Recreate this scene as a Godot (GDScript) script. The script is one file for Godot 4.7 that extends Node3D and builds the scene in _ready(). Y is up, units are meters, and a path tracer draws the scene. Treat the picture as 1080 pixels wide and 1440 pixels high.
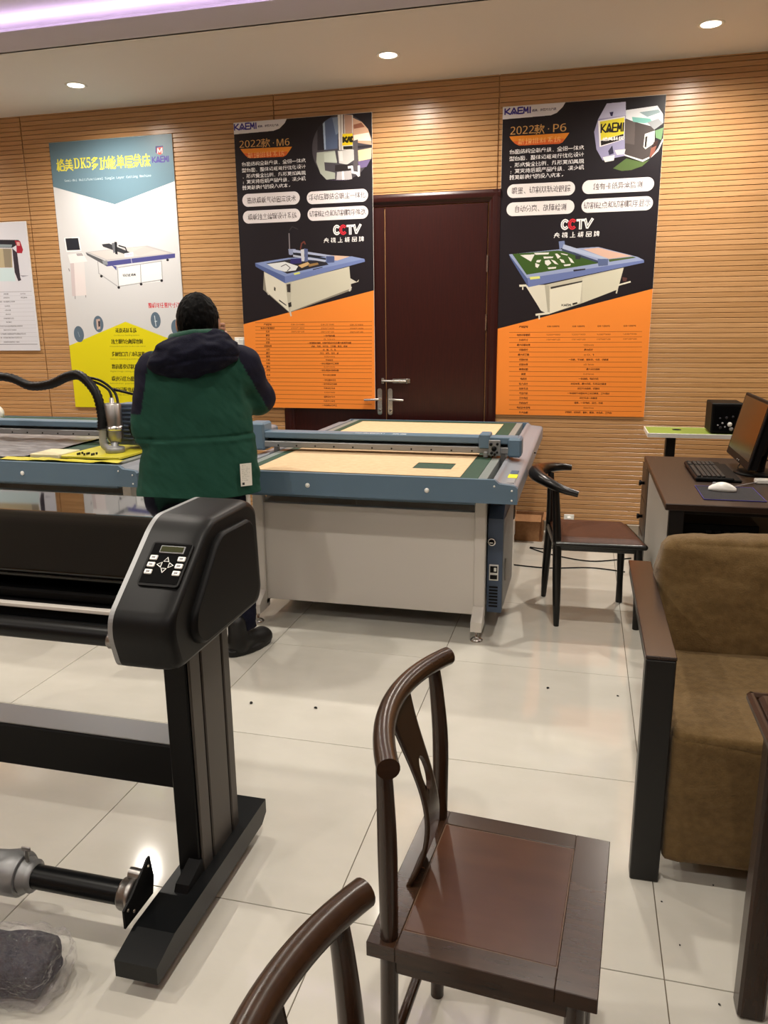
extends Node3D
# ---------------------------------------------------------------- the scene
const CEIL := 3.027       # lower ceiling strip above the slatted wall
const TRAY := 3.24        # raised middle of the ceiling
const X0 := -6.154
const X1 := 3.446
const Z1 := 8.774
var M := {}

func _ready() -> void:
	# camera: a phone held at eye height, turned a little to the side and tilted down
	var cam := Camera3D.new()
	cam.name = "camera"
	cam.fov = 66.99
	cam.near = 0.02
	cam.far = 60.0
	cam.position = Vector3(0.0, 1.4514, 5.5459)
	cam.basis = Basis.from_euler(Vector3(-0.235822, 0.250578, -0.009518))
	add_child(cam)
	cam.current = true
	var env := Environment.new()
	env.background_mode = Environment.BG_COLOR
	env.background_color = Color(0.02, 0.02, 0.02)
	env.tonemap_mode = Environment.TONE_MAPPER_LINEAR
	env.tonemap_exposure = 0.69
	env.sdfgi_enabled = true
	env.ssao_enabled = true
	env.ssil_enabled = true
	var we := WorldEnvironment.new()
	we.name = "environment"
	we.environment = env
	add_child(we)
	materials()
	room()
	lamps()
	posters()
	door()
	wall_fittings()
	cutters()
	printer()
	person()
	horn_chair()
	desk()
	sofa()
	tea_table()
	wooden_chairs()
	small_things()

func lamp_light(at: Vector3, energy: float, col: Color) -> void:
	var s := SpotLight3D.new()
	s.name = numbered("downlight_beam")
	s.position = at
	s.rotation_degrees = Vector3(-90, 0, 0)
	s.spot_angle = 82.0
	s.spot_angle_attenuation = 1.0
	s.spot_range = 14.0
	s.spot_attenuation = 2.0
	s.light_energy = energy
	s.light_color = col
	s.light_size = 0.045
	s.shadow_enabled = true
	add_child(s)

func lamps() -> void:
	var warm := Color(1.0, 0.965, 0.915)
	# recessed downlights: one row along the slatted wall, more in the raised ceiling over the room
	var spots := []
	var over := {-5.35: "beyond the small white poster", -3.363: "over the white and yellow poster", -1.225: "over the door", 0.578: "over the P6 poster", 2.5: "beyond the desk"}
	for x in over:
		spots.append([Vector3(x, CEIL, 0.556), 6.0, "glowing white recessed downlight in the ceiling strip, " + over[x], "downlights over the slatted wall"])
	for x in [-4.4, -2.2, 0.0, 2.2]:
		for z in [2.5, 4.4, 6.4]:
			spots.append([Vector3(x, TRAY, z), 3.9, "white recessed downlight in the raised middle of the ceiling", "downlights in the raised ceiling"])
	var ring := sf()
	lathe(ring, [Vector2(0.052, -0.001), Vector2(0.058, -0.004), Vector2(0.066, -0.004), Vector2(0.072, -0.001), Vector2(0.072, 0.0), Vector2(0.052, 0.0)], Vector3.ZERO, Vector3.UP, 28)
	var ring_mesh := done(ring)
	var disc := sf()
	lathe(disc, [Vector2(0.0, -0.002), Vector2(0.053, -0.002), Vector2(0.053, 0.0), Vector2(0.0, 0.0)], Vector3.ZERO, Vector3.UP, 24)
	var disc_mesh := done(disc)
	for s in spots:
		var t := thing("downlight", s[2], "downlight", s[0], 0.0, s[3])
		put("trim_ring", ring_mesh, M.white_gloss, t)
		put("lamp_glass", disc_mesh, M.lamp, t)
		lamp_light(s[0] + Vector3(0, -0.02, 0), s[1], warm)
	# the cove: a lilac light strip on the ledge behind the fascia, all the way round
	var lilac := Color(0.9, 0.78, 1.0)
	var runs := [[Vector3(-1.35, CEIL + 0.115, 1.12), Vector3(7.0, 0.012, 0.02), "slatted wall"], [Vector3(-1.35, CEIL + 0.115, 7.65), Vector3(7.0, 0.012, 0.02), "wall facing the slatted one"], [Vector3(-4.94, CEIL + 0.115, 4.38), Vector3(0.02, 0.012, 6.3), "side wall beyond the cutting tables"], [Vector3(2.23, CEIL + 0.115, 4.38), Vector3(0.02, 0.012, 6.3), "side wall beyond the sofa"]]
	for r in runs:
		var o := part("light_strip", box(r[1], Vector3.ZERO, 0.003), M.strip, self)
		o.position = r[0]
		tag(o, "lilac light strip on the cove ledge along the " + r[2], "light strip", "cove light strips")
		var a := AreaLight3D.new()
		a.name = numbered("cove_glow")
		a.position = r[0] + Vector3(0, 0.012, 0)
		a.rotation_degrees = Vector3(90, 0, 0)
		a.area_size = Vector2(r[1].x, r[1].z)
		a.area_range = 12.0
		a.area_attenuation = 2.0
		a.light_energy = 1.5
		a.light_color = lilac
		a.shadow_enabled = true
		add_child(a)

func materials() -> void:
	M.white_gloss = paint(Color(0.9, 0.9, 0.88), 0.3)
	M.ceiling = paint(Color(0.84, 0.83, 0.82), 0.85)
	M.wall_paint = paint(Color(0.66, 0.50, 0.34), 0.6)
	var l := paint(Color(1, 1, 1), 0.4)
	l.emission_enabled = true
	l.emission = Color(1.0, 0.95, 0.87)
	l.emission_energy_multiplier = 12.0
	M.lamp = l
	var s := paint(Color(1, 1, 1), 0.4)
	s.emission_enabled = true
	s.emission = Color(0.93, 0.86, 1.0)
	s.emission_energy_multiplier = 1.6
	M.strip = s
	M.slat = []
	for i in 3:
		var d: float = [0.0, -0.02, 0.025][i]
		M.slat.append(grained([Color(0.68 + d, 0.51 + d, 0.335 + d), Color(0.73 + d, 0.56 + d, 0.38 + d), Color(0.765 + d, 0.595 + d, 0.415 + d)], 11 + i, Vector3(0.22, 9.0, 9.0), 0.3, 0.5, 0.03))
	M.tile = []
	for i in 3:
		var d: float = [0.0, 0.008, -0.01][i]
		var m := grained([Color(0.78 + d, 0.768 + d, 0.728 + d), Color(0.795 + d, 0.783 + d, 0.745 + d), Color(0.81 + d, 0.798 + d, 0.76 + d)], 31 + i, Vector3(0.5, 0.5, 0.9), 0.075, 0.5, 0.012)
		m.uv1_offset = Vector3(0.3 * i, 0.1 * i, 0.17 * i)
		M.tile.append(m)
	M.grout = paint(Color(0.42, 0.38, 0.32), 0.9)
	M.skirting = paint(Color(0.55, 0.5, 0.44), 0.4)
	M.door = grained([Color(0.14, 0.035, 0.03), Color(0.18, 0.05, 0.04), Color(0.215, 0.066, 0.05)], 51, Vector3(7.0, 0.35, 7.0), 0.34, 0.45, 0.025)
	M.chrome = paint(Color(0.82, 0.81, 0.80), 0.22, 1.0)
	M.steel = paint(Color(0.62, 0.61, 0.60), 0.36, 1.0)
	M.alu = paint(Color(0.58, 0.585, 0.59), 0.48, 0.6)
	M.dark_steel = paint(Color(0.2, 0.2, 0.21), 0.4, 0.6)
	M.blue = paint(Color(0.36, 0.455, 0.53), 0.42)
	M.blue_dark = paint(Color(0.27, 0.33, 0.42), 0.5)
	M.cream = paint(Color(0.82, 0.80, 0.77), 0.45)
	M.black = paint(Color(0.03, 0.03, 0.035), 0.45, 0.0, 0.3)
	M.black_matt = paint(Color(0.025, 0.025, 0.028), 0.75, 0.0, 0.2)
	M.green_mat = grained([Color(0.09, 0.20, 0.15), Color(0.12, 0.25, 0.18), Color(0.14, 0.28, 0.2)], 61, Vector3(5, 5, 5), 0.7)
	M.kraft = grained([Color(0.77, 0.66, 0.51), Color(0.80, 0.69, 0.54), Color(0.83, 0.72, 0.57)], 62, Vector3(2, 2, 2), 0.75)
	M.lacquer = grained([Color(0.185, 0.12, 0.078), Color(0.21, 0.138, 0.09), Color(0.235, 0.155, 0.102)], 71, Vector3(0.8, 5.0, 5.0), 0.26, 0.5, 0.02, false)
	M.lacquer_upright = grained([Color(0.165, 0.108, 0.07), Color(0.19, 0.124, 0.08), Color(0.215, 0.14, 0.092)], 72, Vector3(5.0, 0.7, 5.0), 0.26, 0.5, 0.02, false)
	M.seat_panel = grained([Color(0.265, 0.16, 0.102), Color(0.285, 0.172, 0.11), Color(0.305, 0.186, 0.12)], 73, Vector3(0.5, 2.5, 2.5), 0.24, 0.5, 0.01, false)
	M.groove = paint(Color(0.34, 0.235, 0.14), 0.5)
	M.fabric = fabric(Color(0.41, 0.325, 0.195), 81)
	M.navy = fabric(Color(0.055, 0.06, 0.125), 82)
	M.navy.rim_enabled = false

func fabric(c: Color, sd: int) -> StandardMaterial3D:
	var m := grained([c.darkened(0.12), c, c.lightened(0.06)], sd, Vector3(3, 3, 3), 0.9, 0.3, 0.02, false)
	m.normal_enabled = true
	m.normal_texture = noise_tex(sd + 5, 0.2, [], 256, 3, true, 3.0)
	m.normal_scale = 0.35
	m.rim_enabled = true
	m.rim = 0.25
	return m

# ---------------------------------------------------------------- room shell
func room() -> void:
	# floor: polished tiles 0.8 m wide on a bed of grout
	var fl := structure(thing("floor", "polished cream stone floor tiles with thin dark joints", "floor", Vector3.ZERO), "polished cream stone floor tiles with thin dark joints", "floor")
	put("bed", done(span(Vector3(X0, -0.12, 0.0), Vector3(X1, -0.0035, Z1))), M.grout, fl)
	var tile_mesh := done(box(Vector3(0.7975, 0.02, 0.7975), Vector3(0, -0.01, 0), 0.0008))
	var rng := RandomNumberGenerator.new()
	rng.seed = 5
	for i in 12:
		for k in 11:
			var zc := 2.374 - 0.4 - 0.8 * 1 + 0.8 * k
			var o := put("tile", tile_mesh, M.tile[rng.randi() % 3], fl)
			o.position = Vector3(-1.354 - 4.8 + 0.4 + 0.8 * i, 0, zc)
	# a narrower row of cut tiles along the slatted wall
	var cut := done(box(Vector3(0.7975, 0.02, 0.772), Vector3(0, -0.01, 0), 0.0008))
	for i in 12:
		var o := put("tile", cut, M.tile[rng.randi() % 3], fl)
		o.position = Vector3(-1.354 - 4.8 + 0.4 + 0.8 * i, 0, 0.387)
	# back wall: grooved wooden slats in panels over a dark board
	var wb := structure(thing("wall_back", "", "wall"), "honey coloured wall of thin horizontal wooden slats in tall panels", "wall")
	put("backing_board", done(span(Vector3(X0, 0.0, -0.15), Vector3(X1, CEIL + 0.3, -0.0135))), M.slat[0], wb)
	var pitch := 0.032
	var panels := [[X0, -4.254, 0.55, 2.8], [-4.25, -2.19, 0.6, 3.1], [-2.186, -0.619, 2.32, 3.1], [-0.615, 1.60, 0.0, 3.1], [1.604, X1, 5.0, 6.0]]
	var rest := sf()
	for p in panels:
		var w: float = p[1] - p[0]
		var mesh := done(box(Vector3(w - 0.003, 0.0288, 0.014), Vector3(0, 0, 0), 0.0016))
		var row := 0
		var y := 0.075 + pitch * 0.5
		while y < CEIL + 0.02:
			var hidden: bool = p[0] == -2.186 and y < 2.32
			if hidden:
				pass
			elif y >= p[2] and y <= p[3]:
				var o := put("slat", mesh, M.slat[(row * 7 + int(row / 3)) % 3], wb)
				o.position = Vector3((p[0] + p[1]) * 0.5, y, -0.007)
			else:
				bx(rest, Vector3((p[0] + p[1]) * 0.5, y, -0.007), Vector3(w - 0.003, 0.0288, 0.014), 0.0016)
			row += 1
			y += pitch
	var ro := part("slats_behind_furniture", rest, M.slat[0], wb)
	ro.set_meta("kind", "stuff")
	structure(part("baseboard_back", span(Vector3(X0, 0.0, -0.01), Vector3(-2.19, 0.075, 0.012), 0.003), M.skirting, self), "low grey skirting board under the slatted wall behind the cutting tables", "skirting")
	structure(part("baseboard_back", span(Vector3(-0.59, 0.0, -0.01), Vector3(X1, 0.075, 0.012), 0.003), M.skirting, self), "low grey skirting board under the slatted wall beside the door", "skirting")
	structure(part("wall_left", span(Vector3(X0 - 0.15, 0, -0.15), Vector3(X0, TRAY + 0.2, Z1 + 0.15)), M.wall_paint, self), "plain honey brown side wall beyond the cutting tables", "wall")
	structure(part("wall_right", span(Vector3(X1, 0, -0.15), Vector3(X1 + 0.15, TRAY + 0.2, Z1 + 0.15)), M.wall_paint, self), "plain honey brown side wall beyond the sofa", "wall")
	structure(part("wall_front", span(Vector3(X0, 0, Z1), Vector3(X1, TRAY + 0.2, Z1 + 0.15)), M.wall_paint, self), "plain honey brown wall facing the slatted wall", "wall")
	# ceiling: a lower strip all round with a fascia, a ledge for the light strip and a raised middle
	var c := structure(thing("ceiling", "", "ceiling"), "white ceiling with a lower strip around a raised lilac lit middle", "ceiling")
	var inner := [-4.76, 2.05, 1.217, 7.55]
	put("tray", done(span(Vector3(X0, TRAY, -0.1), Vector3(X1, TRAY + 0.15, Z1))), M.ceiling, c)
	var strips := [[X0, X1, -0.1, inner[2]], [X0, X1, inner[3], Z1], [X0, inner[0], inner[2], inner[3]], [inner[1], X1, inner[2], inner[3]]]
	for s in strips:
		put("soffit", done(span(Vector3(s[0], CEIL, s[2]), Vector3(s[1], CEIL + 0.09, s[3]))), M.ceiling, c)
	var lips := [[inner[0] - 0.02, inner[1] + 0.02, inner[2] - 0.02, inner[2]], [inner[0] - 0.02, inner[1] + 0.02, inner[3], inner[3] + 0.02], [inner[0] - 0.02, inner[0], inner[2], inner[3]], [inner[1], inner[1] + 0.02, inner[2], inner[3]]]
	for s in lips:
		put("fascia", done(span(Vector3(s[0], CEIL + 0.0, s[2]), Vector3(s[1], CEIL + 0.107, s[3] + 0.0005), 0.002)), M.ceiling, c)
	var back := [[X0, X1, -0.1, 0.98], [X0, X1, 7.78, Z1], [X0, -5.08, 0.98, 7.78], [2.37, X1, 0.98, 7.78]]
	for s in back:
		put("cove_back", done(span(Vector3(s[0], CEIL + 0.09, s[2]), Vector3(s[1], TRAY, s[3]))), M.ceiling, c)

# ---------------------------------------------------------------- posters, door, wall fittings
func poster(called: String, label: String, mat: StandardMaterial3D, x0: float, x1: float, y0: float, y1: float, z: float, tilt := 0.0) -> void:
	var t := thing(called, label, "poster", Vector3((x0 + x1) * 0.5, y0, z))
	t.rotation.z = tilt
	put("board", done(span(Vector3(-(x1 - x0) * 0.5, 0, 0), Vector3((x1 - x0) * 0.5, y1 - y0, 0.006), 0.0008)), M.white_gloss, t)
	put("print", printed_face(x1 - x0 - 0.002, y1 - y0 - 0.002, 0.0068), mat, t)

func posters() -> void:
	poster("printer_poster", "small white poster with a picture of a plotter and a table of figures", print_printer_poster(), -4.99, -4.29, 1.284, 2.277, 0.002)
	poster("cutting_bed_poster", "tall white poster with blue grey top and yellow bottom showing a cutting bed", print_cutting_bed_poster(), -4.013, -2.981, 0.832, 2.825, 0.002)
	poster("cutter_poster", "tall black and orange poster reading M6, hung over one leaf of the door", print_cutter_poster(), -2.484, -1.47, 0.857, 2.858, 0.023)
	poster("plotter_poster", "tall black and orange poster reading P6, hung on the slats beside the door", print_plotter_poster(), -0.593, 0.414, 0.833, 2.832, 0.002)

func door() -> void:
	var d := structure(thing("door_1", "", "door", Vector3(-1.395, 0, 0)), "dark reddish brown double door with moulded wooden frame", "door")
	# frame: jambs and head with a rolled outer edge
	var prof := rounded(v2s([0, 0, 0.078, 0, 0.078, 0.012, 0.062, 0.016, 0.05, 0.03, 0.022, 0.032, 0.0, 0.024]), 0.006, 3)
	var left := sf()
	prism(left, prof, Vector3(-0.795, 0, -0.01), Vector3(1, 0, 0), Vector3(0, 0, 1), Vector3(0, 2.333, 0))
	put("jamb", done(left), M.door, d)
	var right := sf()
	prism(right, prof, Vector3(0.803, 0, -0.01), Vector3(-1, 0, 0), Vector3(0, 0, 1), Vector3(0, 2.333, 0))
	put("jamb", done(right), M.door, d)
	var head := sf()
	prism(head, prof, Vector3(-0.795, 2.335, -0.01), Vector3(0, -1, 0), Vector3(0, 0, 1), Vector3(1.598, 0, 0))
	put("frame_head", done(head), M.door, d)
	var leaf := done(box(Vector3(0.715, 2.25, 0.03), Vector3.ZERO, 0.003))
	var l1 := put("leaf", leaf, M.door, d)
	l1.position = Vector3(-0.3605, 1.127, -0.016)
	var l2 := put("leaf", leaf, M.door, d)
	l2.position = Vector3(0.3605, 1.127, -0.016)
	put("rebate", done(span(Vector3(-0.72, 0.0, -0.14), Vector3(0.725, 2.27, -0.05))), M.door, d)
	for y in [1.86, 1.47, 0.35]:
		var hs := sf()
		tube(hs, PackedVector3Array([Vector3(0.722, y - 0.055, 0.004), Vector3(0.722, y + 0.055, 0.004)]), 0.007, 10)
		part("hinge", hs, M.chrome, d)
	# a slide bolt across the meeting line
	var bolt := sf()
	bx(bolt, Vector3(0.115, 1.062, 0.002), Vector3(0.13, 0.03, 0.006), 0.001)
	tube(bolt, PackedVector3Array([Vector3(-0.03, 1.062, 0.012), Vector3(0.16, 1.062, 0.012)]), 0.009, 10)
	bx(bolt, Vector3(-0.022, 1.062, 0.008), Vector3(0.022, 0.04, 0.018), 0.003)
	bx(bolt, Vector3(0.16, 1.062, 0.012), Vector3(0.018, 0.036, 0.024), 0.004)
	part("slide_bolt", bolt, M.chrome, d, "chrome slide bolt")
	for k in 2:
		var px := -0.047 if k == 0 else 0.032
		var dir := -1.0 if k == 0 else 1.0
		var pz := 0.0
		var plate := sf()
		prism(plate, rounded(v2s([-0.017, 0.815, 0.017, 0.815, 0.017, 1.008, -0.017, 1.008]), 0.016, 5), Vector3(px, 0, pz - 0.001), Vector3(1, 0, 0), Vector3(0, 1, 0), Vector3(0, 0, 0.008))
		var ho := part("handle_plate", plate, M.chrome, d, "chrome lever handle plate")
		var lever := sf()
		tube(lever, PackedVector3Array([Vector3(px, 0.93, pz + 0.004), Vector3(px, 0.93, pz + 0.035)]), 0.011, 12)
		tube(lever, smooth_path([Vector3(px, 0.93, pz + 0.04), Vector3(px + dir * 0.03, 0.93, pz + 0.046), Vector3(px + dir * 0.07, 0.928, pz + 0.046), Vector3(px + dir * 0.108, 0.926, pz + 0.044)], 8), 0.0095, 10)
		part("lever", lever, M.chrome, ho)
		var key := sf()
		lathe(key, [Vector2(0.0, 0.0), Vector2(0.010, 0.0), Vector2(0.010, 0.004), Vector2(0.0, 0.005)], Vector3(px, 0.85, pz + 0.006), Vector3(0, 0, 1), 14)
		part("lock_cylinder", key, M.steel, ho)

func wall_fittings() -> void:
	var t := thing("light_switch", "square white light switch plate on the slats beside the M6 poster", "switch", Vector3(-2.53, 1.334, 0.0))
	put("plate", done(box(Vector3(0.086, 0.09, 0.009), Vector3(0, 0, 0.0045), 0.002)), M.white_gloss, t)
	for k in 2:
		put("rocker", done(box(Vector3(0.03, 0.06, 0.005), Vector3(-0.017 + 0.034 * k, 0, 0.0105), 0.0015)), M.white_gloss, t)
	var s := thing("wall_socket", "small white socket plug low on the slats behind the horn chair", "socket", Vector3(-0.05, 0.105, 0.0))
	put("plate", done(box(Vector3(0.07, 0.05, 0.008), Vector3(0, 0, 0.014), 0.002)), M.white_gloss, s)
	put("plug", done(box(Vector3(0.03, 0.025, 0.03), Vector3(0, 0.0, 0.033), 0.006)), M.white_gloss, s)

func wpart(called: String, st: SurfaceTool, m: Material, parent: Node3D, label := "") -> MeshInstance3D:
	var o := part(called, st, m, parent, label)
	if parent.get_parent() == self:
		o.position = -parent.position
	return o
# ---------------------------------------------------------------- the two cutting tables
# one table in world coordinates: x from xa to xb, z from za to zb, bed height 0.80
func cutter_table(t: Node3D, xa: float, xb: float, za: float, zb: float, legs_in: float) -> void:
	# aprons: end plates whose outline follows the bed and the rounded side covers
	var e := [0.0, 0.695, xb - xa, 0.695, xb - xa, 0.765, xb - xa - 0.012, 0.776, xb - xa - 0.08, 0.783, xb - xa - 0.1, 0.8, 0.1, 0.8, 0.08, 0.783, 0.012, 0.776, 0.0, 0.765]
	for k in 2:
		var st := sf()
		prism(st, v2s(e), Vector3(xa, 0, zb - 0.022 if k == 0 else za), Vector3(1, 0, 0), Vector3(0, 1, 0), Vector3(0, 0, 0.022))
		var ap := wpart("apron", st, M.blue, t)
		if k == 0:
			for q in [0.31, 0.69]:
				var b := sf()
				lathe(b, [Vector2(0, 0), Vector2(0.011, 0), Vector2(0.011, 0.003), Vector2(0.006, 0.007), Vector2(0, 0.008)], Vector3(lerpf(xa, xb, q + 0.04), 0.742, zb), Vector3(0, 0, 1), 14)
				part("bolt", b, M.white_gloss, ap)
			for q in [[xb - 0.1, 0.772], [xb - 0.024, 0.755], [xb - 0.024, 0.712], [xa + 0.1, 0.772], [xa + 0.024, 0.755], [xa + 0.024, 0.712]]:
				var b := sf()
				lathe(b, [Vector2(0, 0), Vector2(0.0045, 0), Vector2(0.0045, 0.002), Vector2(0, 0.003)], Vector3(q[0], q[1], zb), Vector3(0, 0, 1), 10)
				part("screw", b, M.white_gloss, ap)
	# side covers: a rounded rail along each long side
	var prof := rounded(v2s([0.0, 0.69, 0.0, 0.768, 0.014, 0.777, 0.08, 0.784, 0.095, 0.797, 0.112, 0.797, 0.112, 0.69]), 0.012, 4)
	for k in 2:
		var st := sf()
		prism(st, prof, Vector3(xa if k == 0 else xb, 0, za + 0.022), Vector3(1 if k == 0 else -1, 0, 0), Vector3(0, 1, 0), Vector3(0, 0, zb - za - 0.044))
		wpart("side_cover", st, M.rail_cover, t)
		var s: float = 1.0 if k == 0 else -1.0
		var ex: float = xa if k == 0 else xb
		wpart("slot_floor", span(Vector3(ex + s * 0.113, 0.69, za + 0.03), Vector3(ex + s * 0.135, 0.715, zb - 0.03)), M.blue, t)
		wpart("guide_strip", span(Vector3(ex + s * 0.136, 0.70, za + 0.025), Vector3(ex + s * 0.176, 0.798, zb - 0.025), 0.001), M.hatched, t)
	wpart("bed", span(Vector3(xa + 0.177, 0.73, za + 0.023), Vector3(xb - 0.177, 0.7985, zb - 0.023)), M.green_mat, t)
	wpart("under_frame", span(Vector3(xa + 0.14, 0.655, za + 0.1), Vector3(xb - 0.2, 0.728, zb - 0.13)), M.blue, t)
	# base: white square posts on pads, panels between them
	for k in 4:
		var lx: float = xa + legs_in if k % 2 == 0 else xb - legs_in
		var fz: float = zb - 0.205 if k < 2 else za + 0.205
		var dz := 1.0 if k < 2 else -1.0
		var st := sf()
		bx(st, Vector3(lx, 0.38, fz), Vector3(0.052, 0.62, 0.05), 0.004)
		prism(st, v2s([0.025, 0.075, 0.025, 0.15, 0.03, 0.15, 0.11, 0.1, 0.11, 0.052, 0.02, 0.052]), Vector3(lx - 0.026, 0, fz), Vector3(0, 0, dz), Vector3(0, 1, 0), Vector3(0.052, 0, 0))
		bx(st, Vector3(lx, 0.075, fz), Vector3(0.052, 0.046, 0.05), 0.003)
		var lo := wpart("leg", st, M.cream, t)
		var pd := sf()
		lathe(pd, [Vector2(0, 0), Vector2(0.03, 0), Vector2(0.031, 0.004), Vector2(0.022, 0.012), Vector2(0.008, 0.017), Vector2(0.0065, 0.02), Vector2(0.0065, 0.056), Vector2(0, 0.056)], Vector3(lx, 0, fz + dz * 0.08), Vector3.UP, 18)
		part("levelling_pad", pd, M.chrome, lo, "chrome levelling pad")
	wpart("front_panel", span(Vector3(xa + legs_in + 0.026, 0.1, zb - 0.23), Vector3(xb - legs_in - 0.026, 0.606, zb - 0.195), 0.003), M.cream, t)
	wpart("back_panel", span(Vector3(xa + legs_in + 0.026, 0.1, za + 0.195), Vector3(xb - legs_in - 0.026, 0.606, za + 0.23), 0.003), M.cream, t)
	for k in 2:
		var lx: float = xa + legs_in if k == 0 else xb - legs_in
		wpart("side_panel", span(Vector3(lx - 0.015, 0.1, za + 0.232), Vector3(lx + 0.015, 0.606, zb - 0.232), 0.003), M.cream, t)

func gantry(t: Node3D, xa: float, xb: float, zc: float, head_x: float, lift := 0.0) -> void:
	# beam across the bed
	wpart("beam", span(Vector3(xa + 0.06, 0.868 + lift, zc - 0.09), Vector3(xb - 0.05, 0.903 + lift, zc + 0.0), 0.004), M.blue, t)
	wpart("beam_web", span(Vector3(xa + 0.06, 0.845 + lift, zc - 0.085), Vector3(xb - 0.05, 0.869 + lift, zc - 0.06)), M.blue, t)
	var rail := wpart("beam_rail", span(Vector3(xa + 0.06, 0.82 + lift, zc - 0.085), Vector3(xb - 0.05, 0.852 + lift, zc + 0.004), 0.003), M.alu, t)
	var n := int((xb - xa) / 0.105)
	for k in n:
		var b := sf()
		lathe(b, [Vector2(0, 0), Vector2(0.0045, 0), Vector2(0.0045, 0.0015), Vector2(0, 0.0018)], Vector3(xa + 0.14 + 0.105 * k, 0.831 + lift, zc + 0.004), Vector3(0, 0, 1), 8)
		part("screw", b, M.black, rail)
	wpart("end_block", span(Vector3(xa - 0.035, 0.80, zc - 0.11), Vector3(xa + 0.062, 0.95 + lift, zc + 0.01), 0.01), M.blue, t)
	wpart("end_block", span(Vector3(xb - 0.1, 0.803, zc - 0.11), Vector3(xb - 0.032, 0.9 + lift, zc + 0.012), 0.01), M.blue, t)
	for x in [xa + 0.12, xb - 0.125]:
		wpart("slider", span(Vector3(x - 0.012, 0.78, zc - 0.04), Vector3(x + 0.012, 0.83, zc - 0.01), 0.002), M.alu, t)
	if head_x < 90.0:
		# the small tool head of the paper cutter
		var hd := wpart("tool_head", span(Vector3(head_x - 0.075, 0.845, zc - 0.1), Vector3(head_x - 0.02, 0.918, zc + 0.014), 0.005), M.blue, t)
		part("tool_plate", span(Vector3(head_x - 0.024, 0.812, zc + 0.004), Vector3(head_x + 0.034, 0.89, zc + 0.02), 0.002), M.alu, hd)
		for q in [[-0.012, 0.87, 0.008], [0.004, 0.848, 0.013], [0.02, 0.872, 0.007], [-0.008, 0.826, 0.007], [0.02, 0.83, 0.006], [0.008, 0.82, 0.006]]:
			var b := sf()
			lathe(b, [Vector2(0, 0), Vector2(q[2], 0), Vector2(q[2], 0.008), Vector2(0, 0.01)], Vector3(head_x + q[0], q[1], zc + 0.02), Vector3(0, 0, 1), 10)
			part("screw", b, M.black, hd)
		part("motor", span(Vector3(head_x - 0.05, 0.80, zc + 0.0), Vector3(head_x - 0.028, 0.83, zc + 0.022), 0.004), M.alu, hd)
		for q in [-0.012, 0.012]:
			var b := sf()
			lathe(b, [Vector2(0, 0), Vector2(0.002, 0), Vector2(0.006, 0.012), Vector2(0.006, 0.03), Vector2(0, 0.03)], Vector3(head_x + q, 0.80, zc + 0.014), Vector3.UP, 10)
			part("blade_holder", b, M.steel, hd)

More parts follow.
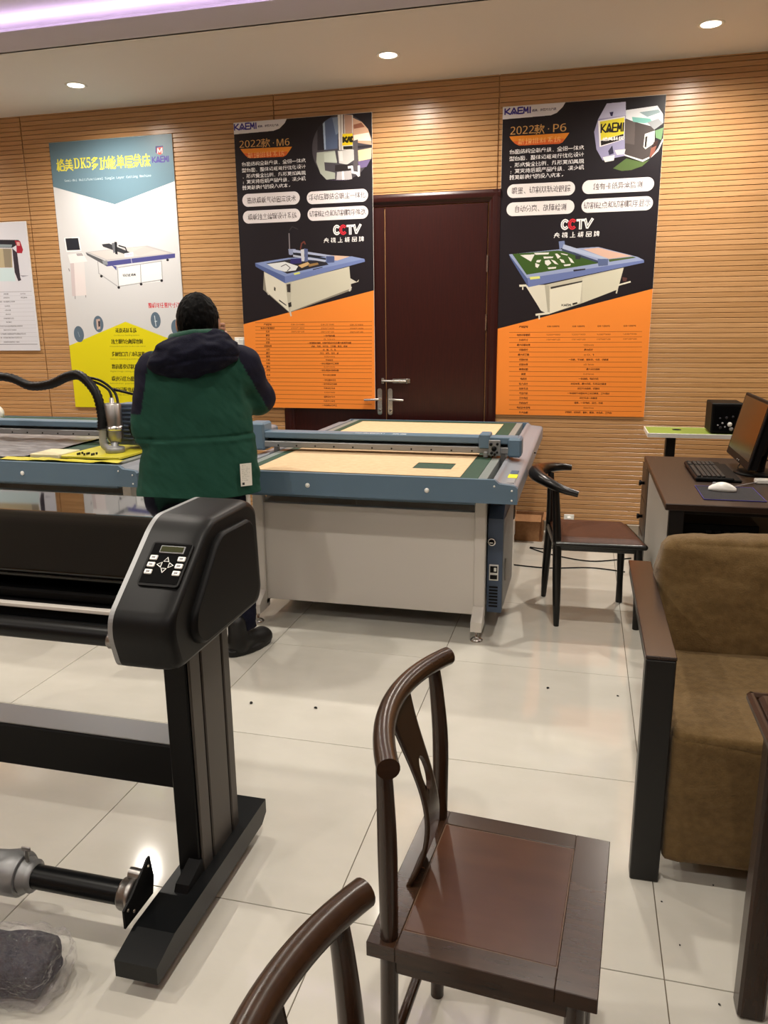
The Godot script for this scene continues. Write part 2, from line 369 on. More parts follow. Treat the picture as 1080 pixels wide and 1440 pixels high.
func cutters() -> void:
	M.rail_cover = paint(Color(0.51, 0.525, 0.555), 0.4)
	M.hatched = grained([Color(0.30, 0.33, 0.32), Color(0.5, 0.53, 0.52), Color(0.7, 0.73, 0.72)], 91, Vector3(9, 9, 9), 0.4, 0.5, 0.06)
	M.yellow_print = paint(Color(0.86, 0.85, 0.12), 0.5)
	M.label_grey = paint(Color(0.55, 0.55, 0.56), 0.5)
	var xa := -1.72
	var xb := -0.25
	var t := thing("cutting_table", "blue and white flatbed cutting table with brown paper on it, in front of the door", "cutting table", Vector3((xa + xb) * 0.5, 0, 1.21))
	cutter_table(t, xa, xb, 0.17, 2.25, 0.18)
	gantry(t, xa, xb, 1.66, -0.42)
	# word mark on the beam
	sheet_new(360, 40, Color.html("5c7487"))
	word_mark("e6ecf0", 6, 8, 200, 32, 4.5)
	write("e6ecf0", "格美", 250, 6, 40, 28, 50, 4.0)
	var pm := printed(0.45)
	var st := sf()
	var corners := [Vector3(-1.16, 0.9036, 1.615), Vector3(-0.86, 0.9036, 1.615), Vector3(-0.86, 0.9036, 1.65), Vector3(-1.16, 0.9036, 1.65)]
	var uv := [Vector2(0, 0), Vector2(1, 0), Vector2(1, 1), Vector2(0, 1)]
	for i in [0, 1, 2, 0, 2, 3]:
		st.set_uv(uv[i])
		st.add_vertex(corners[i])
	wpart("beam_lettering", st, pm, t)
	# control panel and stickers on the side cover
	wpart("display", span(Vector3(-0.334, 0.776, 1.9), Vector3(-0.272, 0.7815, 1.99), 0.001), M.blue_dark, t)
	wpart("warning_sticker", span(Vector3(-0.332, 0.777, 2.0), Vector3(-0.268, 0.7818, 2.085), 0.0005), M.yellow_print, t, "yellow warning sticker")
	wpart("key_panel", span(Vector3(-0.332, 0.777, 2.095), Vector3(-0.27, 0.7816, 2.2), 0.0005), M.label_grey, t)
	# electric cabinet under the overhang
	var cb := sf()
	prism(cb, v2s([2.0, 0.1, 2.0, 0.565, 1.93, 0.615, 1.46, 0.615, 1.46, 0.1]), Vector3(-0.4, 0, 0), Vector3(0, 0, 1), Vector3(0, 1, 0), Vector3(0.07, 0, 0))
	var cab := wpart("electric_cabinet", cb, M.blue_dark, t, "blue steel electric cabinet")
	part("cabinet_door", span(Vector3(-0.3305, 0.115, 1.475), Vector3(-0.326, 0.56, 1.985), 0.001), M.alu, cab)
	var hs := sf()
	tube(hs, PackedVector3Array([Vector3(-0.318, 0.36, 1.95), Vector3(-0.318, 0.25, 1.95)]), 0.005, 8)
	part("door_handle", hs, M.steel, cab)
	var kn := sf()
	lathe(kn, [Vector2(0, 0), Vector2(0.017, 0), Vector2(0.017, 0.003), Vector2(0.011, 0.005), Vector2(0.010, 0.014), Vector2(0, 0.015)], Vector3(-0.382, 0.452, 2.0), Vector3(0, 0, 1), 18)
	part("rotary_switch", kn, M.black, cab)
	var kr := sf()
	lathe(kr, [Vector2(0.0165, 0), Vector2(0.0195, 0), Vector2(0.0195, 0.004), Vector2(0.0165, 0.004)], Vector3(-0.382, 0.452, 2.0), Vector3(0, 0, 1), 18)
	part("switch_ring", kr, M.chrome, cab)
	part("switch_lever", span(Vector3(-0.391, 0.449, 2.013), Vector3(-0.374, 0.455, 2.018), 0.001), M.chrome, cab)
	part("outlet_plate", span(Vector3(-0.391, 0.262, 2.0), Vector3(-0.347, 0.342, 2.004), 0.001), M.white_gloss, cab)
	part("outlet", span(Vector3(-0.386, 0.302, 2.003), Vector3(-0.352, 0.334, 2.008), 0.001), M.black, cab)
	part("outlet", span(Vector3(-0.386, 0.27, 2.003), Vector3(-0.352, 0.29, 2.008), 0.001), M.black, cab)
	part("outlet_switch", span(Vector3(-0.368, 0.31, 2.006), Vector3(-0.356, 0.328, 2.012), 0.001), M.white_gloss, cab)
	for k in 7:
		part("vent_slot_dark", span(Vector3(-0.39, 0.128 + 0.016 * k, 1.998), Vector3(-0.348, 0.136 + 0.016 * k, 2.003), 0.001), M.black, cab)  # black bars painted for the shade inside the vent slots
	# brown paper on the bed, cut through in places
	var paper := sf()
	var y := 0.8005
	paper_rows(paper, -1.49, -0.505, 0.30, 1.41, y)
	paper_rows(paper, -1.49, -0.505, 1.45, 1.88, y)
	paper_rows(paper, -1.49, -1.30, 1.41, 1.45, y)
	for k in 4:
		paper_rows(paper, -1.155 + 0.16 * k, -1.14 + 0.16 * k, 1.41, 1.45, y)
	paper_rows(paper, -0.66, -0.505, 1.41, 1.45, y)
	paper_rows(paper, -1.49, -0.76, 1.88, 2.04, y)
	paper_rows(paper, -0.575, -0.505, 1.88, 2.04, y)
	paper_rows(paper, -1.49, -0.505, 2.04, 2.215, y)
	tag(part("kraft_paper", paper, M.kraft, self), "large sheet of brown kraft paper with a square cut out, lying on the cutting bed", "paper")
	# ---- the second table
	xa = -4.5
	xb = -2.085
	var t2 := thing("cutting_table", "blue flatbed cutting table with a spindle and loose sheets, behind the black plotter", "cutting table", Vector3((xa + xb) * 0.5, 0, 1.335))
	cutter_table(t2, xa, xb, 0.42, 2.25, 0.18)
	gantry(t2, xa, xb, 1.6, 99.0, 0.022)
	var sp := sf()
	lathe(sp, [Vector2(0, 0.865), Vector2(0.03, 0.865), Vector2(0.034, 0.875), Vector2(0.044, 0.9), Vector2(0.044, 1.065), Vector2(0.038, 1.072), Vector2(0.012, 1.073), Vector2(0.012, 1.1), Vector2(0, 1.1)], Vector3(-2.385, 0, 1.95), Vector3.UP, 24)
	var spo := wpart("spindle", sp, M.steel, t2, "shiny steel spindle motor")
	var nose := sf()
	lathe(nose, [Vector2(0, 0.815), Vector2(0.046, 0.815), Vector2(0.05, 0.82), Vector2(0.05, 0.842), Vector2(0.044, 0.846), Vector2(0.02, 0.85), Vector2(0.018, 0.87), Vector2(0, 0.87)], Vector3(-2.378, 0, 1.97), Vector3.UP, 20)
	part("suction_shoe", nose, M.alu, spo)
	var col := sf()
	lathe(col, [Vector2(0.044, 0.93), Vector2(0.049, 0.93), Vector2(0.049, 0.955), Vector2(0.044, 0.955)], Vector3(-2.385, 0, 1.95), Vector3.UP, 24)
	part("clamp", col, M.chrome, spo)
	wpart("spindle_mount", span(Vector3(-2.42, 0.84, 1.75), Vector3(-2.23, 1.06, 1.86), 0.006), M.blue_dark, t2)
	for k in 8:
		wpart("cooling_fin", span(Vector3(-2.415, 0.87 + 0.023 * k, 1.86), Vector3(-2.235, 0.878 + 0.023 * k, 1.872), 0.001), M.blue_dark, t2)
	wpart("mount_arm", span(Vector3(-2.42, 0.86, 1.6), Vector3(-2.25, 1.0, 1.75), 0.006), M.blue, t2)
	for q in [[-2.32, 0.9], [-2.3, 0.86], [-2.285, 0.93]]:
		var b := sf()
		tube(b, PackedVector3Array([Vector3(q[0], q[1], 1.88), Vector3(q[0], q[1] + 0.05, 1.9)]), 0.012, 10)
		wpart("air_fitting", b, M.black, t2)
	# hose and cables
	var hose := sf()
	var hp := smooth_path([Vector3(-3.4, 1.2, 1.72), Vector3(-3.16, 1.185, 1.75), Vector3(-2.99, 1.145, 1.8), Vector3(-2.82, 1.16, 1.85), Vector3(-2.67, 1.205, 1.9), Vector3(-2.57, 1.21, 1.93), Vector3(-2.47, 1.13, 1.96), Vector3(-2.432, 1.02, 1.98), Vector3(-2.425, 0.935, 2.0)], 90)
	var hr := []
	for i in hp.size():
		hr.append(0.024 + 0.0022 * (1.0 if i % 2 == 0 else -1.0))
	tube(hose, hp, hr, 12)
	wpart("suction_hose", hose, M.black, t2, "black ribbed suction hose")
	var elbow := sf()
	tube(elbow, smooth_path([Vector3(-2.42, 0.945, 2.0), Vector3(-2.425, 0.89, 2.0), Vector3(-2.418, 0.852, 2.0), Vector3(-2.385, 0.835, 1.99), Vector3(-2.36, 0.832, 1.98)], 16), 0.019, 12)
	wpart("hose_elbow", elbow, M.label_grey, t2, "grey hose elbow")
	for q in [[Vector3(-2.66, 1.2, 1.9), Vector3(-2.52, 1.18, 1.9), Vector3(-2.42, 1.14, 1.92), Vector3(-2.39, 1.09, 1.94)], [Vector3(-2.64, 1.205, 1.9), Vector3(-2.49, 1.19, 1.9), Vector3(-2.4, 1.13, 1.9), Vector3(-2.362, 1.07, 1.93)], [Vector3(-2.4, 1.14, 1.9), Vector3(-2.3, 1.11, 1.86), Vector3(-2.2, 1.08, 1.8), Vector3(-2.1, 1.05, 1.7)]]:
		var cs := sf()
		tube(cs, smooth_path(q, 18), 0.007, 8)
		wpart("cable", cs, M.black, t2)
	# loose sheets lying on the bed
	M.grey_sheet = grained([Color(0.34, 0.33, 0.33), Color(0.48, 0.47, 0.48), Color(0.68, 0.67, 0.67)], 95, Vector3(0.7, 0.7, 2.6), 0.35)
	M.yellow_sheet = paint(Color(0.80, 0.76, 0.2), 0.35)
	M.pale_sheet = paint(Color(0.83, 0.80, 0.66), 0.5)
	tag(part("film_sheet", wavy_sheet(-4.0, -2.8, 1.3, 2.15, 0.801, 3, 0.006), M.grey_sheet, self), "crumpled grey plastic film lying on the far cutting bed", "film")
	tag(part("yellow_board", span(Vector3(-2.6, 0.803, 1.72), Vector3(-2.26, 0.816, 2.12), 0.002), M.yellow_sheet, self), "yellow plastic board under the spindle", "board")
	tag(part("pale_foam_block", span(Vector3(-2.78, 0.8, 1.95), Vector3(-2.605, 0.821, 2.13), 0.003), M.pale_sheet, self), "pale foam block beside the yellow board", "foam block")
	tag(part("wavy_sheet", wavy_sheet(-2.9, -2.2, 2.15, 2.222, 0.801, 8, 0.006), M.yellow_sheet, self), "thin wavy yellow sheet along the front edge of the bed", "sheet")
	var scrap := sf()
	for k in 9:
		bx(scrap, Vector3(-2.52 + 0.014 * k, 0.822 + 0.003 * (k % 3), 2.09 + 0.004 * (k % 2)), Vector3(0.006, 0.012, 0.012), 0.001)
	tag(part("spring_strip", scrap, M.dark_steel, self), "little row of dark metal teeth lying on the yellow board", "metal strip")
	var r := thing("tape_roll", "small white roll with black core at the far end of the cutting bed", "roll", Vector3(-4.46, 0.0, 0.2))
	r.position = Vector3(-4.16, 0.797, 0.75)
	var rs := sf()
	lathe(rs, [Vector2(0.022, -0.03), Vector2(0.055, -0.03), Vector2(0.06, -0.024), Vector2(0.06, 0.024), Vector2(0.055, 0.03), Vector2(0.022, 0.03)], Vector3(0, 0.06, 0), Vector3(0.3, 0, 1).normalized(), 24)
	part("tape", rs, M.white_gloss, r)
	var rc := sf()
	lathe(rc, [Vector2(0.0, -0.026), Vector2(0.0225, -0.026), Vector2(0.0225, 0.026), Vector2(0.0, 0.026)], Vector3(0, 0.06, 0), Vector3(0.3, 0, 1).normalized(), 18)
	part("core", rc, M.black, r)

func paper_rows(st: SurfaceTool, xa: float, xb: float, za: float, zb: float, y: float) -> void:
	bx(st, Vector3((xa + xb) * 0.5, y, (za + zb) * 0.5), Vector3(xb - xa, 0.0016, zb - za), 0.0)

func wavy_sheet(xa: float, xb: float, za: float, zb: float, y: float, sd: int, amp: float) -> SurfaceTool:
	var st := sf()
	var n := FastNoiseLite.new()
	n.seed = sd
	n.frequency = 5.0
	var g := []
	for i in 31:
		var row := []
		for k in 9:
			var x := lerpf(xa, xb, i / 30.0)
			var z := lerpf(za, zb, k / 8.0)
			row.append(Vector3(x, y + amp + amp * n.get_noise_2d(x, z * 1.5) * 1.6, z + 0.01 * n.get_noise_2d(x * 2.0, 7.0)))
		g.append(row)
	st.set_smooth_group(0)
	for i in 30:
		for k in 8:
			for s in [0.0, -0.0012]:
				var o := Vector3(0, s, 0)
				face(st, [g[i][k] + o, g[i + 1][k] + o, g[i + 1][k + 1] + o, g[i][k + 1] + o], g[i][k] - Vector3(0, 1 if s == 0.0 else -1, 0))
	return st
# ---------------------------------------------------------------- the large format plotter
func printer() -> void:
	M.body_black = paint(Color(0.075, 0.078, 0.08), 0.42, 0.0, 0.32)
	M.body_black.normal_enabled = true
	M.body_black.normal_texture = noise_tex(101, 0.35, [], 256, 2, true, 1.5)
	M.body_black.normal_scale = 0.12
	M.body_black.uv1_triplanar = true
	M.body_black.uv1_scale = Vector3(8, 8, 8)
	M.body_side = paint(Color(0.045, 0.046, 0.05), 0.5, 0.0, 0.28)
	M.piano = paint(Color(0.012, 0.012, 0.013), 0.035, 0.0, 0.5)
	M.anodised = paint(Color(0.27, 0.25, 0.235), 0.42, 0.55)
	M.foot_black = paint(Color(0.05, 0.056, 0.062), 0.33, 0.0, 0.35)
	var t := thing("plotter", "large black plotter on a stand with a silver edged end cap and key panel", "plotter", Vector3(-1.7, 0, 3.95))
	# outline of an end cap in (z, y)
	var cap := rounded(v2s([4.125, 0.705, 4.15, 0.79, 4.142, 0.835, 3.955, 0.992, 3.915, 1.012, 3.70, 1.012, 3.655, 0.985, 3.64, 0.74, 3.665, 0.71]), 0.022, 5)
	for k in 2:
		var right := k == 0
		var xi := -0.99 if right else -2.62
		var dir := 1.0 if right else -1.0
		# body of the cap: rings that round over towards the outer side
		var rings := []
		for q in [[0.012, 1.0], [0.10, 1.0], [0.125, 0.992], [0.143, 0.97], [0.152, 0.935], [0.154, 0.9]]:
			var ring := PackedVector3Array()
			var mid := Vector2(3.9, 0.86)
			for p in cap:
				var v: Vector2 = mid + (p - mid) * Vector2(q[1], q[1])
				ring.append(Vector3(xi + dir * q[0], v.y, v.x))
			if not right:
				ring.reverse()
			rings.append(ring)
		for r in rings:
			r.reverse()
		var cs := sf()
		loft(cs, rings, true, true)
		var co := wpart("end_cap", cs, M.body_black, t)
		# raised side cover on the outer face
		var side := rounded(v2s([4.03, 0.735, 4.065, 0.77, 4.06, 0.815, 3.93, 0.955, 3.90, 0.972, 3.74, 0.968, 3.72, 0.95, 3.70, 0.77, 3.73, 0.735]), 0.02, 4)
		var srings := []
		for q in [[0.14, 1.0], [0.158, 1.0], [0.166, 0.985], [0.17, 0.95]]:
			var ring := PackedVector3Array()
			var mid := Vector2(3.88, 0.85)
			for p in side:
				var v: Vector2 = mid + (p - mid) * q[1]
				ring.append(Vector3(xi + dir * q[0], v.y, v.x))
			if right:
				ring.reverse()
			srings.append(ring)
		var ss := sf()
		loft(ss, srings, true, true)
		part("side_cover", ss, M.body_side, co)
		# silver edge trim
		var trim := sf()
		prism(trim, cap, Vector3(xi if right else xi - 0.012, 0, 0), Vector3(0, 0, 1.0), Vector3(0, 1, 0), Vector3(0.012, 0, 0))
		part("edge_trim", trim, M.alu, co, "silver edge trim")
		if right:
			key_panel(co)
		# stand: column, foot and castors
		var cx := -0.906 if right else -2.7
		var leg := wpart("column", span(Vector3(cx - 0.034, 0.1, 3.80), Vector3(cx + 0.026, 0.72, 4.02), 0.003), M.black, t)
		for q in [[3.805, 3.842], [3.85, 3.955], [3.963, 4.015]]:
			part("column_profile", span(Vector3(cx + (0.026 if right else -0.04), 0.1, q[0]), Vector3(cx + (0.034 if right else -0.034), 0.72, q[1]), 0.003), M.anodised, leg)
		var br := sf()
		prism(br, v2s([4.0, 0.108, 4.1, 0.108, 4.09, 0.125, 4.0, 0.15]), Vector3(cx - 0.004, 0, 0), Vector3(0, 0, 1), Vector3(0, 1, 0), Vector3(0.036, 0, 0))
		part("gusset", br, M.black, leg)
		var fs := sf()
		prism(fs, v2s([4.302, 0.045, 4.302, 0.088, 4.22, 0.108, 3.688, 0.108, 3.688, 0.066, 3.72, 0.045]), Vector3(cx - 0.041, 0, 0), Vector3(0, 0, 1), Vector3(0, 1, 0), Vector3(0.105, 0, 0))
		var fo := wpart("foot", fs, M.foot_black, t)
		for z in [3.75, 4.24]:
			var w := sf()
			lathe(w, [Vector2(0, -0.012), Vector2(0.02, -0.012), Vector2(0.0225, -0.008), Vector2(0.0225, 0.008), Vector2(0.02, 0.012), Vector2(0, 0.012)], Vector3(cx + 0.012, 0.0225, z), Vector3(1, 0, 0), 18)
			bx(w, Vector3(cx + 0.012, 0.04, z), Vector3(0.034, 0.014, 0.03), 0.002)
			part("castor", w, M.black, fo)
	# glossy lid between the caps
	var lid := sf()
	var lp := rounded(v2s([3.67, 0.94, 3.67, 0.998, 3.905, 1.0, 3.935, 0.985, 4.02, 0.882, 4.012, 0.872, 3.92, 0.955]), 0.012, 4)
	prism(lid, lp, Vector3(-2.62, 0, 0), Vector3(0, 0, 1), Vector3(0, 1, 0), Vector3(1.63, 0, 0))
	wpart("lid", lid, M.piano, t, "mirror black lid")
	wpart("lid_edge", span(Vector3(-2.62, 0.862, 3.99), Vector3(-0.99, 0.874, 4.016), 0.004), M.piano, t)
	wpart("carriage_bay", span(Vector3(-2.62, 0.73, 3.70), Vector3(-0.99, 0.935, 3.90)), M.black_matt, t)
	var bar := sf()
	tube(bar, PackedVector3Array([Vector3(-2.62, 0.85, 3.925), Vector3(-0.99, 0.85, 3.925)]), 0.018, 14)
	wpart("guide_rod", bar, M.piano, t)
	wpart("platen", span(Vector3(-2.62, 0.80, 3.88), Vector3(-0.99, 0.826, 4.0), 0.005), M.black, t)
	wpart("paper_edge_strip", span(Vector3(-2.62, 0.794, 4.028), Vector3(-0.99, 0.805, 4.045), 0.002), M.cream, t, "cream plastic strip")
	wpart("paper_slope", span(Vector3(-2.62, 0.735, 3.9), Vector3(-0.99, 0.8, 4.026), 0.01), M.black, t)
	var rol := sf()
	tube(rol, PackedVector3Array([Vector3(-2.62, 0.752, 4.062), Vector3(-1.03, 0.752, 4.062)]), 0.026, 18)
	wpart("front_roller", rol, M.foot_black, t)
	var knob := sf()
	lathe(knob, [Vector2(0, 0), Vector2(0.017, 0), Vector2(0.02, 0.004), Vector2(0.02, 0.03), Vector2(0.026, 0.04), Vector2(0, 0.04)], Vector3(-1.032, 0.752, 4.085), Vector3(1, 0, 0), 18)
	wpart("roller_knob", knob, M.steel, t)
	# cross beam of the stand and the take-up bar
	wpart("cross_beam", span(Vector3(-2.67, 0.3, 3.868), Vector3(-0.94, 0.42, 3.968), 0.004), M.black, t)
	wpart("beam_top_sheen", span(Vector3(-2.67, 0.42, 3.87), Vector3(-0.94, 0.424, 3.962), 0.001), M.alu, t)  # light caught on the top face of the beam, put in as a silver layer
	# take-up roll held by a plate on each foot
	var u := thing("take_up_bar", "black take-up bar with grey clamp between the plotter feet", "bar", Vector3(-1.75, 0.108, 4.165))
	var ub := sf()
	tube(ub, PackedVector3Array([Vector3(-2.6, 0.14, 4.165), Vector3(-0.985, 0.14, 4.165)]), 0.0285, 22)
	wpart("bar", ub, M.foot_black, u)
	var fl := sf()
	lathe(fl, [Vector2(0, 0), Vector2(0.036, 0.0), Vector2(0.038, 0.004), Vector2(0.038, 0.018), Vector2(0.04, 0.02), Vector2(0.04, 0.034), Vector2(0, 0.034)], Vector3(-1.005, 0.14, 4.165), Vector3(1, 0, 0), 22)
	wpart("collar", fl, M.steel, u)
	var co2 := sf()
	var cone := []
	var ax := -1.385
	for q in [[0.0, 0.042], [0.012, 0.046], [0.055, 0.05], [0.07, 0.055], [0.1, 0.054], [0.106, 0.05]]:
		var ring := PackedVector3Array()
		for k in 28:
			var a := -TAU * k / 28.0
			var rr: float = q[1] + (0.005 if (k / 2) % 3 == 0 and q[0] < 0.06 else 0.0)
			ring.append(Vector3(ax + q[0], 0.14 + rr * cos(a), 4.165 + rr * sin(a)))
		cone.append(ring)
	loft(co2, cone, true, true)
	var cone_o := wpart("core_clamp", co2, M.alu, u, "grey cast clamp")
	var cr := sf()
	lathe(cr, [Vector2(0.028, 0), Vector2(0.042, 0), Vector2(0.044, 0.006), Vector2(0.036, 0.02), Vector2(0.04, 0.026), Vector2(0.03, 0.034)], Vector3(ax + 0.106, 0.14, 4.165), Vector3(1, 0, 0), 20)
	part("clamp_ring", cr, M.alu, cone_o)
	var ws := sf()
	tube(ws, PackedVector3Array([Vector3(ax + 0.118, 0.175, 4.165), Vector3(ax + 0.118, 0.212, 4.165)]), 0.005, 8)
	bx(ws, Vector3(ax + 0.118, 0.214, 4.165), Vector3(0.026, 0.012, 0.004), 0.0015)
	part("wing_screw", ws, M.steel, cone_o)
	var pl := sf()
	prism(pl, v2s([4.235, 0.108, 4.235, 0.155, 4.20, 0.168, 4.125, 0.213, 4.115, 0.213, 4.105, 0.15, 4.115, 0.108]), Vector3(-0.963, 0, 0), Vector3(0, 0, 1), Vector3(0, 1, 0), Vector3(0.005, 0, 0))
	var plo := wpart("holder_plate", pl, M.black, u)
	for q in [[4.128, 0.195], [4.222, 0.148], [4.2, 0.128]]:
		var b := sf()
		lathe(b, [Vector2(0, 0), Vector2(0.0045, 0), Vector2(0.004, 0.003), Vector2(0, 0.004)], Vector3(-0.958, q[1], q[0]), Vector3(1, 0, 0), 10)
		part("screw", b, M.chrome, plo)
	var mot := sf()
	tube(mot, PackedVector3Array([Vector3(-0.995, 0.182, 4.145), Vector3(-0.964, 0.182, 4.145)]), 0.014, 14)
	part("bearing", mot, M.steel, plo)

func key_panel(parent: Node3D) -> void:
	# a frame on the sloping front of the cap: u runs along x, v down the slope
	var top := Vector3(-0.90, 0.978, 3.972)
	var low := Vector3(-0.90, 0.85, 4.124)
	var dn := (low - top).normalized()
	var nr := Vector3(1, 0, 0).cross(dn).normalized()
	if nr.z < 0.0:
		nr = -nr
	var o := top + dn * 0.022 + nr * 0.004
	var B := Basis(Vector3(1, 0, 0), -dn, nr)
	var put_box := func(called: String, u: float, v: float, w: float, h: float, d: float, lift: float, m: Material, p: Node3D) -> MeshInstance3D:
		return part(called, box(Vector3(w, h, d), o + Vector3(1, 0, 0) * u + dn * v + nr * lift, min(d * 0.4, 0.002), B), m, p)
	var frame := sf()
	var fr := rounded(v2s([-0.052, 0.0, 0.052, 0.0, 0.052, 0.118, -0.052, 0.118]), 0.01, 4)
	prism(frame, fr, o - nr * 0.004, Vector3(1, 0, 0), dn, nr * 0.006)
	var kp := part("key_panel", frame, M.body_side, parent)
	put_box.call("panel_face", 0.0, 0.058, 0.094, 0.108, 0.002, 0.002, M.black_matt, kp)
	put_box.call("display_frame", 0.004, 0.021, 0.062, 0.02, 0.003, 0.003, M.alu, kp)
	var lcd := paint(Color(0.24, 0.25, 0.16), 0.7, 0.0, 0.2)
	put_box.call("display", 0.004, 0.021, 0.058, 0.016, 0.003, 0.004, lcd, kp)
	sheet_new(60, 40, Color.html("e6e6e2"))
	write("55565c", "切行", 9, 9, 20, 20, 23, 2.6)
	for c in 2:
		for r in 3:
			var q = put_box.call("key", -0.034 if c == 0 else 0.036, 0.045 + 0.019 * r, 0.019, 0.013, 0.004, 0.0035, M.white_gloss, kp) as MeshInstance3D
			put_box.call("key_print", -0.034 if c == 0 else 0.036, 0.045 + 0.019 * r, 0.009, 0.0045, 0.0012, 0.0057, M.label_grey, kp)
	for a in 4:
		var ang := TAU * a / 4.0
		var c2 := Vector2(0.001 + 0.013 * sin(ang), 0.063 - 0.013 * cos(ang))
		for ring in 2:
			var tr := PackedVector2Array()
			for k in 3:
				var b := ang + TAU * k / 3.0
				tr.append(c2 + Vector2(sin(b), -cos(b)) * (0.0085 if ring == 0 else 0.0058))
			var st := sf()
			prism(st, tr, o + nr * (0.002 if ring == 0 else 0.0025), Vector3(1, 0, 0), dn, nr * 0.002)
			part("arrow_key" if ring == 0 else "arrow_key_face", st, M.white_gloss if ring == 0 else M.black, kp)
# ---------------------------------------------------------------- the person
func cap_d(p: Vector3, a: Vector3, b: Vector3, ra: float, rb: float) -> float:
	var ab := b - a
	var t := clampf((p - a).dot(ab) / ab.length_squared(), 0.0, 1.0)
	return p.distance_to(a + ab * t) - lerpf(ra, rb, t)

func ell_d(p: Vector3, c: Vector3, r: Vector3) -> float:
	var q := (p - c) / r
	var k := q.length()
	return (k - 1.0) * min(r.x, min(r.y, r.z)) if k < 0.6 else k * (k - 1.0) / (q / r).length()

func smin(a: float, b: float, k: float) -> float:
	var h := maxf(k - absf(a - b), 0.0) / k
	return minf(a, b) - h * h * k * 0.25

# surface nets of a distance field; colours by position if «dye» is given
func nets(f: Callable, lo: Vector3, hi: Vector3, cell: float, dye = null) -> ArrayMesh:
	var n := Vector3i(((hi - lo) / cell).ceil()) + Vector3i.ONE
	var val := PackedFloat32Array()
	val.resize(n.x * n.y * n.z)
	val.fill(9.0)
	var sy := n.x
	var sz := n.x * n.y
	var blk := 5
	var reach := cell * blk * 0.87 * 1.35 + cell
	var live := []
	for bz in range(0, n.z, blk):
		for by in range(0, n.y, blk):
			for bxx in range(0, n.x, blk):
				var c := lo + Vector3(bxx + blk * 0.5, by + blk * 0.5, bz + blk * 0.5) * cell
				var d: float = f.call(c)
				if absf(d) > reach:
					if d < 0.0:
						for z in range(bz, min(bz + blk + 1, n.z)):
							for y in range(by, min(by + blk + 1, n.y)):
								for x in range(bxx, min(bxx + blk + 1, n.x)):
									var i := x + y * sy + z * sz
									if val[i] == 9.0:
										val[i] = -9.0
					continue
				live.append(Vector3i(bxx, by, bz))
				for z in range(bz, min(bz + blk + 1, n.z)):
					for y in range(by, min(by + blk + 1, n.y)):
						for x in range(bxx, min(bxx + blk + 1, n.x)):
							var i := x + y * sy + z * sz
							if absf(val[i]) >= 8.9:
								val[i] = f.call(lo + Vector3(x, y, z) * cell)
	var vid := {}
	var verts := PackedVector3Array()
	var corner := [0, 1, sy, sy + 1, sz, sz + 1, sz + sy, sz + sy + 1]
	var at := [Vector3(0, 0, 0), Vector3(1, 0, 0), Vector3(0, 1, 0), Vector3(1, 1, 0), Vector3(0, 0, 1), Vector3(1, 0, 1), Vector3(0, 1, 1), Vector3(1, 1, 1)]
	var edges := [[0, 1], [2, 3], [4, 5], [6, 7], [0, 2], [1, 3], [4, 6], [5, 7], [0, 4], [1, 5], [2, 6], [3, 7]]
	for b in live:
		for z in range(b.z, min(b.z + blk, n.z - 1)):
			for y in range(b.y, min(b.y + blk, n.y - 1)):
				for x in range(b.x, min(b.x + blk, n.x - 1)):
					var i: int = x + y * sy + z * sz
					var m := 0
					for k in 8:
						if val[i + corner[k]] < 0.0:
							m += 1
					if m == 0 or m == 8:
						continue
					var s := Vector3.ZERO
					var cnt := 0
					for e in edges:
						var va := val[i + corner[e[0]]]
						var vb := val[i + corner[e[1]]]
						if (va < 0.0) != (vb < 0.0):
							s += at[e[0]].lerp(at[e[1]], va / (va - vb))
							cnt += 1
					vid[i] = verts.size()
					verts.append(lo + (Vector3(x, y, z) + s / cnt) * cell)
	var st := SurfaceTool.new()
	st.begin(Mesh.PRIMITIVE_TRIANGLES)
	for v in verts:
		if dye != null:
			st.set_color((dye as Callable).call(v))
		var e := cell * 0.6
		var g := Vector3(f.call(v + Vector3(e, 0, 0)) - f.call(v - Vector3(e, 0, 0)), f.call(v + Vector3(0, e, 0)) - f.call(v - Vector3(0, e, 0)), f.call(v + Vector3(0, 0, e)) - f.call(v - Vector3(0, 0, e)))
		st.set_normal(g.normalized())
		st.add_vertex(v)
	var quads := [[1, sy, sz], [sy, sz, 1], [sz, 1, sy]]
	for i in vid:
		for q in quads:
			var va := val[i]
			var vb := val[i + q[0]]
			if (va < 0.0) == (vb < 0.0):
				continue
			var a: int = i
			var b: int = i - q[1]
			var c: int = i - q[1] - q[2]
			var d: int = i - q[2]
			if not (vid.has(b) and vid.has(c) and vid.has(d)):
				continue
			var o := [vid[a], vid[b], vid[c], vid[d]]
			if va < 0.0:
				o.reverse()
			for k in [0, 1, 2, 0, 2, 3]:
				st.add_index(o[k])
	return st.commit()

const TORSO := [[0.725, -0.015, 0.268, 0.165], [0.9, 0.0, 0.248, 0.16], [1.0, 0.004, 0.228, 0.155], [1.15, 0.0, 0.215, 0.155], [1.28, 0.02, 0.192, 0.145], [1.36, 0.03, 0.14, 0.125], [1.44, 0.035, 0.095, 0.1]]
var wrinkle := FastNoiseLite.new()

